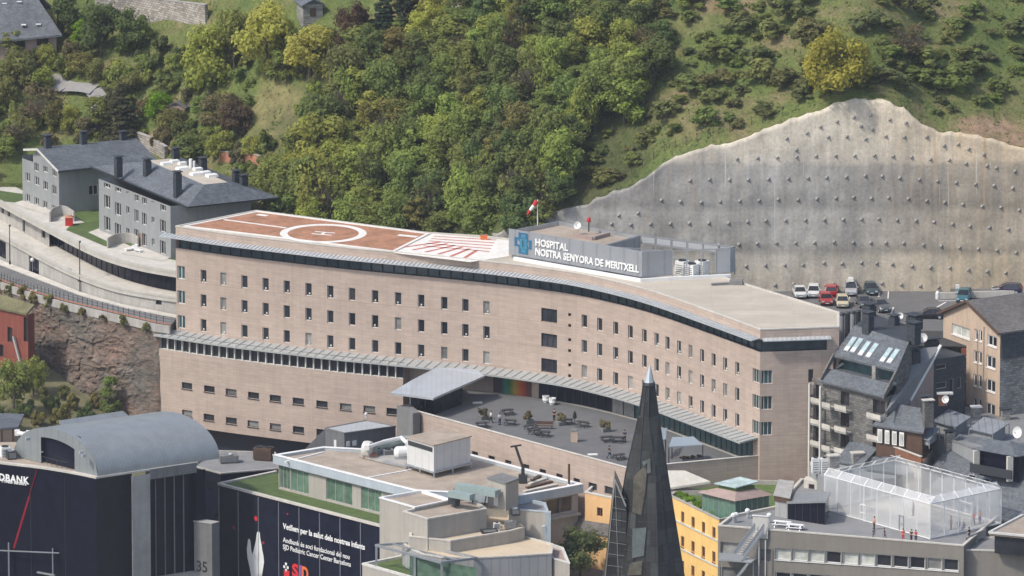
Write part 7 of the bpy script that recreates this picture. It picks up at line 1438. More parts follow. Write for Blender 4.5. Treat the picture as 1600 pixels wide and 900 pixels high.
# ---- bank: black glass front with a zinc barrel roof
BK = thing('bank_building', 'black glass bank building with a curved front and a grey zinc barrel roof', 'bank', (*G(150, 900, 0), -18)); bz_ = 13.
bc = Vector(G(150, 745, bz_)); fr_ = [Vector(G(px, py, bz_)) for px, py in ((-60, 712), (0, 722), (60, 729), (110, 737), (150, 745))]
fr_ = [Vector(p) for p in spline(fr_, 4)]; FP = Path(fr_); bd_ = Vector(G(305, 722, bz_)) - bc; bu = bd_.normalized(); bn = Vector((bu.y, -bu.x))
b = MB(); b.wall(FP, -18, bz_ - .25); SPth = Path([bc, bc + bu * 6.0]); b.wall(Path([bc, bc + bu * (wl := Path([bc, bc + bu * 30]).spx(206, bz_))]), -18, bz_ - .25)
gwall = b.build('glass_front', M['bank_glass'], BK)
BP = Path([bc, bc + bu * 34]); s1, s2_, s3_ = BP.spx(205, bz_), BP.spx(233, bz_), BP.spx(306, bz_)
b = MB(); b.wall(Path([BP.at(s1, .25), BP.at(s2_, .25)]), -18, bz_ - .6); b.wall(Path([BP.at(s2_, .25), BP.at(s2_, -1)]), -18, bz_ - .6); b.wall(Path([BP.at(s1, -.1), BP.at(s1, .25)]), -18, bz_ - .6); b.build('stone_pier', M['concrete'], BK)
b = MB(); b.wall(Path([BP.at(s2_, -1.), BP.at(s3_ + .3, -1.)]), -18, bz_ - .5); b.build('recessed_glazing', M['bank_glass'], BK); b = MB()
for k in range(1, 5): p = BP.at(lerp(s2_, s3_, k / 5), -.9); b.box((p.x, p.y, (bz_ - 18) / 2), (.14, .14, bz_ + 17), math.atan2(bu.y, bu.x))
b.build('glazing_bar', M['concrete_dark'], BK); b = MB(); p, q = BP.at(s2_ + .02, -.4), BP.at(s3_, -.4); b.bar((*p, bz_ - .75), (*q, bz_ - .75), 1.2, 1.4); b.build('lintel', M['concrete_dark'], BK); b = MB(); b.bar((*p, -3.3), (*q, -3.3), 1.2, 1.5); b.build('lower_lintel', M['concrete'], BK)
b = MB(); b.wall(Path([BP.at(s3_, 0), BP.at(s3_ + 1.5, 0)]), -18, bz_ - 1.2); b.wall(Path([BP.at(s3_, -1), BP.at(s3_, 0)]), -18, bz_ - 1.2); b.build('side_glazing', M['bank_glass'], BK)
# roof edge and flat roof
b = MB(); FPo = offset(fr_ + [bc + bu * 16], .15); FPi = offset(fr_ + [bc + bu * 16], -.5)
for i in range(len(FPo) - 1): b.hexa([(*FPo[i], bz_ - .24), (*FPo[i + 1], bz_ - .24), (*FPi[i + 1], bz_ - .24), (*FPi[i], bz_ - .24), (*FPo[i], bz_ + .02), (*FPo[i + 1], bz_ + .02), (*FPi[i + 1], bz_ + .02), (*FPi[i], bz_ + .02)])
b.build('roof_edge', M['concrete_pale'], BK); b = MB(); b.face([(p.x, p.y, bz_ - .1) for p in fr_] + [(*(bc + bu * 17), bz_ - .1), (*(G(22, 712, bz_) + bu.to_tuple()[:0] if 0 else (Vector(G(22, 712, bz_)) + bu * 16)), bz_ - .1), (*(Vector(G(-70, 690, bz_))), bz_ - .1)]); b.build('flat_roof', M['roof_gravel'], BK)
# barrel vault
be = Vector(G(22, 712, bz_)); bc2 = bc + bu * .3; W_ = (bc2 - be).length; wd_ = (bc2 - be).normalized(); al = Path([bc2, bc2 + bu * 40]).spx(343, bz_); rise = Zat(*be.lerp(bc2, .52), 671) - bz_
def arch(u, k): t = math.pi * (1 - u); e = .9; cx_, cz_ = math.cos(t), max(0, math.sin(t)); p = be.lerp(bc2, .5 + .5 * cx_) + bu * k; return Vector((p.x, p.y, bz_ + rise * (1 - .035 * k / 18) * cz_ ** .94))
nA = 28; b = MB()
for i in range(nA):
    for j in range(10): b.face([arch(i / nA, al * j / 10), arch(i / nA, al * (j + 1) / 10), arch((i + 1) / nA, al * (j + 1) / 10), arch((i + 1) / nA, al * j / 10)][::-1], 0, [(al * k / 10, i) for k in (j, j + 1, j + 1, j)][::-1], smooth=True)
vb = b.build('barrel_roof', M['zinc'], BK, weld=True)
# front arch face with its recess
ou = [(.20, .30), (.72, .30)]; b = MB(); pts = [arch(i / nA, 0.02) for i in range(nA + 1)]
def fpnt(u, z): p = be.lerp(bc2, u); return Vector((p.x, p.y, z))
def archz(u):
    best = min(range(201), key=lambda i: abs((arch(i / 200, 0).to_2d() - be).length / W_ - u)); return arch(best / 200, 0).z
ua, ub, steps = .33, .72, 16
for i in range(40):
    u0, u1 = i / 40, (i + 1) / 40; um = (u0 + u1) / 2; z0 = bz_ - .05
    if ua <= um <= ub: zt0, zt1 = archz(u0) - 1.35 - (u0 - ua) * .8, archz(u1) - 1.35 - (u1 - ua) * .8; b.face([fpnt(u0, zt0), fpnt(u1, zt1), fpnt(u1, archz(u1)), fpnt(u0, archz(u0))])
    else: b.face([fpnt(u0, z0), fpnt(u1, z0), fpnt(u1, archz(u1)), fpnt(u0, archz(u0))])
b.build('arch_face', M['zinc_face'], BK); b = MB(); off3 = Vector((*bu, 0)) * .7; b.face([fpnt(ua - .03, bz_ - .05) + off3, fpnt(ub + .03, bz_ - .05) + off3, fpnt(ub + .03, archz(ub)) + off3, fpnt(.5, archz(.5)) + off3, fpnt(ua - .03, archz(ua)) + off3]); b.build('recess_glazing', M['bank_glass'], BK)
b = MB(); a, c_ = fpnt(.36, bz_ + 1.0) - off3 * .5, fpnt(.66, bz_ + 1.0) - off3 * .5; b.bar(a, c_, .08, .08)
for k in range(6): p = a.lerp(c_, k / 5); b.box((p.x, p.y, bz_ + .5), (.06, .06, 1.0))
b.build('balustrade', M['steel_dark'], BK)
def on_vault(px, py):
    d = Vector(_ray(px, py)); o = Vector((0, CAMY, CAMZ)); t = 1240.
    while t < 1400:
        p = o + d * (t / d.y); q = p.to_2d() - be; k = q.dot(bu); u = q.dot(wd_) / W_
        if 0 < u < 1 and p.z <= archz(max(0, min(1, u - (bu.dot(wd_) * k / W_ if 0 else 0)))): return p
        t += .3
    return p
for px, py, w_ in ((127, 707, .5), (131, 712, .5), (172, 687, .45), (180, 692, .45), (43, 686, .6), (117, 707, .01)):
    if w_ < .1: continue
    p = on_vault(px, py); b = MB(); b.box((p.x, p.y - .1, p.z + .05), (w_, .4, .4), .5); b.build('spotlight', M['galv'], vb)
p = on_vault(181, 718); q_ = on_vault(190, 715); b = MB(); pts4 = [on_vault(px, py) + Vector((0, -.12, .12)) for px, py in ((175, 724), (191, 721), (187, 712), (171, 715))]; b.slab([tuple(x_) for x_ in pts4], .2); b.build('roof_window', M['bank_glass'], vb)
# raised panel line on the vault, far roof window
b = MB(); pl = [on_vault(px, py) + Vector((0, 0, .06)) for px, py in ((165, 683), (190, 679), (220, 674.5), (250, 670), (282, 664.5))]
for a, c_ in zip(pl, pl[1:]): b.bar(a, c_, .25, .18)
pl = [on_vault(px, py) + Vector((0, 0, .06)) for px, py in ((165, 683), (178, 700), (195, 722))]
b.build('roof_step', M['steel'], vb)
# rear penthouse roof behind the vault
b = MB(); q = [Vector(G3(px, py, z)) for px, py, z in ((98, 668, bz_ + 3.6), (204, 652, bz_ + 3.6), (192, 642, bz_ + 4.4), (92, 657, bz_ + 4.4))]; b.slab(q, .25); b.build('rear_roof', M['zinc'], BK); b = MB(); b.prism([(p.x, p.y) for p in q], bz_ - 1, bz_ + 3.3); b.build('rear_wall', M['metal_panel'], BK)
# bank lettering, slanted red line
def bpx(px, py, d=.05): s = FP.spx(px, bz_); p = FP.at(s, d); return Vector((p.x, p.y, Zat(p.x, p.y, py)))
sA = FP.spx(-16, bz_); pA_, pB_ = bpx(-22, 748), bpx(46, 759); xw = (bpx(46, 755) - bpx(-22, 745)); xw.z = 0
text(gwall, 'bank_lettering', "ANDBANK", Vector((*bpx(-22, 752).to_2d(), bpx(20, 753).z)) + Vector((0, -.25, 0)), xw, UP, .98, 'sign_white', xw.length, .06, .03, 1.1)
text(gwall, 'bank_lettering', "Private Bankers", bpx(4, 753.5, .2), xw, UP, .55, 'sign_white', xw.length * .56, .06, .012)
b = MB(); sg1 = [bpx(lerp(58, 20, k / 6), lerp(735, 857, k / 6), .04) for k in range(7)]
for a, c_ in zip(sg1, sg1[1:]): b.bar(a, c_, .26, .05)
b.build('red_line', M['line_red'], gwall)
b = MB(); 
for px, z0, z1, w_ in ((16, -8, 1.0, .18), (86, -8, -.6, .15)): p = bpx(px, 870, .8); b.box((p.x, p.y, -2), (w_, .3, 8), .0)
p, q = bpx(-20, 859, .9), bpx(97, 864, .9); b.bar(p, q, .25, .12); b.bar(bpx(62, 894, .9), bpx(90, 899, .9), .3, .2); b.build('entrance_frame', M['steel'], BK)
b = MB(); 
for k in range(1, 4): p = FP.at(FP.L * k / 4, .03); b.box((p.x, p.y, -3), (.07, .07, 30))
b.build('front_joint', M['steel_dark'], gwall)
# pylon with house number
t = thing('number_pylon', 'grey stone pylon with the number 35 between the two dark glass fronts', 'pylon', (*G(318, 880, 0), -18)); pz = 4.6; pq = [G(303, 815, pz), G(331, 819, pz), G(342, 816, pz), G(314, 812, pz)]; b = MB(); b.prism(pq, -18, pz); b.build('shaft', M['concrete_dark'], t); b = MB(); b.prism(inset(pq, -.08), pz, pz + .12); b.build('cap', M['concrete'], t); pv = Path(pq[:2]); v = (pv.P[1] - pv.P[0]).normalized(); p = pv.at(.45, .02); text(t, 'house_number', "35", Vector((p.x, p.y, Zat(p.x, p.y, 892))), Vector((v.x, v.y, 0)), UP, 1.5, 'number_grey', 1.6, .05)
# low roof between bank and office, small kiosk house at the left edge
t = thing('link_roof', 'low flat roof with clutter linking the bank and the office block', 'roof', (*G(360, 730, 5), -18)); pq = [G(300, 729, 6.5), G(345, 741, 6.5), G(440, 733, 6.5), G(430, 708, 6.5), G(330, 705, 6.5)]; block(t, pq, -18, 6.6, 'bank_glass', 'membrane', 'concrete', {}, par=.15)
machine('plant_unit', 'dark plant box at the end of the barrel roof', 'plant unit', (*G(357, 722, 6.5), 6.5), (2.6, 1.6, .9), .2, 'concrete_dark', 'steel', 1); machine('plant_unit', 'brownish jumble of plant on the low link roof', 'plant unit', (*G(412, 718, 6.5), 6.5), (2.6, 1.6, 1.6), -.3, 'wood_dark', 'steel_dark', 2)
PK = thing('pink_house', 'small pinkish house with a blue-grey roof behind the bank at the left edge', 'house', (*G(10, 720, 8), 0)); kq = [G(-40, 672, 14.5), G(27, 667, 14.5), G(36, 652, 14.5), G(-30, 650, 14.5)]; b = MB(); b.prism(inset(kq, .5), 2, 14.3); b.build('wall', M['render_tan'], PK); b = MB(); b.slab([(*p, 14.55 + (.4 if i > 1 else 0)) for i, p in enumerate(inset(kq, -.15))], .3); b.build('roof', M['slate'], PK)
p = Path(inset(kq, .5)[:2]); b = MB()
for px in (3, 20): s = p.spx(px, 12); q = p.at(min(s, p.L - .01), .06); b.box((q.x, q.y, 11), (.18, .12, 6.6), .1)
b.build('timber_post', M['wood'], PK)
machine('plant_unit', 'pale plant unit on the flat bank roof next to the pinkish house', 'plant unit', (*G(8, 713, bz_), bz_ - .1), (1.3, 1.2, 1.3), .3, 'white', 'steel_dark', 1); machine('plant_unit', 'dark plant unit on the flat bank roof in front of the arch', 'plant unit', (*G(18, 716, bz_), bz_ - .1), (1.3, 1.2, 1.0), .3, 'steel_dark', 'steel', 1)
tube_thing('duct', 'two-bend white roof pipe between pinkish house and barrel roof', 'pipe', [G3(27, 676, 14), G3(36, 678, 14), G3(45, 677, 14)], .3, 'white')
b = MB(); b.prism([G(850, 915, 1), G(958, 915, 1), G(958, 862, 1), G(878, 862, 1)], -17.9, 1); struct(b.build('courtyard', M['paving']))
# forecourt sheet under the hospital
b = MB(); b.face([(-60, -60, -1), (20, -60, -1), (20, -20, -1), (-60, -20, -1)]); struct(b.build('forecourt', M['asphalt']))
# ================================================================== VEGETATION
def crown_mesh(seed, w_, h_, lobes, per, ls, flat=.0, kind='broad'):
    r = random.Random(seed); b = MB(); L = []
    if kind == 'cone':
        for k in range(lobes):
            t = (k + .5) / lobes; z = h_ * t; R_ = w_ / 2 * (1 - t) ** .85 + .12
            for q in range(max(4, int(9 * (1 - t)) + 3)): a = r.uniform(0, 6.28); L.append((R_ * .72 * math.cos(a) * r.uniform(.6, 1), R_ * .72 * math.sin(a) * r.uniform(.6, 1), z - .12 * R_, R_ * .42, .28))
        per = max(12, per // 6)
    else:
        for k in range(lobes):
            a = r.uniform(0, 6.28); t = r.random() ** .75; ph = r.uniform(.0, 1.0)
            rr = w_ / 2 * r.uniform(.42, .72) * math.sqrt(max(.05, 1 - (ph * 1.25 - .45) ** 2 / .9)); L.append((rr * math.cos(a), rr * math.sin(a), h_ * (.12 + .72 * ph), min(w_, h_) * r.uniform(.15, .25), r.uniform(.65, .95)))
        L.append((0, 0, h_ * .5, min(w_, h_) * .30, .9))
    for (x, y, z, R_, fz) in L:
        for q in range(per):
            while True:
                v = Vector((r.uniform(-1, 1), r.uniform(-1, 1), r.uniform(-1, 1)))
                if .02 < v.length < 1: break
            v = v.normalized() * (r.random() ** .42) * (1 + .34 * r.gauss(0, .55)); p = Vector((x + v.x * R_, y + v.y * R_, z + v.z * R_ * fz)); s = ls * r.uniform(.6, 1.25)
            n = (v + Vector((r.gauss(0, .34), r.gauss(0, .34), r.gauss(.35, .34)))).normalized(); t = n.orthogonal().normalized(); t.rotate(Matrix.Rotation(r.uniform(0, 6.28), 3, n)); u = n.cross(t); k = r.uniform(.45, .8)
            b.face([p - t * s, p + u * s * k, p + t * s, p - u * s * k])
    return b
def trunk_mesh(seed, h_, th, r0, limbs=5, spread=1.6):
    r = random.Random(seed); b = MB(); P = [Vector((0, 0, -.6)), Vector((r.uniform(-.1, .1), r.uniform(-.1, .1), th * .5)), Vector((r.uniform(-.25, .25), r.uniform(-.25, .25), th)), Vector((r.uniform(-.4, .4), r.uniform(-.4, .4), h_ * .8))]
    for i, (a, c) in enumerate(zip(P, P[1:])): b.tube(a, c, r0 * (1 - .26 * i), n=7, r2=r0 * (1 - .26 * (i + 1)))
    for k in range(limbs): a = k * 6.28 / limbs + r.uniform(-.4, .4); s = P[2].lerp(P[3], r.uniform(0, .5)); m_ = s + Vector((math.cos(a) * spread * .6, math.sin(a) * spread * .6, h_ * .12)); e = m_ + Vector((math.cos(a) * spread * .7, math.sin(a) * spread * .7, h_ * .16)); b.tube(s, m_, r0 * .38, n=5, r2=r0 * .25); b.tube(m_, e, r0 * .25, n=5, r2=r0 * .08)
    return b
def twig_mesh(seed, w_, h_):
    r = random.Random(seed); b = MB()
    def br(p, d, l, rad, k):
        e = p + d * l; b.tube(p, e, rad, n=4, r2=rad * .6, caps=False)
        if k:
            for q in range(4 if k > 1 else 5): nd = (d + Vector((r.gauss(0, .55), r.gauss(0, .55), r.gauss(.1, .3)))).normalized(); br(p.lerp(e, r.uniform(.5, 1)), nd, l * r.uniform(.55, .8), rad * .55, k - 1)
    for q in range(5): a = r.uniform(0, 6.28); br(Vector((0, 0, -.3)), Vector((math.cos(a) * .4, math.sin(a) * .4, 1)).normalized(), h_ * .36, .11, 3)
    return b
PROTO = {}
def proto(key, cb, tb, crownmat, name='tree', woody='trunk', crown='crown'):
    t = bpy.data.objects.new(name, None); ORG[t.name] = (0, 0, 0); t.name = name; COL.objects.link(t); ORG[t.name] = (0, 0, 0)
    cb.build(crown, M[crownmat], t); tb.build(woody, M['bark'], t); PROTO[key] = [t, False]
for i in range(5): proto('broad%d' % i, crown_mesh(20 + i, 7.4, 7.2, 15 + i, 190, .29), trunk_mesh(i, 8, 2.2, .26), 'leaf_mid', 'broadleaf_tree')
for i in range(2): proto('tall%d' % i, crown_mesh(40 + i, 5.2, 9.2, 16, 190, .28), trunk_mesh(9 + i, 10, 2.6, .22), 'leaf_mid', 'slender_tree')
for i in range(2): proto('cone%d' % i, crown_mesh(50 + i, 5.6, 10, 15, 170, .33, kind='cone'), trunk_mesh(15 + i, 10, 3, .22, 3, .6), 'leaf_conifer', 'conifer')
for i in range(4): proto('shrub%d' % i, crown_mesh(60 + i, 4.0, 2.6, 9, 110, .26), trunk_mesh(22 + i, 2.0, .5, .09, 5, .7), 'leaf_hedge', 'shrub', 'stems', 'foliage')
proto('oak0', crown_mesh(91, 11, 8.4, 24, 230, .30), trunk_mesh(30, 8, 1.8, .34), 'leaf_oak', 'broadleaf_tree')
proto('bare0', crown_mesh(77, 5.2, 5.0, 14, 34, .26), twig_mesh(3, 5, 6), 'leaf_grey', 'bare_tree', 'branches', 'sparse_leaves')
BASE = {'broad': (7.4, 9.0), 'tall': (5.2, 11.), 'cone': (5.6, 10.6), 'shrub': (4.2, 2.8), 'bare': (5.4, 6.), 'oak': (11.2, 9.4)}
for k_, (t, _) in PROTO.items():
    up = {'broad': 1.2, 'tall': 1.3, 'cone': .7, 'shrub': .15, 'bare': 1.1, 'oak': .3}[k_[:-1]]
    for ch in t.children:
        if 'crown' in ch.name or 'leaves' in ch.name or 'foliage' in ch.name: ch.data.transform(Matrix.Translation((0, 0, up)))
def plant(kind, x, y, z, w_m, h_m, leaf, label, cat, group=None):
    keys = [k for k in PROTO if k.startswith(kind)]; k_ = rnd.choice(keys); t, used = PROTO[k_]; bw, bh = BASE[kind]
    mats = {'crown': M[leaf], 'foliage': M[leaf], 'sparse_leaves': M[leaf]}
    if not used: PROTO[k_][1] = True; o = t; o.location = (x, y, z); o.rotation_euler = (0, 0, rnd.uniform(0, 6.28)); o.scale = (w_m / bw, w_m / bw, h_m / bh)
    else: o = dup(t, (x, y, z), rnd.uniform(0, 6.28), scale=(w_m / bw, w_m / bw, h_m / bh))
    for ch in o.children:
        st = ch.name.split('.')[0]
        if st in mats: ch.material_slots[0].link = 'OBJECT'; ch.material_slots[0].material = mats[st]
    o['label'] = label; o['category'] = cat
    if group: o['group'] = group
    elif 'group' in o: del o['group']
    return o
def ptree(kind, px, base, wpx, hpx, leaf, label, cat='tree', group=None):
    x, y, z = H(px, base); return plant(kind, x, y, z - .15, wpx / 11., hpx / 10.2, leaf, label, cat, group)
ONE = [('broad', 158, 92, 78, 100, 'leaf_dark', 'large dark tree directly right of the slate-roofed chalet'), ('broad', 207, 84, 66, 78, 'leaf_dark', 'dark rounded tree below the pale stone wall'), ('broad', 104, 58, 60, 78, 'leaf_dark', 'dark tree behind the eave of the slate-roofed chalet'),
 ('tall', 124, 78, 30, 58, 'leaf_bright', 'narrow bright green tree in front of the dark trees by the chalet'), ('shrub', 112, 88, 30, 26, 'leaf_bright', 'bright green bush at the chalet corner'), ('broad', 30, 142, 84, 72, 'leaf_olive', 'olive-green tree in front of the chalet wall'), ('broad', 8, 170, 60, 60, 'leaf_olive', 'olive tree cut by the frame edge below the chalet'),
 ('bare', 62, 195, 86, 70, 'leaf_grey', 'grey leafless shrubby tree beside the lane'), ('bare', 30, 225, 70, 55, 'leaf_olive', 'thin grey-green tree above the gabled grey house'), ('cone', 190, 222, 84, 92, 'leaf_cedar', 'dark brownish cedar above the gabled grey house'), ('broad', 247, 192, 52, 56, 'leaf_bright', 'round bright green tree beside the brown garden shed'),
 ('broad', 330, 150, 92, 128, 'leaf_light', 'big fresh-green tree below the end of the stone wall'), ('broad', 366, 120, 74, 120, 'leaf_mid', 'mid-green tree between the fresh-green tree and the yellow-green ones'), ('broad', 415, 118, 104, 130, 'leaf_yellow', 'large yellow-green tree at the top, left of the grey-roofed hut'), ('broad', 484, 122, 96, 96, 'leaf_yellow', 'yellow-green tree in front of the grey-roofed hut'),
 ('broad', 345, 208, 70, 74, 'leaf_grey', 'dark greyish tree below the fresh-green tree'), ('broad', 300, 150, 56, 52, 'leaf_dark', 'dark tree just above the brown garden shed'), ('broad', 372, 215, 60, 66, 'leaf_brown', 'brown-grey bare-looking tree left of the dry grass clearing'), ('broad', 551, 92, 66, 96, 'leaf_brown', 'reddish brown tree beside the dark conifers at the top'),
 ('cone', 600, 72, 66, 100, 'leaf_conifer', 'blackish conifer right of the reddish brown tree'), ('cone', 632, 60, 60, 90, 'leaf_conifer', 'blackish conifer left of the small white structure'), ('tall', 584, 78, 34, 46, 'leaf_bright', 'small bright tree in front of the blackish conifers'), ('broad', 655, 78, 54, 70, 'leaf_yellow', 'yellow-green tree below the small white structure'),
 ('broad', 500, 262, 98, 100, 'leaf_light', 'light green tree right of the dry grass clearing'), ('broad', 466, 300, 76, 62, 'leaf_mid', 'green tree beside the low reddish brown wall'), ('broad', 300, 258, 74, 56, 'leaf_mid', 'green tree directly above the hipped grey house'), ('broad', 345, 250, 58, 50, 'leaf_light', 'light green tree at the left end of the low reddish brown wall'),
 ('tall', 575, 232, 44, 80, 'leaf_olive', 'pale olive tree standing out of the thicket above the helipad'), ('oak', 1312, 148, 128, 108, 'leaf_oak', 'wide golden yellow oak standing at the crest of the concrete wall'),
 ('bare', 840, 318, 54, 64, 'leaf_grey', 'pale bare tree at the lower edge of the wood near the windsock'), ('bare', 1010, 110, 60, 70, 'leaf_brown', 'brown leafless tree on the slope above the wall'), ('broad', 870, 322, 64, 60, 'leaf_dark', 'dark green tree next to the thin pale pole'), ('bare', 795, 120, 60, 80, 'leaf_brown', 'brown bare tree high in the middle of the wood'), ('bare', 1420, 92, 70, 60, 'leaf_grey', 'grey leafless tree just right of the golden oak')]
for a in ONE: ptree(*a)
GT = [(20, 90), (75, 112), (128, 118), (222, 128), (275, 120), (205, 150), (150, 205), (110, 215), (270, 205), (318, 190), (10, 250), (85, 200), (255, 150), (395, 250), (420, 285), (440, 130), (60, 150), (150, 135), (330, 232)]
for i_, (px, py) in enumerate(GT): ptree('broad' if i_ % 3 else 'tall', px, py, rnd.uniform(36, 58), rnd.uniform(40, 62), ('leaf_mid', 'leaf_light', 'leaf_olive')[i_ % 3], ('mid green garden tree among the bushes above the grey houses', 'light green garden tree among the bushes above the grey houses', 'olive green garden tree among the bushes above the grey houses')[i_ % 3], 'tree', 'garden trees above the grey houses')
# the wood above the helipad
def far(P, px, py, dx, dy): return all(((px - a) / dx) ** 2 + ((py - b_) / dy) ** 2 > 1 for a, b_ in P)
def in_wood(px, py):
    r_ = tab(py, [(0, 1010), (60, 1030), (130, 1030), (190, 985), (240, 900), (300, 880), (365, 840)]); l_ = tab(py, [(0, 640), (100, 560), (140, 520), (200, 530), (260, 460), (330, 420), (375, 430)])
    return l_ < px < r_
pts = []; tries = 0
while len(pts) < 150 and tries < 9000:
    tries += 1; px, py = rnd.uniform(420, 1040), rnd.uniform(24, 382)
    if in_wood(px, py) and far(pts, px, py, 34, 20): pts.append((px, py))
WG = 'trees of the wood above the hospital'
for px, py in sorted(pts, key=lambda q: q[1]):
    n_ = noise.noise((px * .012, py * .02, 4)) + rnd.gauss(0, .18); h_ = rnd.choice((rnd.uniform(46, 66), rnd.uniform(66, 92), rnd.uniform(84, 112))) * (1 if py > 120 else .82)
    if px < 600 and py > 170: n_ += .42
    u_ = rnd.random(); kind = 'broad' if u_ < .62 else ('tall' if u_ < .88 else 'bare')
    if n_ > .22: leaf, lab = 'leaf_light', 'light green tree in the wood on the slope above the hospital'
    elif n_ > -.12: leaf, lab = 'leaf_mid', 'mid green tree in the wood on the slope above the hospital'
    elif n_ > -.36: leaf, lab = 'leaf_dark', 'dark green tree in the wood on the slope above the hospital'
    else: leaf, lab = 'leaf_olive', 'olive-brown tree in the wood on the slope above the hospital'
    ptree(kind, px, py, rnd.uniform(54, 84) * (.72 if kind == 'tall' else 1), h_, leaf, lab, 'tree', WG)
# bushes
pts = []; tries = 0
def bush_ok(px, py): return px > 880 and py < tab(px, [(880, 318), (980, 285), (1080, 228), (1180, 200), (1280, 165), (1340, 146), (1400, 155), (1450, 190), (1600, 222)]) - 5 and not in_wood(px, py + 6)
while len(pts) < 118 and tries < 9000:
    tries += 1; px, py = rnd.uniform(880, 1625), rnd.uniform(-10, 300)
    if bush_ok(px, py) and far(pts, px, py, 24, 11) and far([(1310, 120)], px, py, 50, 30): pts.append((px, py))
for px, py in pts:
    u = noise.noise((px * .01, py * .02, 8)) + rnd.gauss(0, .2); big_ = rnd.random()
    leaf, lab = ('leaf_mid', 'dark green bush on the grassy slope above the anchored wall') if u < -.12 else (('leaf_scrub', 'mid green bush on the grassy slope above the anchored wall') if u < .22 else ('leaf_heath', 'grey-brown bush on the grassy slope above the anchored wall'))
    w_ = rnd.uniform(28, 56) + 34 * (big_ > .72); ptree('shrub', px, py, w_, w_ * rnd.uniform(.3, .5), leaf, lab, 'bush', 'bushes of the slope above the wall')
pts = []; tries = 0
while len(pts) < 120 and tries < 9000:
    tries += 1; px, py = rnd.uniform(-20, 520), rnd.uniform(60, 335)
    ok = py < tab(px, [(-20, 300), (30, 255), (60, 236), (240, 240), (420, 300), (520, 345)]) and not (395 < px < 470 and 130 < py < 225) and not (30 < px < 165 and 122 < py < 185)
    if ok and far(pts, px, py, 21, 11) and not in_wood(px, py): pts.append((px, py))
for px, py in pts:
    u = rnd.random(); leaf, lab = ('leaf_mid', 'mid green garden bush above the grey houses') if u < .4 else (('leaf_hedge', 'dark green garden bush above the grey houses') if u < .65 else (('leaf_light', 'light green garden bush above the grey houses') if u < .88 else ('leaf_grey', 'grey-brown garden bush above the grey houses')))
    w_ = rnd.uniform(26, 52); ptree('shrub', px, py, w_, w_ * rnd.uniform(.6, .95), leaf, lab, 'bush', 'garden bushes above the grey houses')
# plants by the road cut and in the city
def gtree(kind, px, py, z, wpx, hpx, leaf, label, cat='tree', group=None): x, y = G(px, py, z); return plant(kind, x, y, z - .1, wpx / 11., hpx / 10.5, leaf, label, cat, group)
gtree('broad', 22, 648, LZ(22, 648), 70, 96, 'leaf_mid', 'green tree below the red house at the left edge'); gtree('broad', 52, 618, LZ(52, 618), 50, 70, 'leaf_light', 'light green tree growing against the rock cut'); gtree('tall', 172, 655, LZ(172, 655), 36, 78, 'leaf_mid', 'slender green tree at the foot of the rock cut'); gtree('broad', 5, 690, LZ(5, 690), 60, 60, 'leaf_dark', 'dark tree at the left edge below the red house')
for i, (px, py, w_) in enumerate(((80, 648, 44), (110, 640, 36), (140, 650, 30), (205, 648, 34), (232, 642, 30), (62, 668, 40), (40, 655, 44), (95, 662, 40), (125, 668, 36), (150, 636, 30), (185, 664, 36), (70, 630, 34), (215, 632, 26), (100, 625, 30), (20, 672, 40), (238, 620, 24), (165, 615, 22))): gtree('shrub', px, py, LZ(px, py), w_, w_ * .8, 'leaf_olive' if i % 2 else 'leaf_hedge', 'olive bush on the slope at the foot of the rock cut' if i % 2 else 'dark bush on the slope at the foot of the rock cut', 'bush', 'bushes at the foot of the rock cut')
for i, (px, w_) in enumerate(((60, 26), (98, 22), (150, 24), (178, 28), (215, 24), (243, 26), (1, 18), (2, 20), (3, 16), (4, 22), (5, 19))): x, y, z = pzs(rout, CLE * (.28 + .068 * i)); plant('shrub', x, y - 1.0, z - 1.2, w_ / 11, w_ / 13, 'leaf_olive', 'small olive bush rooted in the top of the rock cut', 'bush', 'bushes in the top of the rock cut')
gtree('broad', 908, 905, 1, 80, 84, 'leaf_dark', 'dark green tree between the office block and the glass spire'); gtree('broad', 884, 880, 1, 40, 52, 'leaf_mid', 'greener tree beside the white duct of the office block')
for i, (px, py) in enumerate(((1392, 704), (1405, 700), (1418, 708), (1430, 712), (1384, 694))): gtree('shrub', px, py, 18.2, 17, 17, 'leaf_brown' if i % 2 else 'leaf_hedge', 'reddish potted shrub on the timber roof terrace' if i % 2 else 'green potted shrub on the timber roof terrace', 'potted plant', 'potted shrubs on the timber roof terrace')
for (t, p, q, w_, z) in HEDGES:
    b = MB()
    for k in range(9): b2_ = crown_mesh(90 + k, 1.5, 1.2, 5, 60, .16); c = Vector(p).lerp(Vector(q), k / 8); b.v += []; 
    for k in range(9):
        b2_ = crown_mesh(90 + k, 1.6, 1.2, 5, 60, .17); c = Vector(p).lerp(Vector(q), k / 8) + Vector((.6, .5))
        for f_ in b2_.f: b.face([(b2_.v[i][0] + c.x, b2_.v[i][1] + c.y, b2_.v[i][2] + z) for i in f_])
    b.build('foliage', M['leaf_bright'], t); b = MB(); a, c = Vector(p) + Vector((.6, .5)), Vector(q) + Vector((.6, .5)); b.bar((*a, z + .15), (*c, z + .15), .6, .3); b.build('trough', M['concrete'], t)
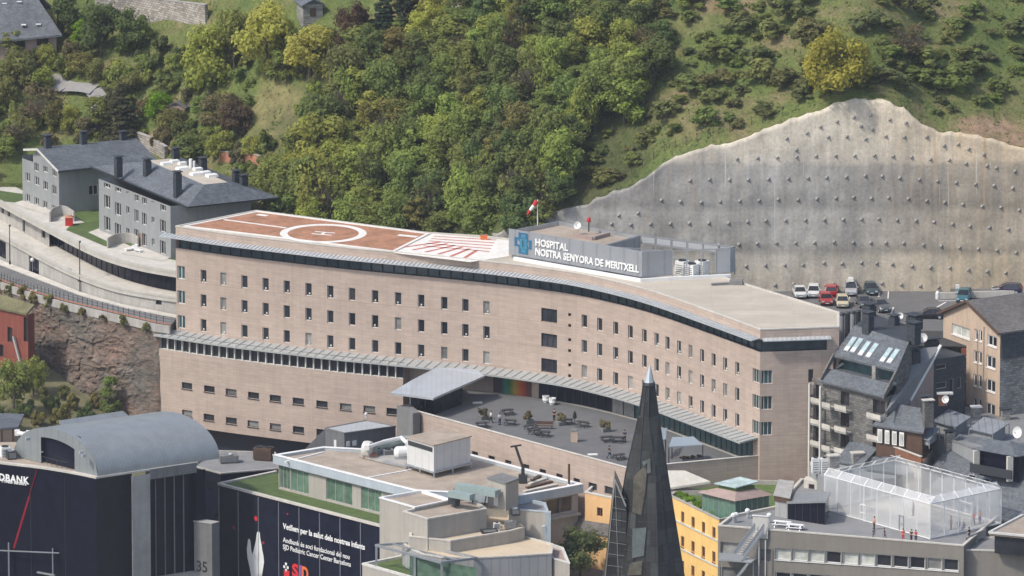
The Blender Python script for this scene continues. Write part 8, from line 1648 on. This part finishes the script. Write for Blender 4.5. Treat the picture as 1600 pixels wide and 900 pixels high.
# grass and weeds of the open slope: nobody could count these
b = MB(); r_ = random.Random(5); c_ = 0
while c_ < 15000:
    x = r_.uniform(-70, 80); y = tab(x, HYB) + r_.uniform(.2, 42); z = hill(x, y); px, py = PX(x, y, z), PY(x, y, z)
    if not (-20 < px < 1620 and -20 < py < 380): continue
    c_ += 1; s = r_.uniform(.12, .34) * (1.3 if noise.noise((x * .3, y * .3, 2)) > .2 else .8); a = r_.uniform(0, 6.28); d = Vector((math.cos(a), math.sin(a), 0)); p = Vector((x, y, z - .06)); t = Vector((r_.gauss(0, .5), .7 + r_.gauss(0, .4), .75)).normalized()
    b.face([p - d * s, p + d * s, p + d * s * .5 + t * s * 1.5, p - d * s * .5 + t * s * 1.2])
stuff(b.build('grass', M['leaf_grass']))
# posts of the fence along the crest of the wall
t = thing('slope_fence', 'thin dark wire fence on posts along the slope edge above the concrete wall', 'fence', H(1000, 270)); pv = None
for k in range(19):
    px = 885 + k * 17; py = tab(px, [(880, 318), (980, 284), (1040, 240), (1180, 198)]) - 3; x, y, z = H(px, py); b = MB(); b.box((x, y, z + .6), (.09, .09, 1.6)); b.build('post', M['wood_dark'], t)
    if pv: w = MB(); w.bar((*pv[:2], pv[2] + 1.1), (x, y, z + 1.1), .03, .03); w.build('wire', M['steel_dark'], t)
    pv = (x, y, z)
# ================================================================== CARS
def loft(b, secs, m=0, caps=True, smooth=False):
    for A_, B_ in zip(secs, secs[1:]):
        n_ = len(A_)
        for i in range(n_): j = (i + 1) % n_; b.face([A_[i], A_[j], B_[j], B_[i]], m, smooth=smooth)
    if caps: b.face(list(reversed(secs[0])), m); b.face(secs[-1], m)
def make_car(name, paint, L=4.2, Wd=1.76, Hh=1.48, kind='hatch'):
    t = bpy.data.objects.new(name, None); COL.objects.link(t); ORG[t.name] = (0, 0, 0); h = Wd / 2; k = L / 4.2
    def sec(x, zb, zt, hw, tuck=.1): return [(x, -hw + tuck, zb), (x, -hw, zb + .18), (x, -hw, zt - .16), (x, -hw + tuck * 1.3, zt), (x, hw - tuck * 1.3, zt), (x, hw, zt - .16), (x, hw, zb + .18), (x, hw - tuck, zb)]
    b = MB(); body_t = {'hatch': (.95, .98), 'suv': (1.08, 1.1), 'saloon': (.92, .93)}[kind]
    loft(b, [sec(-2.1 * k, .42, .80, h * .84), sec(-1.98 * k, .28, body_t[1] - .08, h * .95), sec(-1.5 * k, .24, body_t[1], h), sec(0, .22, body_t[0], h), sec(1.0 * k, .22, body_t[0] - .03, h), sec(1.7 * k, .25, body_t[0] - .16, h * .96), sec(2.02 * k, .3, .70, h * .88), sec(2.1 * k, .4, .58, h * .78)], smooth=False); b.build('body', M[paint], t)
    xb0, xb1 = (-1.95, .95) if kind != 'saloon' else (-1.55, .95); xr0, xr1 = (-1.6, .1) if kind != 'saloon' else (-.95, .15); zt = Hh; zb = body_t[0] - .03
    def gs(x0, x1, z, hw): return [(x0 * k, -hw, z), (x1 * k, -hw, z), (x1 * k, hw, z), (x0 * k, hw, z)]
    lo, hi = gs(xb0, xb1, zb, h * .93), gs(xr0, xr1, zt - .06, h * .74); b = MB(); b.hexa(lo + hi); b.build('windows', M['pane'], t)
    b = MB(); b.hexa(gs(xr0 - .05, xr1 + .05, zt - .065, h * .76) + gs(xr0 + .1, xr1 - .12, zt, h * .68)); 
    for s in (0, 1, 2, 3): b.bar(Vector(lo[s]) * 1.004, Vector(hi[s]) * 1.004, .07, .09)
    for s in (-1, 1): b.bar((-.35 * k, s * h * .935, zb), (-.42 * k, s * h * .75, zt - .06), .06, .08)
    b.build('roof', M[paint], t)
    for x in (-1.3 * k, 1.32 * k):
        for s in (-1, 1):
            b = MB(); b.lathe((x, s * (h - .21), .32), [(0, 0), (.26, 0), (.32, .03), (.32, .19), (.26, .22), (.2, .22)], n=14, ax=(0, s, 0)); w = b.build('wheel', M['rubber'], t); b = MB(); b.lathe((x, s * (h - .20), .32), [(.2, .2), (.18, .205), (.05, .215), (0, .22)], n=10, ax=(0, s, 0)); b.build('rim', M['galv'], w)
    for s in (-1, 1):
        b = MB(); b.box((1.99 * k, s * h * .66, .66), (.2, .34, .16)); b.build('headlight', M['sky_pane'], t); b = MB(); b.box((-2.03 * k, s * h * .74, .78), (.12, .24, .26)); b.build('taillight', M['red'], t); b = MB(); b.box((.75 * k, s * (h + .08), body_t[0] + .06), (.16, .2, .14)); b.build('mirror', M[paint], t)
    b = MB(); b.box((2.075 * k, 0, .47), (.08, .5, .11)); b.build('number_plate', M['sign_white'], t); b = MB(); b.box((2.06 * k, 0, .62), (.06, .75, .1)); b.build('grille', M['rubber'], t)
    return t
CARS = [('car_white', 1250, 467, -1.5, 'saloon', 4.3, 1.45, 'white car nearest the hospital roof, half hidden by it'), ('car_white', 1272, 466, -1.62, 'hatch', 4.1, 1.5, 'white hatchback with black windscreen facing the hospital'), ('car_red', 1300, 464, 1.5, 'hatch', 4.2, 1.5, 'red car parked nose-in against the concrete wall'), ('car_silver', 1330, 463, -1.57, 'suv', 4.4, 1.75, 'silver car with a roof box in the row below the wall'), ('car_teal', 1361, 462, -1.5, 'hatch', 4.1, 1.52, 'dark teal car at the end of the row below the wall'),
 ('car_red', 1291, 478, -1.5, 'hatch', 4.0, 1.45, 'red car in the nearer row, mostly hidden by the hospital roof'), ('car_cream', 1317, 482, -1.57, 'hatch', 4.0, 1.48, 'cream car in the nearer row beside the flues'), ('car_grey', 1350, 482, -1.4, 'saloon', 4.3, 1.45, 'grey car behind the dark block chimneys'), ('car_grey', 1376, 489, -1.2, 'suv', 4.3, 1.6, 'dark grey car at the open end of the nearer row'), ('car_black', 1453, 497, 3.05, 'saloon', 4.5, 1.45, 'black saloon parked alone behind the flat roof of the dark block'), ('car_blue', 1507, 474, -1.75, 'suv', 4.2, 1.65, 'blue-green car behind the gable peak of the tan house')]
for pm, px, py, rz, kind, L, Hh, lab in CARS:
    x, y = G(px, py, PARK_Z); t = make_car('parked_car', pm, L, 1.78, Hh, kind); t.location = (x, y + (1.6 if abs(rz) > .5 and abs(rz) < 2.5 else 0), PARK_Z + .012); t.rotation_euler = (0, 0, rz); tag(t, lab, 'car', 'cars in the hospital car park')
    if 'roof box' in lab: b = MB(); b.box((-.6, 0, Hh + .22), (1.9, .8, .32), top=.85); o = b.build('roof_box', M['offwhite'], None); o.parent = t
x, y = G(1574, 459, PARK_Z + .5); t = make_car('parked_car', 'car_purple', 4.4, 1.78, 1.48, 'hatch'); t.location = (x, y + .6, PARK_Z + .45); t.rotation_euler = (0, 0, 3.0); tag(t, 'dark purple car seen from its side on the ramp at the frame edge', 'car', 'cars in the hospital car park')
b = MB(); b.prism([G(1540, 465, PARK_Z), G(1650, 465, PARK_Z), (86, WY - .6), (62, WY - .6)], PARK_Z + .005, PARK_Z + .45); struct(b.build('ramp', M['asphalt']))
# ================================================================== PEOPLE
def skin(verts, edges, name, m, parent, sub=1):
    me = bpy.data.meshes.new(name); me.from_pydata([v[0] for v in verts], edges, []); o = bpy.data.objects.new(name, me); COL.objects.link(o); md = o.modifiers.new('s', 'SKIN'); sv = me.skin_vertices[0].data
    for s, v in zip(sv, verts): s.radius = (v[1], v[1] * (v[2] if len(v) > 2 else 1)); s.use_root = False
    sv[0].use_root = True; o.modifiers.new('d', 'SUBSURF').levels = sub; dg = bpy.context.evaluated_depsgraph_get(); bpy.context.view_layer.update(); dg.update(); m2 = bpy.data.meshes.new_from_object(o.evaluated_get(dg)); bpy.data.objects.remove(o)
    m2.materials.clear(); m2.materials.append(M[m]); q = bpy.data.objects.new(name, m2); COL.objects.link(q); q.parent = parent; return q
def make_person(pose):
    t = bpy.data.objects.new('person', None); COL.objects.link(t); ORG[t.name] = (0, 0, 0)
    hip, sh = .92, 1.42
    if pose == 'stand': LK = [((.10, .01, .50), (.11, -.01, .08), (.11, .13, .03)), ((-.10, .03, .50), (-.12, .0, .08), (-.13, .14, .03))]; AR = [((.27, -.02, 1.14), (.29, .08, .90)), ((-.27, -.02, 1.14), (-.29, .09, .90))]
    elif pose == 'walk': LK = [((.10, .20, .52), (.10, .22, .10), (.10, .36, .05)), ((-.10, .02, .50), (-.10, -.30, .14), (-.10, -.20, .03))]; AR = [((.26, -.14, 1.16), (.27, -.10, .92)), ((-.26, .10, 1.16), (-.25, .27, .97))]
    else: LK = [((.12, .42, .50), (.12, .44, .08), (.12, .58, .03)), ((-.12, .42, .50), (-.13, .46, .08), (-.13, .60, .03))]; AR = [((.25, .08, .78), (.18, .32, .68)), ((-.25, .08, .78), (-.18, .34, .70))]; hip, sh = .50, 1.0
    if pose == 'sit': LK = [((a[0], a[1], .48), b_, c) for a, b_, c in LK]
    V = [((0, 0, hip), .13, .8), ((0, .01, hip + .26), .12, .75), ((0, 0, sh - .04), .14, .7), ((0, .01, sh + .08), .055), ((0, .02, sh + .16), .07), ((0, .03, sh + .24), .085, 1.05), ((0, .02, sh + .31), .07)]; E = [(0, 1), (1, 2), (2, 3), (3, 4), (4, 5), (5, 6)]
    for s, (K, A_, T_) in zip((1, -1), LK): i = len(V); V += [((s * .09, .0, hip - .06), .095), (K, .06), (A_, .042), (T_, .035)]; E += [(0, i), (i, i + 1), (i + 1, i + 2), (i + 2, i + 3)]
    for s, (El, Wr) in zip((1, -1), AR): i = len(V); d = (Vector(Wr) - Vector(El)).normalized(); V += [((s * .17, 0, sh - .02), .06), (El, .042), (Wr, .03), (tuple(Vector(Wr) + d * .08), .034, .6)]; E += [(2, i), (i, i + 1), (i + 1, i + 2), (i + 2, i + 3)]
    body = skin(V, E, 'body', 'skin', t); n0 = len(V)
    # fingers, thumb, nose, ears welded into the body mesh
    bm_ = bmesh.new(); bm_.from_mesh(body.data)
    def tub(a, c, r):
        q = (Vector(c) - Vector(a)).to_track_quat('Z', 'Y'); R1 = [bm_.verts.new(Vector(a) + q @ Vector((r * math.cos(k * 1.2566), r * math.sin(k * 1.2566), 0))) for k in range(5)]; R2 = [bm_.verts.new(Vector(c) + q @ Vector((r * .7 * math.cos(k * 1.2566), r * .7 * math.sin(k * 1.2566), 0))) for k in range(5)]
        for k in range(5): bm_.faces.new((R1[k], R1[(k + 1) % 5], R2[(k + 1) % 5], R2[k]))
        bm_.faces.new(R2)
    for s, (El, Wr) in zip((1, -1), AR):
        d = (Vector(Wr) - Vector(El)).normalized(); pl = Vector(Wr) + d * .07; sd = d.cross(Vector((s, 0, 0))).normalized()
        for k, ln in enumerate((.065, .075, .07, .055)): a = pl + sd * (k - 1.5) * .018; m_ = a + d * ln * .6; tub(a, m_, .009); tub(m_, m_ + d * ln * .5 - Vector((s, 0, 0)) * .02, .008)
        tub(Vector(Wr) + d * .03 + sd * .03, Vector(Wr) + d * .08 + sd * .055, .010)
    tub((0, .10, sh + .22), (0, .135, sh + .205), .014)
    for s in (-1, 1): tub((s * .075, .02, sh + .22), (s * .098, .01, sh + .225), .02)
    bm_.to_mesh(body.data); bm_.free()
    def inflate(v, k): return (v[0], v[1] + k) + tuple(v[2:])
    i0 = 7; tv = [inflate(V[j], .016) for j in (0, i0, i0 + 1, i0 + 2, i0 + 4, i0 + 5, i0 + 6)]; tv[3] = (tv[3][0], .06); tv[6] = (tv[6][0], .06); skin(tv, [(0, 1), (1, 2), (2, 3), (0, 4), (4, 5), (5, 6)], 'trousers', 'cloth_navy', t)
    a0 = i0 + 8; sv_ = [((0, 0, hip + .02), .145, .82)] + [inflate(V[j], .018) for j in (1, 2, a0, a0 + 1, a0 + 4, a0 + 5)]; skin(sv_, [(0, 1), (1, 2), (2, 3), (3, 4), (2, 5), (5, 6)], 'shirt', 'cloth_grey', t)
    b = MB(); b.lathe((0, .0, sh + .20), [(.10, 0), (.112, .06), (.1, .12), (.06, .155), (0, .165)], n=10); h_ = b.build('hair', M['hair_dark'], None); h_.parent = t; h_.location = (0, -.012, 0)
    b = MB()
    for K, A_, T_ in LK: b.hexa([(A_[0] - .05, A_[1] - .08, T_[2] - .045), (A_[0] + .05, A_[1] - .08, T_[2] - .045), (T_[0] + .05, T_[1] + .06, T_[2] - .045), (T_[0] - .05, T_[1] + .06, T_[2] - .045), (A_[0] - .045, A_[1] - .06, A_[2] + .02), (A_[0] + .045, A_[1] - .06, A_[2] + .02), (T_[0] + .04, T_[1] + .05, T_[2] + .03), (T_[0] - .04, T_[1] + .05, T_[2] + .03)])
    s_ = b.build('shoes', M['cloth_black'], None); s_.parent = t
    return t
PP = {p: [make_person(p), False] for p in ('stand', 'walk', 'sit')}
def person(px, py, z, pose, rz, shirt, trousers, label, hgt=1.0, group=None):
    x, y = G(px, py, z); t, used = PP[pose]
    if used: o = dup(t, (x, y, z), rz)
    else: o = t; o.location = (x, y, z); o.rotation_euler = (0, 0, rz); PP[pose][1] = True
    o.scale = (hgt,) * 3
    for ch in o.children:
        st = ch.name.split('.')[0]; mm = {'shirt': shirt, 'trousers': trousers}.get(st)
        if mm: ch.material_slots[0].link = 'OBJECT'; ch.material_slots[0].material = M[mm]
    tag(o, label, 'person', group); return o
T_ = TZ + .004
PT_ = 'people on the terrace'; PC_ = 'people on the school roof'
person(767, 661, T_, 'walk', 2.0, 'cloth_white', 'cloth_black', 'person in white top and black trousers walking beside the leftmost terrace planter', group=PT_); person(781, 664, T_, 'stand', .5, 'cloth_white', 'cloth_navy', 'person in a white shirt standing by the terrace table', group=PT_); person(866, 658, T_, 'stand', 2.6, 'cloth_black', 'cloth_black', 'person all in black standing alone in the middle of the terrace', group=PT_)
person(952, 716, T_, 'walk', -1., 'cloth_black', 'cloth_navy', 'person in dark clothes near the front wall of the terrace beside the spire', group=PT_); person(976, 691, T_, 'stand', 0, 'cloth_navy', 'cloth_black', 'person in navy by the table next to the spire', group=PT_); person(683, 641, T_, 'stand', 1.5, 'cloth_black', 'cloth_black', 'person in dark clothes in the shade of the entrance roof', group=PT_)
for a in ((1366, 827, 'stand', 2.0, 'cloth_pink', 'cloth_black', 'dark-haired person in a pink top outside the cage gate', 1), (1365, 843, 'walk', 1.0, 'cloth_grey', 'cloth_grey', 'person in grey walking along the front parapet of the school roof', .9), (1382, 843, 'walk', -1.4, 'cloth_black', 'cloth_grey', 'person in a black top following along the front parapet', .9), (1411, 845, 'stand', 3.0, 'cloth_red', 'cloth_red', 'person all in red at the corner of the cage', .95), (1424, 846, 'stand', 2.4, 'cloth_black', 'cloth_black', 'person in black beside the ones in red at the cage corner', .95), (1431, 847, 'walk', 0, 'cloth_red', 'cloth_navy', 'person in a red top and navy trousers at the cage corner', .95),
 (1427, 806, 'stand', 1.0, 'cloth_grey', 'cloth_navy', 'person in a grey top in the middle of the court', 1), (1486, 827, 'stand', 2.0, 'cloth_grey', 'cloth_grey', 'person all in grey inside the cage near its front corner', 1), (1498, 830, 'walk', .4, 'cloth_blue', 'cloth_black', 'person in a blue top and black trousers inside the cage', .9), (1506, 829, 'sit', .4, 'cloth_blue', 'cloth_blue', 'person all in blue crouching inside the cage', .9), (1521, 820, 'walk', 2.8, 'cloth_red', 'cloth_black', 'person in a red top and black trousers inside the cage by the small goal', 1), (1531, 817, 'stand', 3.3, 'cloth_pink', 'cloth_blue', 'person in a pink top and blue trousers at the far right of the court', .95), (1514, 843, 'stand', 1, 'cloth_black', 'cloth_navy', 'person in black outside the cage near the low wing', .95)): person(a[0], a[1], RFZ + .01, a[2], a[3], a[4], a[5], a[6], a[7], PC_)
# ================================================================== TERRACE FURNITURE
def planter(px, py, label, s=1.0):
    x, y = G(px, py, T_); t = thing('planter', label, 'planter', (x, y, T_), 'planters on the terrace'); b = MB(); b.box((x, y, T_ + .28), (1.1 * s, 1.1 * s, .55), .5, top=1.12); b.build('tub', M['concrete_dark'], t); b = MB(); c = crown_mesh(int(px), 1.7 * s, 1.5 * s, 7, 70, .17)
    for f_ in c.f: b.face([(c.v[i][0] + x, c.v[i][1] + y, c.v[i][2] + T_ + .4) for i in f_])
    b.build('foliage', M['leaf_grey'], t)
for px, py, lab in ((755, 655, 'planter with a round shrub nearest the entrance roof'), (825, 661, 'planter with a round shrub beside the wooden bench frame'), (876, 664, 'planter with a shrub next to the person all in black'), (945, 674, 'planter with a shrub beside the glass spire')): planter(px, py, lab)
TG = 'dark picnic tables on the terrace'
for px, py, rz, lab in ((753, 668, .2, 'dark picnic table closest to the entrance lobby'), (797, 664, -.3, 'dark picnic table behind the people in white'), (829, 672, .5, 'dark picnic table left in the cluster of three'), (836, 679, .9, 'dark picnic table nearest the terrace wall in the cluster of three'), (850, 682, -.2, 'dark picnic table right in the cluster of three'), (793, 648, .4, 'dark picnic table below the rainbow mural'), (886, 663, .1, 'dark picnic table beside the yellow litter bin'), (910, 667, -.5, 'dark picnic table between the bin and the far planter'), (948, 690, .3, 'dark picnic table left of the spire'), (965, 691, -.2, 'dark picnic table partly behind the spire'), (967, 718, .5, 'dark picnic table at the terrace wall beside the spire')): bench('picnic_table', lab, px, py, T_, 1.7, rz, 'steel_dark', 'steel_dark', TG)
x, y = G(851, 670, T_); t = thing('bench', 'long dark bench frame in the middle of the terrace', 'bench', (x, y, T_)); b = MB(); b.box((x, y, T_ + .45), (2.4, .5, .08), -.1); b.build('seat', M['wood_dark'], t); b = MB(); b.box((x, y + .3, T_ + .8), (2.4, .07, .4), -.1); b.build('backrest', M['wood_dark'], t)
for u in (-1, 1): b = MB(); b.box((x + u, y, T_ + .2), (.08, .5, .42), -.1); b.build('leg', M['steel_dark'], t)
x, y = G(897, 690, T_); t = thing('litter_bin', 'tall yellow-brown litter bin on the terrace', 'litter bin', (x, y, T_)); b = MB(); b.box((x, y, T_ + .75), (.9, .8, 1.5)); b.build('bin_body', M['render_tan'], t); b = MB(); b.box((x, y, T_ + 1.62), (1.0, .9, .25), top=.8); b.build('bin_lid', M['concrete_dark'], t)
x, y = G(898, 666, T_); t = thing('parasol', 'dark folded parasol above a table on the terrace', 'parasol', (x, y, T_)); b = MB(); b.tube((x, y, T_), (x, y, T_ + 2.0), .05); b.build('pole', M['steel_dark'], t); b = MB(); b.lathe((x, y, T_ + 1.1), [(.12, 0), (.3, .15), (.2, .8), (.03, 1.1)], n=8); b.build('folded_cover', M['cloth_black'], t)
for px, py, lab in ((746, 630, 'white floor hatch in the shade below the entrance roof'), (926, 711, 'white floor hatch near the terrace wall')): x, y = G(px, py, T_); t = thing('floor_hatch', lab, 'hatch', (x, y, T_)); b = MB(); b.box((x, y, T_ + .06), (1.4, .8, .12), .1); b.build('frame', M['concrete_pale'], t); b = MB(); b.box((x, y, T_ + .13), (1.2, .6, .03), .1); b.build('lid', M['white'], t)
for px, lab in ((853, 'white round chair against the dark terrace glazing, nearest the mural'), (863, 'white round chair against the dark terrace glazing, away from the mural')):
    x, y = G(px, 629 + (px - 853) * .35, T_); t = thing('tub_chair', lab, 'chair', (x, y, T_)); b = MB(); b.lathe((x, y, T_), [(.3, 0), (.5, .4), (.5, .45), (0, .45)], n=12); b.build('seat', M['white'], t); b = MB(); b.lathe((x, y + .12, T_ + .45), [(.46, 0), (.52, .5), (.42, .5), (.38, 0)], n=12); b.build('backrest', M['white'], t)
def awning(P, z, label, posts):
    t = thing('awning', label, 'awning', (*G(*P[0], z), T_)); q = [Vector(G3(px, py, z + d)) for (px, py), d in zip(P, (0, 0, .5, .5))]; b = MB(); b.slab(q, .1); b.build('canopy', M['awning_blue'], t)
    for i in posts: p = q[i]; b = MB(); b.tube((p.x, p.y, T_), (p.x, p.y, p.z - .1), .08); b.build('post', M['steel_dark'], t)
awning([(1045, 698), (1098, 695), (1084, 682), (1050, 683)], TZ + 2.5, 'pale blue flat awning on the terrace right of the spire', (0, 1, 3)); awning([(1026, 690), (1040, 686), (1042, 668), (1030, 672)], TZ + 2.6, 'pale blue awning corner just behind the spire', (0, 1))
t = thing('red_planter_row', 'low row of reddish plants along the terrace wall right of the spire', 'planter', (*G(1078, 724, T_), T_)); b = MB(); a, c = G(1066, 722, T_), G(1092, 720, T_); b.bar((*a, T_ + .2), (*c, T_ + .2), .6, .4); b.build('trough', M['concrete_dark'], t); b = MB()
for k in range(4):
    cm = crown_mesh(200 + k, 1.0, .7, 4, 50, .13); p = Vector(a).lerp(Vector(c), k / 3)
    for f_ in cm.f: b.face([(cm.v[i][0] + p.x, cm.v[i][1] + p.y, cm.v[i][2] + T_ + .3) for i in f_])
b.build('foliage', M['leaf_brown'], t)

def drop(t):
    for ch in list(t.children): drop(ch)
    bpy.data.objects.remove(t)
for d_ in (PROTO, PP):
    for k_, (t, used) in list(d_.items()):
        if not used: drop(t)
# ================================================================== AIR
hzm = bpy.data.materials.new('haze_air'); hzm.use_nodes = True; nt = hzm.node_tree; nt.nodes.clear(); o = nt.nodes.new("ShaderNodeOutputMaterial"); v = nt.nodes.new("ShaderNodeVolumePrincipled"); v.inputs['Color'].default_value = (.86, .90, 1, 1); v.inputs['Density'].default_value = .000042; v.inputs['Anisotropy'].default_value = .2; nt.links.new(v.outputs[0], o.inputs['Volume'])
b = MB(); b.box((0, 0, 163), (5300, 5300, 364)); stuff(b.build('haze', hzm))
